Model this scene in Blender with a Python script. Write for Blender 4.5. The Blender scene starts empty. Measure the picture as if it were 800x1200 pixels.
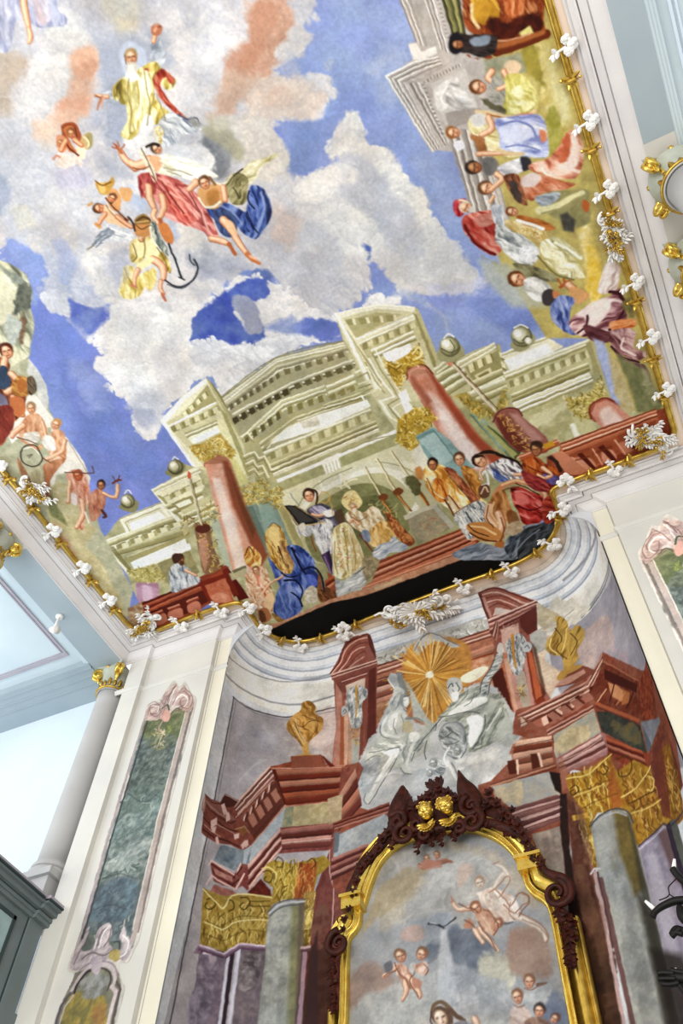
# Baroque choir: frescoed ceiling, painted apse and altarpiece. All lengths in metres,
# origin at the photographer's eye (1.6 m above the floor), X right, Y towards the apse, Z up.
import bpy, bmesh, math, random
import numpy as np
from mathutils import Vector, Matrix
random.seed(7)
COL = bpy.context.scene.collection
FOC = 989.6
MC = np.array([[.9018910411582095,.43087300479240076,.03067578230019133],
               [-.3401090432307073,.7520968097881999,-.5645141516553019],
               [-.26630506677728416,.4986971450164721,.8248531802455308]])
_u,_s,_v = np.linalg.svd(MC); MC = _u@_v
FLOOR = -1.6
CEIL = 13.0
ZB = 12.78        # underside of the cornice
XL, XR, YW = -10.0, 2.41, 9.51   # wall faces left, right and the piers beside the apse
def rays(p):
    p = np.atleast_2d(np.asarray(p, float))
    return np.c_[(p[:,0]-400)/FOC, (p[:,1]-600)/FOC, np.ones(len(p))] @ MC
def atz(x, y, h=CEIL): d = rays((x,y))[0]; return Vector(d*h/d[2])
def aty(x, y, Y=YW): d = rays((x,y))[0]; return Vector(d*Y/d[1])
def atx(x, y, X): d = rays((x,y))[0]; return Vector(d*X/d[0])

# ---------- scene helpers ----------
def link(o, parent=None):
    COL.objects.link(o)
    if parent is not None: o.parent = parent
    return o
def tag(o, label=None, cat=None, group=None, kind=None):
    if label: o['label'] = label
    if cat: o['category'] = cat; o['kind'] = 'thing'
    if group: o['group'] = group
    if kind: o['kind'] = kind
    return o
def empty(name, loc, rz=0.0):
    o = bpy.data.objects.new(name, None); COL.objects.link(o)
    o.location = loc; o.rotation_euler = (0,0,rz); o.empty_display_size = .2
    return o
def obj(name, bm, mat, parent=None, smooth=False, recalc=True):
    if recalc: bmesh.ops.recalc_face_normals(bm, faces=bm.faces)
    me = bpy.data.meshes.new(name); bm.to_mesh(me); bm.free()
    if mat is not None:
        for m in (mat if isinstance(mat, (list,tuple)) else [mat]): me.materials.append(m)
    if smooth:
        me.polygons.foreach_set('use_smooth', [True]*len(me.polygons))
    o = bpy.data.objects.new(name, me)
    link(o, parent)
    if parent is not None:   # geometry is authored in world space
        o.matrix_parent_inverse = Matrix.Identity(4)
        w = Matrix.Identity(4); q = parent
        chain = []
        while q is not None: chain.append(q); q = q.parent
        for q in reversed(chain): w = w @ (Matrix.Translation(q.location) @ q.rotation_euler.to_matrix().to_4x4())
        me.transform(w.inverted())
    return o
def struct(name, bm, mat, smooth=False, recalc=True):
    return tag(obj(name, bm, mat, None, smooth, recalc), kind='structure')
def copy_tree(o, parent=None):
    c = o.copy(); COL.objects.link(c)
    if parent is not None: c.parent = parent
    for ch in list(KIDS(o)): copy_tree(ch, c)
    return c
def KIDS(o): return [q for q in bpy.data.objects if q.parent is o]

def box(bm, x0,x1,y0,y1,z0,z1):
    v = [bm.verts.new(p) for p in ((x0,y0,z0),(x1,y0,z0),(x1,y1,z0),(x0,y1,z0),(x0,y0,z1),(x1,y0,z1),(x1,y1,z1),(x0,y1,z1))]
    for f in ((0,1,2,3),(4,5,6,7),(0,1,5,4),(1,2,6,5),(2,3,7,6),(3,0,4,7)): bm.faces.new([v[i] for i in f])
def tube(bm, pts, rad, n=8, flat=1.0, cap=True, up=None):
    """round (or flattened) tube through 3-D points, radius per point"""
    pts = [Vector(p) for p in pts]; N = len(pts)
    if not hasattr(rad, '__len__'): rad = [rad]*N
    rings = []; prev = None
    for i, p in enumerate(pts):
        t = (pts[min(i+1,N-1)] - pts[max(i-1,0)]).normalized()
        if up is not None: a = t.cross(Vector(up))
        elif prev is None: a = t.cross(Vector((0,0,1)) if abs(t.z) < .9 else Vector((1,0,0)))
        else: a = prev - t*prev.dot(t)
        a.normalize(); prev = a; b = t.cross(a).normalized()
        rings.append([bm.verts.new(p + a*math.cos(k*2*math.pi/n)*rad[i] + b*math.sin(k*2*math.pi/n)*rad[i]*flat) for k in range(n)])
    for r0, r1 in zip(rings, rings[1:]):
        for k in range(n): bm.faces.new((r0[k], r0[(k+1)%n], r1[(k+1)%n], r1[k]))
    if cap: bm.faces.new(rings[0]); bm.faces.new(rings[-1])
def spline(P, n=6, closed=False):
    P = [np.array(p, float) for p in P]; out = []; N = len(P)
    rng = range(N) if closed else range(N-1)
    for i in rng:
        if closed: a,b,c,d = P[i-1], P[i], P[(i+1)%N], P[(i+2)%N]
        else: a,b,c,d = P[max(i-1,0)], P[i], P[i+1], P[min(i+2,N-1)]
        for k in range(n):
            t = k/n
            out.append(.5*((2*b)+(c-a)*t+(2*a-5*b+4*c-d)*t*t+(3*b-a-3*c+d)*t**3))
    if not closed: out.append(P[-1])
    return out
def lathe(bm, c, prof, n=32, a0=0.0, a1=2*math.pi):
    """prof: list of (radius, z) around the vertical axis at c"""
    full = abs(a1-a0-2*math.pi) < 1e-6; m = n if full else n+1
    rings = []
    for r, z in prof:
        rings.append([bm.verts.new((c[0]+r*math.cos(a0+(a1-a0)*k/n), c[1]+r*math.sin(a0+(a1-a0)*k/n), c[2]+z)) for k in range(m)])
    for r0, r1 in zip(rings, rings[1:]):
        for k in range(n): bm.faces.new((r0[k], r0[(k+1)%m], r1[(k+1)%m], r1[k]))
def blob(bm, c, r, sub=2, squash=(1,1,1), rough=0.0, rot=None):
    res = bmesh.ops.create_icosphere(bm, subdivisions=sub, radius=1.0)
    for v in res['verts']:
        q = v.co.copy(); k = 1 + rough*(math.sin(q.x*7+c[0]*9)+math.sin(q.y*8+c[1]*5)+math.sin(q.z*9))/3
        q = Vector((q.x*squash[0], q.y*squash[1], q.z*squash[2]))*r*k
        if rot is not None: q = rot @ q
        v.co = q + Vector(c)
def sweep(bm, path, prof, inward=None, closed=False):
    """sweep a profile of (offset, z) along a plan path; offset goes to the right of travel"""
    P = [Vector((p[0],p[1])) for p in path]; N = len(P); nor = []
    for i in range(N):
        if closed: a = (P[i]-P[i-1]).normalized(); b = (P[(i+1)%N]-P[i]).normalized()
        else:
            a = (P[i]-P[i-1]).normalized() if i else (P[1]-P[0]).normalized()
            b = (P[i+1]-P[i]).normalized() if i < N-1 else a
        na, nb = Vector((a.y,-a.x)), Vector((b.y,-b.x))
        m = (na+nb); m.normalize(); nor.append(m/max(.35, m.dot(na)))
    rings = [[bm.verts.new((P[i].x+nor[i].x*d, P[i].y+nor[i].y*d, z)) for d, z in prof] for i in range(N)]
    for i in range(N if closed else N-1):
        r0, r1 = rings[i], rings[(i+1)%N]
        for k in range(len(prof)-1): bm.faces.new((r0[k], r0[k+1], r1[k+1], r1[k]))
    return rings

# ---------- materials ----------
def lin(h):
    h = h.lstrip('#'); c = [int(h[i:i+2],16)/255 for i in (0,2,4)]
    return [x/12.92 if x <= .04045 else ((x+.055)/1.055)**2.4 for x in c]
def plaster(name, c1, c2=None, rough=.75, scale=2.0, bump=.15, spec=.2, metal=0.0, fac=.5, detail=6):
    m = bpy.data.materials.new(name); m.use_nodes = True; nt = m.node_tree; n = nt.nodes; b = n['Principled BSDF']
    tc = n.new('ShaderNodeTexCoord'); no = n.new('ShaderNodeTexNoise'); no.inputs['Scale'].default_value = scale; no.inputs['Detail'].default_value = detail
    nt.links.new(tc.outputs['Object'], no.inputs['Vector'])
    mr = n.new('ShaderNodeMapRange'); mr.inputs[1].default_value = .5-fac/2; mr.inputs[2].default_value = .5+fac/2
    nt.links.new(no.outputs['Fac'], mr.inputs[0])
    mx = n.new('ShaderNodeMix'); mx.data_type = 'RGBA'
    mx.inputs[6].default_value = lin(c1)+[1]; mx.inputs[7].default_value = lin(c2 or c1)+[1]
    nt.links.new(mr.outputs[0], mx.inputs[0]); nt.links.new(mx.outputs[2], b.inputs['Base Color'])
    b.inputs['Roughness'].default_value = rough; b.inputs['Specular IOR Level'].default_value = spec; b.inputs['Metallic'].default_value = metal
    if bump:
        n2 = n.new('ShaderNodeTexNoise'); n2.inputs['Scale'].default_value = scale*12; n2.inputs['Detail'].default_value = 4
        nt.links.new(tc.outputs['Object'], n2.inputs['Vector'])
        bp = n.new('ShaderNodeBump'); bp.inputs['Strength'].default_value = bump; bp.inputs['Distance'].default_value = .01
        nt.links.new(n2.outputs['Fac'], bp.inputs['Height']); nt.links.new(bp.outputs[0], b.inputs['Normal'])
    return m
def fresco_mat(name, gain=1.0, gloss=.7):
    """the painted picture is stored as a colour per vertex; a fine procedural grain stands for the plaster"""
    m = bpy.data.materials.new(name); m.use_nodes = True; nt = m.node_tree; n = nt.nodes; b = n['Principled BSDF']
    at = n.new('ShaderNodeVertexColor'); at.layer_name = 'paint'
    tc = n.new('ShaderNodeTexCoord'); no = n.new('ShaderNodeTexNoise'); no.inputs['Scale'].default_value = 22; no.inputs['Detail'].default_value = 8; no.inputs['Roughness'].default_value = .65
    nt.links.new(tc.outputs['Object'], no.inputs['Vector'])
    mr = n.new('ShaderNodeMapRange'); mr.inputs[1].default_value = .25; mr.inputs[2].default_value = .75; mr.inputs[3].default_value = .87*gain; mr.inputs[4].default_value = 1.07*gain
    nt.links.new(no.outputs['Fac'], mr.inputs[0])
    mx = n.new('ShaderNodeVectorMath'); mx.operation = 'SCALE'
    nt.links.new(at.outputs['Color'], mx.inputs[0]); nt.links.new(mr.outputs[0], mx.inputs['Scale'])
    nt.links.new(mx.outputs[0], b.inputs['Base Color'])
    b.inputs['Roughness'].default_value = gloss; b.inputs['Specular IOR Level'].default_value = .15
    return m

# ---------- fresco painter: shapes painted on a canvas laid out in metres on the real surface ----------
def _srgb(h): return np.array([int(h[i:i+2],16) for i in (0,2,4)], np.float32)/255
_rng = np.random.RandomState(3)
_NT = _rng.rand(256,256).astype(np.float32)
def vnoise(x, y):
    xi = np.floor(x).astype(int); yi = np.floor(y).astype(int); fx = x-xi; fy = y-yi
    fx = fx*fx*(3-2*fx); fy = fy*fy*(3-2*fy)
    a = _NT[xi&255, yi&255]; b = _NT[(xi+1)&255, yi&255]; c = _NT[xi&255,(yi+1)&255]; d = _NT[(xi+1)&255,(yi+1)&255]
    return (a*(1-fx)+b*fx)*(1-fy)+(c*(1-fx)+d*fx)*fy
def fbm(x, y, o=4):
    s = 0; a = .5; t = 0
    for k in range(o): s = s+a*vnoise(x*2**k+17*k, y*2**k+31*k); t += a; a *= .55
    return s/t
class Canvas:
    def __init__(s, W, H, tomap, k=1.0):
        s.W, s.H, s.map, s.k = W, H, tomap, k
        s.a = np.zeros((H, W, 3), np.float32); s.seed = 0; s.dense = 0
    def _win(s, P, pad):
        x0 = max(0, int(P[:,0].min()-pad)); x1 = min(s.W, int(P[:,0].max()+pad)+2)
        y0 = max(0, int(P[:,1].min()-pad)); y1 = min(s.H, int(P[:,1].max()+pad)+2)
        if x0 >= x1 or y0 >= y1: return None
        X, Y = np.meshgrid(np.arange(x0,x1,dtype=np.float32), np.arange(y0,y1,dtype=np.float32))
        return x0,x1,y0,y1,X,Y
    def blend(s, w, al, col):
        x0,x1,y0,y1 = w[:4]; A = s.a[y0:y1, x0:x1]; al = al[...,None]
        A *= (1-al); A += al*col
    def sd(s, P, X, Y):
        d = np.full(X.shape, 1e9, np.float32); ins = np.zeros(X.shape, bool); N = len(P)
        for i in range(N):
            ax, ay = P[i-1]; bx, by = P[i]; ex, ey = bx-ax, by-ay; L = ex*ex+ey*ey+1e-9
            t = np.clip(((X-ax)*ex+(Y-ay)*ey)/L, 0, 1)
            dd = (X-ax-t*ex)**2+(Y-ay-t*ey)**2; np.minimum(d, dd, out=d)
            if (ay > by) != (ay < by) or True:
                c = ((ay > Y) != (by > Y))
                if ay != by: ins ^= c & (X < ex*(Y-ay)/(by-ay)+ax)
        d = np.sqrt(d); return np.where(ins, -d, d)
    def _mask(s, P, f, rough, rs):
        w = s._win(P, f+abs(rough)*1.2+1)
        if w is None: return None, None
        d = s.sd(P, w[4], w[5])
        if rough:
            d = d+(fbm(w[4]/rs, w[5]/rs)-.5)*2.2*rough
        return w, np.clip(.5-d/max(f,.8), 0, 1)
    def pts(s, p, smooth):
        if smooth and len(p) > 2: p = np.array(spline(p, 4, True))
        elif s.dense:
            q = []
            for i in range(len(p)):
                a = np.array(p[i], float); b = np.array(p[(i+1)%len(p)], float); n = max(1, int(np.hypot(*(b-a))/s.dense))
                q += [a+(b-a)*k/n for k in range(n)]
            p = q
        return s.map(np.asarray(p, float))*1.0
    # -- shape verbs --
    def poly(s, p, c, f=1.2, al=1.0, smooth=False, rough=0, rs=12, c2=None, ns=14, amp=1.0):
        P = s.pts(p, smooth); w, m = s._mask(P, f*s.k, rough*s.k, rs)
        if w is None: return
        col = _srgb(c)
        if c2:
            t = np.clip((fbm(w[4]/ns+s.seed, w[5]/ns)-.5)*2.2*amp+.5, 0, 1)[...,None]
            col = col*(1-t)+_srgb(c2)*t; s.seed += 7.3
        s.blend(w, m*al, col)
    def cloud(s, p, c, c2, f=3, al=1.0, rough=6, rs=14, ns=14, **k):
        """billowing vapour: scalloped edge, puffs painted lit from one side"""
        P = s.pts(p, True); w = s._win(P, f+rough*1.6+1)
        if w is None: return
        X, Y = w[4], w[5]; d = s.sd(P, X, Y); q = max(9., min(rs*1.5, 26.))
        wx = X+(fbm(X/30+3, Y/30, 3)-.5)*22; wy = Y+(fbm(X/30+50, Y/30+9, 3)-.5)*22
        def bil(x, y):
            h = 0; a = 1.; t = 0
            for i, sc in enumerate((q*1.6, q*.8, q*.4, q*.2)): h = h+a*np.sqrt(np.abs(2*vnoise(x/sc+11*i+s.seed, y/sc+5*i)-1)+1e-4); t += a; a *= .62
            return h/t
        h = bil(wx, wy); g = bil(wx+2.2, wy-2.6)
        d = d-(h-.62)*3.4*rough
        m = np.clip(.5-d/max(f*.8,.8), 0, 1)*al
        t = np.clip((fbm(X/ns/2.2+s.seed, Y/ns/2.2, 4)-.5)*2.0+.45+(h-g)*1.7+(h-.62)*.7, 0, 1)[...,None]; s.seed += 3.7
        a, b = _srgb(c), _srgb(c2); s.blend(w, m, (b*.97)*(1-t)+np.minimum(1, a*1.035)*t)
    def ball(s, x, y, r, cols):
        """round vase body or orb, lit from the upper left"""
        for k, (q, f) in enumerate(((1, 1.2), (.84, 3), (.6, 4), (.34, 3))):
            if k < len(cols): o = (1-q)*.6*r; s.poly([(x-o+r*q*math.cos(a), y-o*.8+r*q*math.sin(a)) for a in np.linspace(0, 6.283, 13)[:-1]], cols[k], f=f, smooth=True)
    def drape(s, p, cols, ang, sc=5, f=1.5, al=1.0, smooth=True, warp=1.0, ratio=.22):
        """cloth: dark/mid/light bands running along ang (degrees, in the photograph's sense)"""
        P = s.pts(p, smooth); w, m = s._mask(P, f*s.k, 0, 1)
        if w is None: return
        cx, cy = np.mean(np.asarray(p, float), 0); a = math.radians(ang)
        q = s.map(np.array([[cx,cy],[cx+8*math.cos(a), cy+8*math.sin(a)]])); v = q[1]-q[0]; v = v/(np.linalg.norm(v)+1e-9)
        X, Y = w[4], w[5]; u = X*v[0]+Y*v[1]; t = -X*v[1]+Y*v[0]
        sc = sc*s.k
        t = t+(fbm(u/(sc*3)+5, t/(sc*3), 2)-.5)*sc*2.2*warp
        n = fbm(u*ratio/sc+s.seed, t/sc, 3); s.seed += 5.1
        n = np.clip((n-.5)*1.9+.52, 0, 1)*(len(cols)-1)
        C = np.array([_srgb(c) for c in cols]); i = np.clip(n.astype(int), 0, len(cols)-2); fr = (n-i)[...,None]
        s.blend(w, m*al, C[i]*(1-fr)+C[i+1]*fr)
    def stroke(s, p, c, w0=1.5, w1=None, f=1.0, al=1.0, smooth=True):
        p = np.array(spline(p, 4)) if smooth and len(p) > 2 else np.asarray(p, float)
        if s.dense and not hasattr(w0,'__len__') and len(p) < 4: p = np.concatenate([np.linspace(p[i], p[i+1], 8)[:(None if i == len(p)-2 else -1)] for i in range(len(p)-1)])
        P = s.map(p); N = len(P); w1 = w0 if w1 is None else w1
        R = (np.linspace(w0, w1, N) if not hasattr(w0,'__len__') else np.interp(np.linspace(0,1,N), np.linspace(0,1,len(w0)), w0))*s.k*.5
        w = s._win(P, R.max()+f+1)
        if w is None: return
        X, Y = w[4], w[5]; best = np.full(X.shape, 1e9, np.float32)
        for i in range(N-1):
            ax, ay = P[i]; ex, ey = P[i+1]-P[i]; L = ex*ex+ey*ey+1e-9
            t = np.clip(((X-ax)*ex+(Y-ay)*ey)/L, 0, 1)
            dd = np.sqrt((X-ax-t*ex)**2+(Y-ay-t*ey)**2)-(R[i]+(R[i+1]-R[i])*t); np.minimum(best, dd, out=best)
        s.blend(w, np.clip(.5-best/max(f*s.k,.8), 0, 1)*al, _srgb(c))
    def limb(s, p, ws, c=('8a4a30','c98c68','edc7a4'), off=(-.22,-.22)):
        p = np.array(spline(p, 4)) if len(p) > 2 else np.asarray(p, float)
        ws = np.array(ws, float) if hasattr(ws,'__len__') else np.array([ws,ws], float)
        m = ws.mean()
        s.stroke(p, c[0], list(ws), smooth=False); s.stroke(p+np.array(off)*m*.3, c[1], list(ws*.78), f=1.5, smooth=False)
        s.stroke(p+np.array(off)*m*.7, c[2], list(ws*.36), f=ws.mean()*.3+.6, smooth=False)
    def head(s, x, y, r, face=('9a5a3c','d39a74','f0cda8'), hair='4a3020', ang=-90, long=0, beard=None):
        """ang: direction of the crown of the head in the photograph, degrees"""
        a = math.radians(ang); ux, uy = math.cos(a), math.sin(a); vx, vy = -uy, ux
        E = lambda cx,cy,ra,rb: [(cx+ux*ra*math.cos(t)+vx*rb*math.sin(t), cy+uy*ra*math.cos(t)+vy*rb*math.sin(t)) for t in np.linspace(0,2*math.pi,13)[:-1]]
        s.poly(E(x+ux*r*.22, y+uy*r*.22, r*1.02, r*.95), hair, f=2)
        if long: s.poly(E(x-ux*r*.3+vx*r*.5*long, y-uy*r*.3+vy*r*.5*long, r*1.2, r*.7), hair, f=1.5)
        s.poly(E(x-ux*r*.2, y-uy*r*.2, r*.88, r*.72), face[0], f=1.5)
        s.poly(E(x-ux*r*.2-.08*r, y-uy*r*.2-.08*r, r*.78, r*.6), face[1], f=1.6)
        s.poly(E(x+ux*r*.2-.2*r, y+uy*r*.2-.15*r, r*.3, r*.35), face[2], f=r*.4)
        for q in (-.32, .32): s.stroke([(x+vx*r*(q-.13), y+vy*r*(q-.13)), (x+vx*r*(q+.13), y+vy*r*(q+.13))], '3a2218', r*.14, al=.8)
        s.stroke([(x-ux*r*.05, y-uy*r*.05), (x-ux*r*.38+vx*r*.08, y-uy*r*.38+vy*r*.08)], face[0], r*.16, al=.7)
        s.stroke([(x-ux*r*.6-vx*r*.16, y-uy*r*.6-vy*r*.16), (x-ux*r*.6+vx*r*.16, y-uy*r*.6+vy*r*.16)], '7a3428', r*.13, al=.8)
        if beard: s.poly(E(x-ux*r*.85, y-uy*r*.85, r*.5, r*.55), beard, f=1.5)
    def band(s, a, b, c, d, cols, f=.9, wts=None, al=1.0):
        """quad a-b / d-c split into stripes from edge ab to edge dc (moulding runs)"""
        a,b,c,d = [np.array(q, float) for q in (a,b,c,d)]; n = len(cols)
        ws = np.cumsum([0]+(wts or [1]*n)); ws = ws/ws[-1]
        for i, cl in enumerate(cols):
            if cl == '-': continue
            t0, t1 = ws[i], ws[i+1]
            Q = lambda u, v: [a+(d-a)*u, b+(c-b)*u, b+(c-b)*v, a+(d-a)*v]
            s.poly(Q(t0, t1), cl, f=f, al=al); h = t1-t0
            sh = lambda k: ''.join('%02x' % int(max(0, min(255, int(cl[j:j+2],16)*k))) for j in (0,2,4))
            if np.linalg.norm((d-a)*h) > 1.6: s.poly(Q(t0+h*.74, t1-h*.04), sh(.72), f=f, al=.7*al); s.poly(Q(t0+h*.08, t0+h*.3), sh(1.16), f=f, al=.6*al)
    def dent(s, a, b, n, ux, uy, c1, c2, gap=.45, depth=(0,0)):
        """n blocks along a-b, each block spans (ux,uy) outwards, c1 face, c2 shaded side"""
        a = np.array(a, float); b = np.array(b, float); st = (b-a)/n; u = np.array((ux,uy), float)
        for i in range(n):
            p = a+st*i; q = p+st*(1-gap)
            s.poly([p,q,q+u,p+u], c1, f=.8)
            s.poly([q,q+st*gap*.45,q+st*gap*.45+u,q+u], c2, f=.8)
def run(cv, text, soft=False, lift=None):
    """compact list of painted shapes: verb, options, points in the photograph's pixel frame"""
    for ln in text.strip().splitlines():
        ln = ln.split('#')[0].strip()
        if not ln: continue
        tk = ln.split(); v = tk[0]; kw = {}; cols = []; pts = []
        for t in tk[1:]:
            if '=' in t:
                k, q = t.split('=')
                kw[k] = q if k in ('c2',) else ([float(z) for z in q.split('/')] if '/' in q else float(q))
            elif ',' in t: pts.append(tuple(float(z) for z in t.split(',')))
            else: cols.append(lift(t) if lift else t)
        if v in 'PO': kw.pop('w',0); kw.pop('w1',0)
        if v == 'P': cv.poly(pts, cols[0], **kw)
        elif v == 'O': cv.poly(pts, cols[0], smooth=True, **kw)
        elif v == 'C' and soft and len(cols) > 1: cv.cloud(pts, cols[0], cols[1], **kw)
        elif v == 'Q': cv.ball(pts[0][0], pts[0][1], kw['r'], cols)
        elif v == 'C': cv.poly(pts, cols[0], smooth=True, c2=cols[1] if len(cols)>1 else None, **{**dict(rough=6, rs=14, f=3), **kw})
        elif v == 'D': cv.drape(pts, cols, kw.pop('a',0), **kw)
        elif v == 'S': cv.stroke(pts, cols[0], kw.pop('w',1.5), kw.pop('w1',None), **kw)
        elif v == 'L': cv.limb(pts, kw.pop('w',4), TONES.get(cols[0] if cols else 'flesh'))
        elif v == 'H': cv.head(pts[0][0], pts[0][1], kw['r'], TONES[cols[0]], cols[1], kw.get('a',-90), kw.get('long',0), cols[2] if len(cols)>2 else None)
        elif v == 'B': cv.band(*pts[:4], cols, f=kw.get('f',.9), al=kw.get('al',1.0))
        elif v == 'T': cv.dent(pts[0], pts[1], int(kw['n']), kw['ux'], kw['uy'], cols[0], cols[1], kw.get('gap',.45))
        elif v == 'X':   # leafy ornament: scattered touches inside a polygon
            P = np.array(pts); lo, hi = P.min(0), P.max(0); n = int(kw.get('n',40)); rs = np.random.RandomState(int(kw.get('seed',1))); sz = kw.get('w',2.5); k = 0
            while k < n:
                q = lo+(hi-lo)*rs.rand(2); ins = False
                for i in range(len(P)):
                    a, b = P[i-1], P[i]
                    if (a[1] > q[1]) != (b[1] > q[1]) and q[0] < (b[0]-a[0])*(q[1]-a[1])/(b[1]-a[1])+a[0]: ins = not ins
                if not ins: continue
                k += 1; an = rs.rand()*6.283 if 'a' not in kw else math.radians(kw['a'])+rs.randn()*.22; L = kw.get('l', sz)*(.8+1.4*rs.rand())
                d = np.array((math.cos(an), math.sin(an)))*L; e = np.array((-d[1], d[0]))*.5*(rs.rand()-.5)*2
                cv.stroke([q-d*.5, q+e*.6, q+d*.5], cols[rs.randint(len(cols))], sz*.5, sz*.25, al=.9)
TONES = {'flesh':('a86c4c','dba884','f6d8ba'), 'pale':('b08468','e2bd9e','f8e6d0'), 'dark':('6f4530','ab7450','d6a57c'), 'red':('8a3a22','c87048','eda880'),
         'grey':('6c7274','a9aca6','dcdcd4'), 'gold':('6b4a12','b98a2c','efd27a'), 'white':('a8a49c','dcd8cf','faf7ef'), 'blue':('23305c','4a5f9c','8d9fce'),
         'cherub':('a8583a','dc9a72','f6cfa8'), 'faint':('b09c8c','ccb8a6','e0d2c2'), 'stone':('8b8668','bdb894','e6e2c4')}
def grid_mesh(name, cv, W, H, place, keep, mat, parent=None, gain=.9):
    """dense grid of vertices placed on the surface, coloured from the canvas"""
    jj, ii = np.meshgrid(np.arange(W), np.arange(H)); co = place(jj.ravel(), ii.ravel()).astype(np.float32)
    idx = np.arange(W*H).reshape(H, W)
    q = np.stack([idx[:-1,:-1], idx[:-1,1:], idx[1:,1:], idx[1:,:-1]], -1).reshape(-1,4)
    ok = keep(jj, ii).astype(bool); okq = (ok[:-1,:-1]&ok[:-1,1:]&ok[1:,1:]&ok[1:,:-1]).ravel(); q = q[okq]
    used = np.zeros(W*H, bool); used[q.ravel()] = True; new = np.cumsum(used)-1; q = new[q]; co = co[used]
    me = bpy.data.meshes.new(name); nv, nf = len(co), len(q)
    me.vertices.add(nv); me.vertices.foreach_set('co', co.ravel())
    me.loops.add(nf*4); me.loops.foreach_set('vertex_index', q.ravel().astype(np.int32))
    me.polygons.add(nf); me.polygons.foreach_set('loop_start', np.arange(0, nf*4, 4, dtype=np.int32))
    me.update(calc_edges=True)
    c = np.clip(cv.a[:H,:W].reshape(-1,3)[used], 0, 1); c = np.where(c <= .04045, c/12.92, ((c+.055)/1.055)**2.4)*gain
    at = me.color_attributes.new('paint', 'FLOAT_COLOR', 'POINT')
    at.data.foreach_set('color', np.c_[c, np.ones(nv)].astype(np.float32).ravel())
    me.materials.append(mat); o = bpy.data.objects.new(name, me); link(o, parent)
    return o
def _finish(s, amp=.9, con=1.0, mid=.5, mot=.16, sat=1.0):
    """brush wobble and plaster mottling over the whole canvas"""
    Y, X = np.mgrid[0:s.H, 0:s.W].astype(np.float32)
    dx = (fbm(X/8, Y/8, 2)-.5)*3.2*amp; dy = (fbm(X/8+90, Y/8+40, 2)-.5)*3.2*amp
    yy = np.clip(Y+dy, 0, s.H-1.001); xx = np.clip(X+dx, 0, s.W-1.001); y0 = yy.astype(int); x0 = xx.astype(int); fy = (yy-y0)[...,None]; fx = (xx-x0)[...,None]
    s.a = (s.a[y0,x0]*(1-fx)+s.a[y0,x0+1]*fx)*(1-fy)+(s.a[y0+1,x0]*(1-fx)+s.a[y0+1,x0+1]*fx)*fy
    s.a = np.clip((s.a-mid)*con+mid, .01, 1)
    L = s.a @ np.array([.35,.5,.15], np.float32); s.a = L[...,None]+(s.a-L[...,None])*sat
    m = 1+(fbm(X/26, Y/26, 5)-.5)*mot+(fbm(X/2.5+7, Y/2.5, 2)-.5)*.10
    w = (fbm(X/40+50, Y/40+9, 4)-.5)*.05
    s.a = s.a*m[...,None]*np.stack([1+w, 1+0*w, 1-w], -1)
Canvas.finish = _finish
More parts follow.
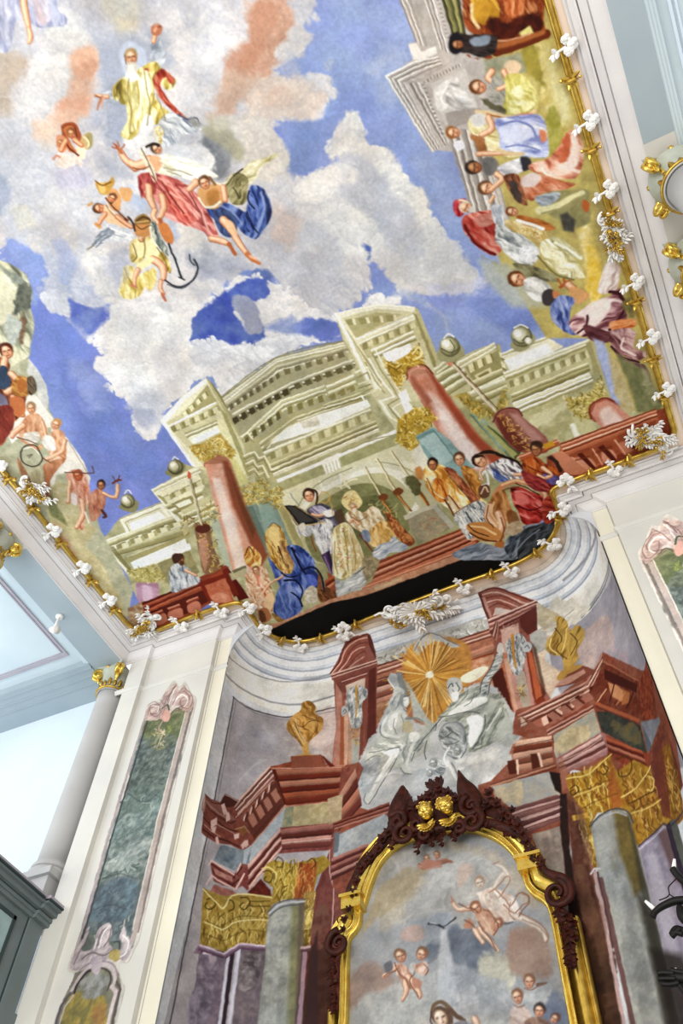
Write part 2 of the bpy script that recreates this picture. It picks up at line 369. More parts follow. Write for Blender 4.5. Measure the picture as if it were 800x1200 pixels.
SKY = '''
# base sky
P 8f9bd0 c2=7f8bca ns=60 -300,-300 1200,-300 1200,900 -300,900
P a4aed4 c2=93a0cc ns=40 f=60 340,-200 900,-200 900,420 620,420 540,240 430,120 340,60
P 7480c8 c2=8793d4 ns=30 f=40 -40,330 120,350 240,520 240,720 60,720 -60,430
P 9aa5d6 c2=8d99d0 ns=24 f=30 440,300 560,300 620,320 740,440 600,420 480,360
# great upper cloud, warm greys and whites
C dcd9da c8ccd6 ns=45 rough=10 f=6 -300,-300 372,-300 369,0 354,28 367,45 354,72 330,80 342,90 381,72 392,90 387,114 369,141 321,150 336,171 342,206 380,200 384,170 402,132 417,135 432,168 456,171 475,200 500,225 515,262 545,300 565,322 545,345 520,340 470,345 440,312 425,285 440,330 425,350 400,372 360,372 345,352 320,330 285,325 250,350 228,375 150,385 128,352 95,362 76,352 55,350 46,336 58,320 46,296 20,284 -60,280
C dfe0e4 cdd2de ns=30 rough=8 f=12 al=.9 0,140 50,150 80,200 110,280 60,330 10,280 -20,200
C ece9e6 d9dbe3 ns=26 rough=8 f=14 al=.85 235,0 290,0 285,40 255,80 225,70
C e4e2e2 d2d4dc ns=26 rough=8 f=14 al=.8 230,75 275,60 262,110 250,150 210,120
C c3c7d3 b2b9ca ns=30 f=22 rough=10 al=.9 100,20 150,15 160,60 145,110 120,170 145,200 118,200 100,140 112,80
C aab2c6 b7bdcb ns=20 f=16 rough=8 118,50 190,38 200,70 172,84 150,110 152,165 122,160 120,110
C c7c4c2 b7bac4 ns=34 f=20 rough=10 al=.8 90,-20 220,-20 200,20 150,30 100,25
C d6d2bf c7c6bd ns=16 f=14 rough=6 al=.8 115,-10 160,-10 165,25 145,40 125,25
C cfc3a4 d6cfb8 ns=12 f=10 rough=4 al=.8 138,20 160,20 160,38 142,38
C b7a898 c8bdb0 ns=18 f=14 rough=8 al=.9 -30,60 25,58 40,80 22,100 18,128 0,140 -30,140
C e4e4e4 d2d4da ns=22 f=5 rough=5 35,75 60,55 85,70 88,100 65,125 60,145 30,148 18,130 22,105 28,85
C e2e1de cfd1d4 ns=26 f=10 rough=6 al=.9 60,20 85,15 108,50 115,66 95,60 78,62 60,60
C dfa98a d89f7e ns=14 f=9 rough=6 al=.9 82,62 112,55 118,75 113,100 108,120 98,135 70,140 72,112 84,90
C e8b795 d99878 ns=11 f=7 rough=5 al=.8 86,60 116,58 116,80 100,95 88,86
C d68d6b dfa484 ns=9 f=7 rough=4 al=.75 75,115 104,106 102,128 80,132 66,128
C dba486 e3bfa6 ns=12 f=10 rough=6 al=.75 35,140 70,132 90,140 75,155 45,160
C f0ddc8 e2cbb6 ns=14 f=12 al=.7 45,150 70,150 60,170 40,165
# orange column of vapour
C d9a184 c98868 ns=16 f=10 rough=9 al=.95 300,-60 342,-60 340,20 338,50 326,70 318,92 306,110 290,112 268,96 268,76 282,62 292,30
C c9805f d79373 ns=10 f=8 rough=6 al=.85 304,0 325,0 330,25 318,55 300,70 285,82 267,78 270,66 292,50 298,25
C cf9f86 d8b49c ns=14 f=12 rough=7 al=.85 262,78 300,95 298,115 280,118 268,140 246,140 248,118
C c39a82 d3b6a0 ns=10 f=9 rough=5 al=.7 264,92 285,95 282,120 262,135 255,120
C e5d6c9 d9ccc3 ns=14 f=8 rough=6 al=.9 292,92 340,90 378,100 384,116 366,138 330,138 310,150 285,132
C e9e4dc d3d3d8 ns=12 f=5 rough=5 340,25 362,40 356,62 336,72 326,62 338,48
C d7ab92 e0c4ae ns=10 f=8 al=.7 315,108 345,100 350,118 330,130 312,126
C e8e2d9 d5d2cf ns=14 f=6 rough=6 260,134 300,130 322,150 336,170 340,206 320,214 298,206 278,190 262,160
C 9da0a6 878b93 ns=10 f=8 rough=4 242,156 262,158 275,178 270,205 256,212 244,200 232,175
C b8b49c a9a78f ns=8 f=8 rough=4 al=.8 238,150 262,146 286,176 276,190 262,170 244,160
C e3e0cf d2ceba ns=10 f=8 rough=4 al=.8 236,140 260,138 270,148 250,152
C bcc0d4 a4aacb ns=18 f=10 rough=6 al=.8 340,62 352,72 348,84 330,90 326,76
P 7d8ac0 c2=93a0cc ns=22 f=6 rough=7 rs=16 322,150 345,142 372,140 402,131 408,136 388,160 382,176 394,188 376,196 362,200 344,208 336,196 338,170
C 6d7bb8 8592c6 ns=12 f=8 al=.8 330,152 360,146 372,160 350,180 340,168
# big white cloud to the right
C ecebe8 d9dade ns=22 rough=7 f=4 415,134 424,146 434,168 456,171 470,195 500,225 515,262 545,300 560,325 540,344 500,335 470,340 450,312 400,300 360,290 342,250 352,212 372,198 392,190 384,178 396,162 402,146
C c9ccd6 bcc2d0 ns=18 rough=8 f=12 al=.8 400,180 440,190 460,230 490,260 500,300 460,290 430,250 400,230
C f4f2ec e4e3e2 ns=12 rough=5 f=4 al=.95 386,180 400,150 412,136 420,150 418,166 400,182 390,190
C f1f0ec e0e1e4 ns=14 rough=5 f=5 al=.9 345,215 380,196 410,190 420,210 390,230 350,240
C d1d3da c0c5d2 ns=20 rough=8 f=12 al=.75 300,240 360,250 400,290 380,330 330,310 290,290
C dcc8bc d3c1ba ns=16 f=16 al=.6 320,240 350,250 345,290 318,282
C b4b8c6 a2a9bc ns=16 f=12 rough=7 al=.8 238,300 270,300 300,312 270,330 236,325
C 6e7ab6 5d69aa ns=12 f=5 rough=5 283,322 300,312 322,318 320,332 300,345 284,352
C 5866b2 4d5ba8 ns=10 f=4 424,284 436,286 440,300 430,308
# lower white cloud
C f0f0f0 e0e2e8 ns=24 rough=7 rs=11 f=3 130,366 150,340 200,345 250,345 290,322 340,340 400,372 430,350 460,345 470,358 400,375 398,395 330,415 262,470 245,440 200,480 190,510 167,511 152,495 152,476 128,458 112,430 118,410 104,400 118,386
C fafaf8 ececee ns=16 rough=6 f=6 125,380 170,360 215,370 235,400 220,430 200,460 160,450 130,420
C dfe1e8 cfd4e2 ns=14 rough=6 f=8 al=.8 150,470 190,460 195,490 178,505 158,495
C c5cadb b4bbd4 ns=14 rough=6 f=8 al=.7 160,480 182,478 178,498 164,500
C e6e7eb d3d6df ns=18 f=10 al=.7 190,395 215,400 210,440 190,470 180,430
P 5b69b2 c2=4d5caa ns=14 f=3 rough=6 rs=10 225,375 250,350 285,330 312,326 318,345 296,356 282,350 272,366 288,388 306,384 312,394 296,405 265,400 240,400 228,406 222,392
C 9aa1bb b6bacb ns=9 f=4 rough=4 276,345 298,352 306,372 308,392 290,392 284,372 274,362
C eef0f2 dfe1e8 ns=10 f=3 rough=6 rs=7 228,402 250,394 270,404 290,400 312,398 335,385 350,378 365,390 360,405 320,420 250,430 222,420
P 5d6bb4 c2=7682c4 ns=12 f=4 rough=5 rs=9 338,384 362,372 400,378 402,396 380,400 358,392
P 8f99cf c2=7c88c8 ns=14 f=6 rough=6 al=.8 310,384 340,372 362,382 350,392 330,392
C c2c7dc b0b8d6 ns=12 f=6 al=.7 40,345 60,330 90,345 110,352 126,358 118,380 100,398 84,380 60,360
# clouds and blue on the left
P 8b97d0 c2=9ba6d6 ns=16 f=5 rough=6 10,282 30,286 46,296 58,322 46,338 44,356 36,350 32,322 14,306
C e0e1e6 cbd0df ns=14 rough=6 f=4 48,300 70,290 92,300 100,330 96,356 84,368 66,366 48,352 46,338 58,322 50,308
C dcd6cf cbccd3 ns=16 rough=8 f=10 al=.8 20,262 70,255 90,285 60,300 30,285
C b5bbd8 a3acd4 ns=12 rough=6 f=8 al=.8 60,282 84,286 90,310 84,340 70,330 66,300
C d8dae4 c2c8dc ns=12 rough=6 f=4 96,330 128,340 130,354 120,360 112,376 98,374 94,350
P 7d88cc c2=6a78c0 ns=10 f=4 rough=5 82,352 96,358 122,362 128,370 118,384 104,392 84,376
C e9e6e2 d6d7db ns=14 rough=7 f=8 100,292 130,288 150,310 146,345 128,352 110,330
C dad8ea c4c4da ns=12 f=10 al=.8 60,190 100,180 105,215 70,220
C efe9cf dedfd8 ns=10 f=9 al=.7 10,236 30,240 40,262 24,262
C a8b0c6 98a2bb ns=10 f=9 al=.8 -10,200 8,205 10,250 0,262 -10,262
C a9aebe bfc3d0 ns=12 f=8 rough=5 al=.85 128,300 148,290 152,310 140,335 130,320
C aeb9d8 c4cce0 ns=10 f=8 al=.8 150,215 172,225 182,240 168,248 150,236
C bcc3d8 a8b2d0 ns=10 f=8 al=.8 200,262 212,270 206,285 196,278
C eff0f0 dfe2e8 ns=14 f=8 rough=6 154,200 186,190 200,215 190,240 172,232 156,226
C c0c4cd 9fa5b2 ns=12 f=8 rough=6 al=.8 218,282 236,280 256,296 250,320 226,318 214,300
C f2efe8 e4e2de ns=12 f=8 rough=6 al=.8 210,255 236,262 232,290 212,286
C f3f1ed e4e5ea ns=14 f=6 rough=6 146,160 180,158 200,168 240,170 250,195 210,190 175,190 150,176
# veils of blue
C c8cde6 a9b2dc ns=14 f=14 rough=8 al=.5 440,40 470,60 480,110 450,120 436,80
C c9cfe4 b4bcdc ns=10 f=8 al=.6 430,78 460,62 466,68 436,84
C b9bfe0 9ea8d8 ns=18 f=16 rough=9 al=.6 480,180 560,260 640,340 620,360 540,290
C d4d6e6 bcc2de ns=12 f=8 rough=6 al=.8 500,330 540,332 570,322 575,335 545,348 505,346
C c6cade aeb6da ns=10 f=6 rough=5 al=.7 455,345 480,340 510,355 500,362 470,352
S c6cae0 w=3 f=4 al=.6 500,356 520,372 526,400
C 8490d4 727fca ns=14 f=12 rough=8 al=.7 545,350 600,350 640,380 600,395 560,372
C 6976c4 7f8ad0 ns=16 f=14 al=.7 110,470 150,500 190,540 200,580 160,570 120,520
C a2a6d4 8b94ce ns=16 f=14 al=.6 80,420 120,440 130,480 100,480
C 9aa4da 8490d0 ns=14 f=14 al=.5 50,440 76,440 90,520 70,560 54,500
'''
HEAVEN = '''
# angel at the top edge with lavender robe
D 8f93ad b3b5c8 d4d4de a=80 sc=4 0,0 -10,-20 60,-20 68,10 78,20 76,30 62,32 44,32 22,20 10,60 -10,50
D c3a9a6 d4c9cf e4dfe4 a=70 sc=4 al=.8 34,-6 52,-6 60,22 46,30 40,10
L w=9/7/5 26,-10 30,15 34,34
L w=5/6/3 34,34 36,42 34,50
# bishop saint, halo, gold cope
O c7cddb f=3 al=.75 142,55 154,48 168,56 172,74 164,88 148,86 141,70
D 7e858e b7bcc4 e4e6e8 a=120 sc=3 172,78 178,60 176,50 184,42 190,52 194,66 188,78
L w=5/5/4 180,48 182,40 184,34
O b67a5c 178,40 177,32 181,28 186,27 190,30 190,36 186,42
S d9a588 w=2.5 181,36 184,30
S 6e3c2c w=1 184,31 189,30
D 7e858e b7bcc4 e4e6e8 a=170 sc=3 138,112 128,106 118,112 122,120 136,118
L w=4/4/3 126,113 120,113 112,112
S b67a5c w=3 w1=1.5 120,114 116,122 114,128
S d9a588 w=2 w1=1 121,115 119,126
S 8c5238 w=1.2 112,112 118,115
D 7c6c34 c3ae5c e6d99c f0ebc4 a=95 sc=3.5 146,90 156,86 170,76 182,72 192,84 206,92 204,100 196,106 186,96 180,110 190,124 198,132 194,140 182,146 172,142 160,158 152,164 142,158 150,140 146,118 140,108 138,118 132,112 134,98
D 6c5f30 a8954c d8cc88 a=80 sc=2.5 136,98 146,92 148,104 150,120 144,122 138,114
D 7f2e24 b14e3e c98a6c a=60 sc=2.5 190,80 205,92 200,98 194,90 188,100 200,120 214,134 220,140 210,136 196,124 184,108 180,92
S 9e4b48 w=4 w1=2 172,82 176,96 176,110
D b8ae74 e6dca8 f6f0d4 a=88 sc=3 158,92 172,82 180,100 176,120 184,130 178,142 164,150 152,154 154,130 156,110
O f0ecd6 f=2 al=.9 165,92 174,88 178,104 174,114 168,112
S b9a44e w=2 160,92 164,120 162,150
S 8f7b38 w=1.2 181,110 176,132 178,140
S c6b468 w=2 152,96 154,130 158,156
O f2f0ec c2=dfe0e2 f=2 168,140 174,134 180,140 180,152 170,160 164,154
C efece0 dcd6c0 ns=4 f=2 rough=2 180,150 190,144 196,152 194,164 188,168 180,160
X c9ac48 b28f34 e8d88c w=2 n=30 182,150 190,146 196,160 188,168
D 8a8f98 c7cacc f1f1ef a=30 sc=3 186,142 200,132 218,140 232,142 238,150 226,156 208,158 196,156 190,150
D 9aa0aa d6d8da f6f6f4 a=60 sc=2.5 196,150 212,156 206,168 196,172 190,164
S 5a5f70 w=2 w1=1 208,134 220,140 230,138 234,144
S 70748a w=1.5 214,140 224,148
C 8b8a86 a2a09a ns=5 f=3 224,138 238,142 238,150 228,148
H flesh a78f66 r=8.5 a=-100 154,66
O cfc7b6 f=2 al=.95 149,74 158,72 162,80 158,90 150,86
O ece6da f=2 150,78 156,76 158,86 154,92
S 8a6b48 w=1.5 146,64 148,74
O e9e6e0 f=2 148,86 158,84 164,90 156,96 150,94
# pair of cherubs, left
O a3593a 72,148 80,143 90,146 96,160 92,166 82,160 74,162
O c47c4e f=2 74,150 84,147 88,155 92,163 84,162 78,158
S e9b58c w=3 82,154 88,162
S 5c2a1a w=1.5 88,150 90,160
O c9ac7c f=2 96,160 104,156 108,164 106,172 98,176 92,172
O a39a68 f=2 al=.9 102,158 108,156 109,170 104,174
O e8dcc4 f=2 90,172 100,174 98,186 90,184
O d99a78 66,160 72,158 78,162 80,170 76,178 68,176
O c2784c f=2 78,158 86,172 90,178 82,178 76,168
S 6b3320 w=2 78,166 82,174 92,182
O e6c0a4 f=2 68,164 74,164 74,174 68,172
C f0ebe4 dccdc0 ns=4 f=2 rough=3 66,186 74,180 88,182 96,186 96,196 90,192 82,196 72,198 64,194
S c98a72 w=2 62,186 66,182 70,184
# rising angel: raised arm, dark hair, white wing, rose drapery
L w=9/8/7 158,196 148,188 142,178
L w=11/9/8 176,188 162,194 154,192
S b9714e w=4 w1=3 142,178 139,174 136,170
S a9603e w=1.4 138,174 131,172
S a9603e w=1.4 138,172 133,168
S a9603e w=1.4 140,171 138,166
S a9603e w=1.4 142,174 146,169
D d8d2bc f0ede0 fbfaf4 a=15 sc=3 180,190 192,180 210,184 228,188 244,198 256,206 250,208 240,208 228,212 206,206 190,204
D b8b090 e5e0c4 f8f5e6 a=200 sc=2.5 184,188 196,186 206,200 200,206 186,202
O e2b48c f=2 176,184 186,182 190,190 186,200 176,200
H flesh 4f4034 r=6.5 a=-150 184,174
S 3a2e26 w=3 172,172 180,168 186,170
D 8c3f3c c06a62 dc928a ecb4a8 a=38 sc=4 162,206 176,202 190,204 212,212 228,224 238,238 248,256 256,276 252,284 244,278 236,270 212,262 194,254 188,246 180,232 168,230
D 7c3432 b05652 d98c84 a=75 sc=3.5 162,206 178,202 184,214 180,228 170,222 166,232
D a03c38 cd6c60 e79c8c a=50 sc=3 196,214 206,226 214,240 230,256 222,262 206,252 196,240
S 7a302e w=1.8 190,212 202,232 216,250
S f0beb0 w=2 f=2 200,226 216,236 232,256
S 8c3f3c w=1.5 222,226 232,244 240,262
S f0c0b4 w=2 f=2 236,246 242,264 250,278
L w=8/9/6 174,218 176,232 182,246
L w=7/6/5 182,246 180,254 186,262
L w=8/8/5 190,230 192,244 188,256
S a9603e w=5 w1=3 188,258 190,266 196,270
O e6dcc6 f=1.5 166,174 172,184 180,196 184,212 180,212 176,204 170,192 164,178
S 6b5a44 w=1.2 166,174 174,190 182,210
# angel with blue cloak
D a39a68 d6cfa8 f2ecd2 a=-40 sc=3 282,200 294,190 306,186 322,180 328,180 318,188 306,198 300,210 292,216 284,212
D 5c5638 8d8660 c3ba92 a=-60 sc=2.5 264,214 276,202 290,208 290,224 286,238 276,240 268,234
S 4a4430 w=2 266,216 274,206 284,198
S efe9cc w=3 w1=1 f=2 250,214 262,216 272,206
S 3d3a2a w=1.2 274,220 280,232
D 272f52 3c4d86 5d74ae 8fa0cc a=-70 sc=4 242,244 256,234 268,238 280,244 290,248 292,234 294,222 300,216 312,226 318,240 318,254 308,270 300,280 292,278 284,272 276,262 262,256 250,256
D 222a4a 3f5290 7a8dc4 a=75 sc=3 292,222 298,218 304,240 302,258 296,272 286,268 288,250
O 272d4c al=.8 f=3 306,222 314,232 318,250 312,262 312,240
D 323a58 5c6e98 a=60 sc=3 250,248 270,246 278,264 272,278 258,272
S 1e2540 w=2 292,224 290,234 298,244
L w=10/9/8/6 262,258 272,270 280,284 290,298
O efc49c f=2 264,258 272,260 278,272 274,276 266,268
S c07a50 w=6 w1=4 290,298 296,304 304,308
S e9b892 w=3 w1=2 293,300 302,304
L w=8/7/6 248,280 260,282 268,286
S b3683f w=5 w1=4 268,286 272,292 276,298
O d9a873 f=2 232,222 240,218 256,216 262,226 262,236 254,244 244,244 234,236
O b97f45 f=3 al=.8 242,226 256,222 256,238 246,240
S f3ecd2 w=2.5 233,232 240,242 250,242 258,236
L w=7/6 262,220 264,234
L w=8/7 230,214 222,222
H flesh 6a4a34 r=7.5 a=-110 240,214
S 8a6a48 w=3 246,208 252,216
# trio: cherub with helmet, cherub, angel seen from behind with wing, anchor
O c79a4e f=1.5 112,212 118,214 128,212 132,206 134,214 128,226 120,228 114,222
O e2c07a f=2 116,216 122,214 124,224 118,226
S 7a5222 w=1.5 112,212 120,217 130,213
L w=6/7/6 132,226 134,236 138,244
O d9a06c 128,224 136,222 142,232 140,246 132,246 126,236
O d9a873 f=2 140,222 146,220 154,228 152,236 144,234
S 7a4526 w=2 124,232 136,246 150,258
S 5a4632 w=3 130,228 134,232 130,238
S 8b96b0 w=2 130,230 133,236
H cherub 5a3a28 r=6.5 a=-180 117,244
S c79a5e w=3 104,240 108,238
O efc9a2 f=2 122,240 132,248 146,258 150,266 136,264 124,258
S d09a60 w=4 112,262 118,266
S 4a2c24 w=5 w1=3 146,258 152,266
C e9e9e8 c8ccd4 ns=4 f=2 rough=2 118,268 130,262 152,270 156,280 146,284 136,282 126,282
D 5c6470 8d949e d6d8dc a=145 sc=2.2 106,290 114,276 124,266 134,272 126,280 116,288 106,292
S 9a8468 w=1.5 102,292 110,288
D 8e7434 cdb468 efe2a8 f8f2cc a=110 sc=4 154,284 162,278 178,278 186,290 198,304 200,320 190,312 182,302 172,300 162,308 154,306 152,294
O f0e6b4 f=3 158,286 176,282 184,296 170,302 158,298
L w=8/8 168,268 166,280
O c78f5a f=1.5 158,262 168,258 178,264 176,276 160,276
O 8a6a3a f=1.5 158,256 168,250 176,256 176,262 160,262
S 4c3826 w=1.8 160,258 168,254 176,258
S cfae7e w=1.5 160,260 174,259
D 3c4440 6f7a74 d9d6c4 a=68 sc=2 176,264 182,260 188,276 196,290 198,300 188,292 180,282
S e9e2cc w=2.5 176,264 178,278 188,294
O c7824e f=1.5 186,264 196,262 204,280 200,286 192,280
L w=10/9/7 180,304 190,312 192,326
L w=6/5/4 188,330 188,338 192,344
S c2785e w=4 w1=3 190,344 194,352
D b39a48 dcc878 f4ecbc a=75 sc=3 146,312 156,312 162,322 174,316 172,330 164,346 150,350 140,344 142,328
S efe6b0 w=8 f=3 164,312 176,304
L w=6/5/4 162,316 158,324 158,334
S 9c7a2c w=1.5 146,314 150,324 156,334
S c9866c w=3 154,334 160,336
D cbb45c f0e6b0 a=80 sc=2.5 172,320 182,314 182,332 176,340 170,334
# anchor
S 2e3238 w=2.5 198,286 206,306 213,326
S 30343a w=2.2 194,328 204,335 216,335 228,326 232,314 228,304
S 4a4e54 w=1.2 196,333 206,337 218,336 230,322
S 2e3238 w=1.6 222,298 224,306 228,310
S 2a2e34 w=2 210,325 216,328
# ornamental wisps of cloud shadow
C c9c9d4 b9bccb ns=8 f=8 al=.5 120,300 150,300 150,330 128,330

# contours
S 7a6a34 w=1.2 al=.8 152,92 150,110 154,132 152,156
S 7a6a34 w=1.2 al=.8 170,84 172,104 176,124 172,146
S f6f2d8 w=2.4 f=1.5 164,92 166,116 162,140
S 7a6a34 w=1 al=.8 184,110 190,128 194,140
S 5a4a30 w=1 al=.8 140,96 136,112
S 8a3a34 w=1.3 178,206 190,222 200,238
S 8a3a34 w=1.3 206,216 220,232 236,252
S e9a898 w=2 f=1.5 186,208 204,222 222,244
S f4f0e0 w=2 f=1.5 188,188 206,192 224,202
S 9a927a w=1 192,196 210,200 226,206
S 9a927a w=1 196,200 212,206
S 8fa0cc w=2.4 f=2 306,226 310,244 304,262
S 1e2540 w=1.4 290,248 294,260 302,272
S 8fa0cc w=2 f=2 258,240 272,248 284,262
S 6a5830 w=1.2 156,286 160,300 156,306
S 6a5830 w=1.2 184,290 192,302 196,314
S 8a7434 w=1.4 168,280 170,292 168,302
S 6a4a2c w=1.2 158,262 166,268 176,264
H cherub 6a4a34 r=5 a=-60 132,232
S 8a5a34 w=1.2 124,240 132,250 146,262
S f4d8b4 w=2 f=1.5 128,244 138,254
L cherub w=6/5/4 138,254 148,262 154,266
L cherub w=5/4 124,250 116,262
O d8a878 f=1.5 146,222 152,220 156,226 152,232
S 5c6470 w=1 108,288 116,280 124,274
S 5c6470 w=1 112,290 120,282 128,276
S fafaf8 w=1.6 130,268 142,272 152,276
S 9aa0a8 w=1 132,274 144,278
H cherub 8a5a34 r=5.5 a=-100 84,156
H cherub a87850 r=4.5 a=-70 71,168
L cherub w=5/4 78,164 72,176
L cherub w=6/5 88,164 96,170
S 7a3c24 w=1 74,150 80,146 88,148
S e8e0c0 w=1.6 98,160 104,166 104,174
S 8a8458 w=1.2 102,160 107,168 104,175
S 3a2a20 w=2.4 150,254 156,262 158,270
S f0c8a4 w=2.4 f=1.5 158,196 150,190
S 7a4a34 w=1 176,194 164,198 156,196
'''
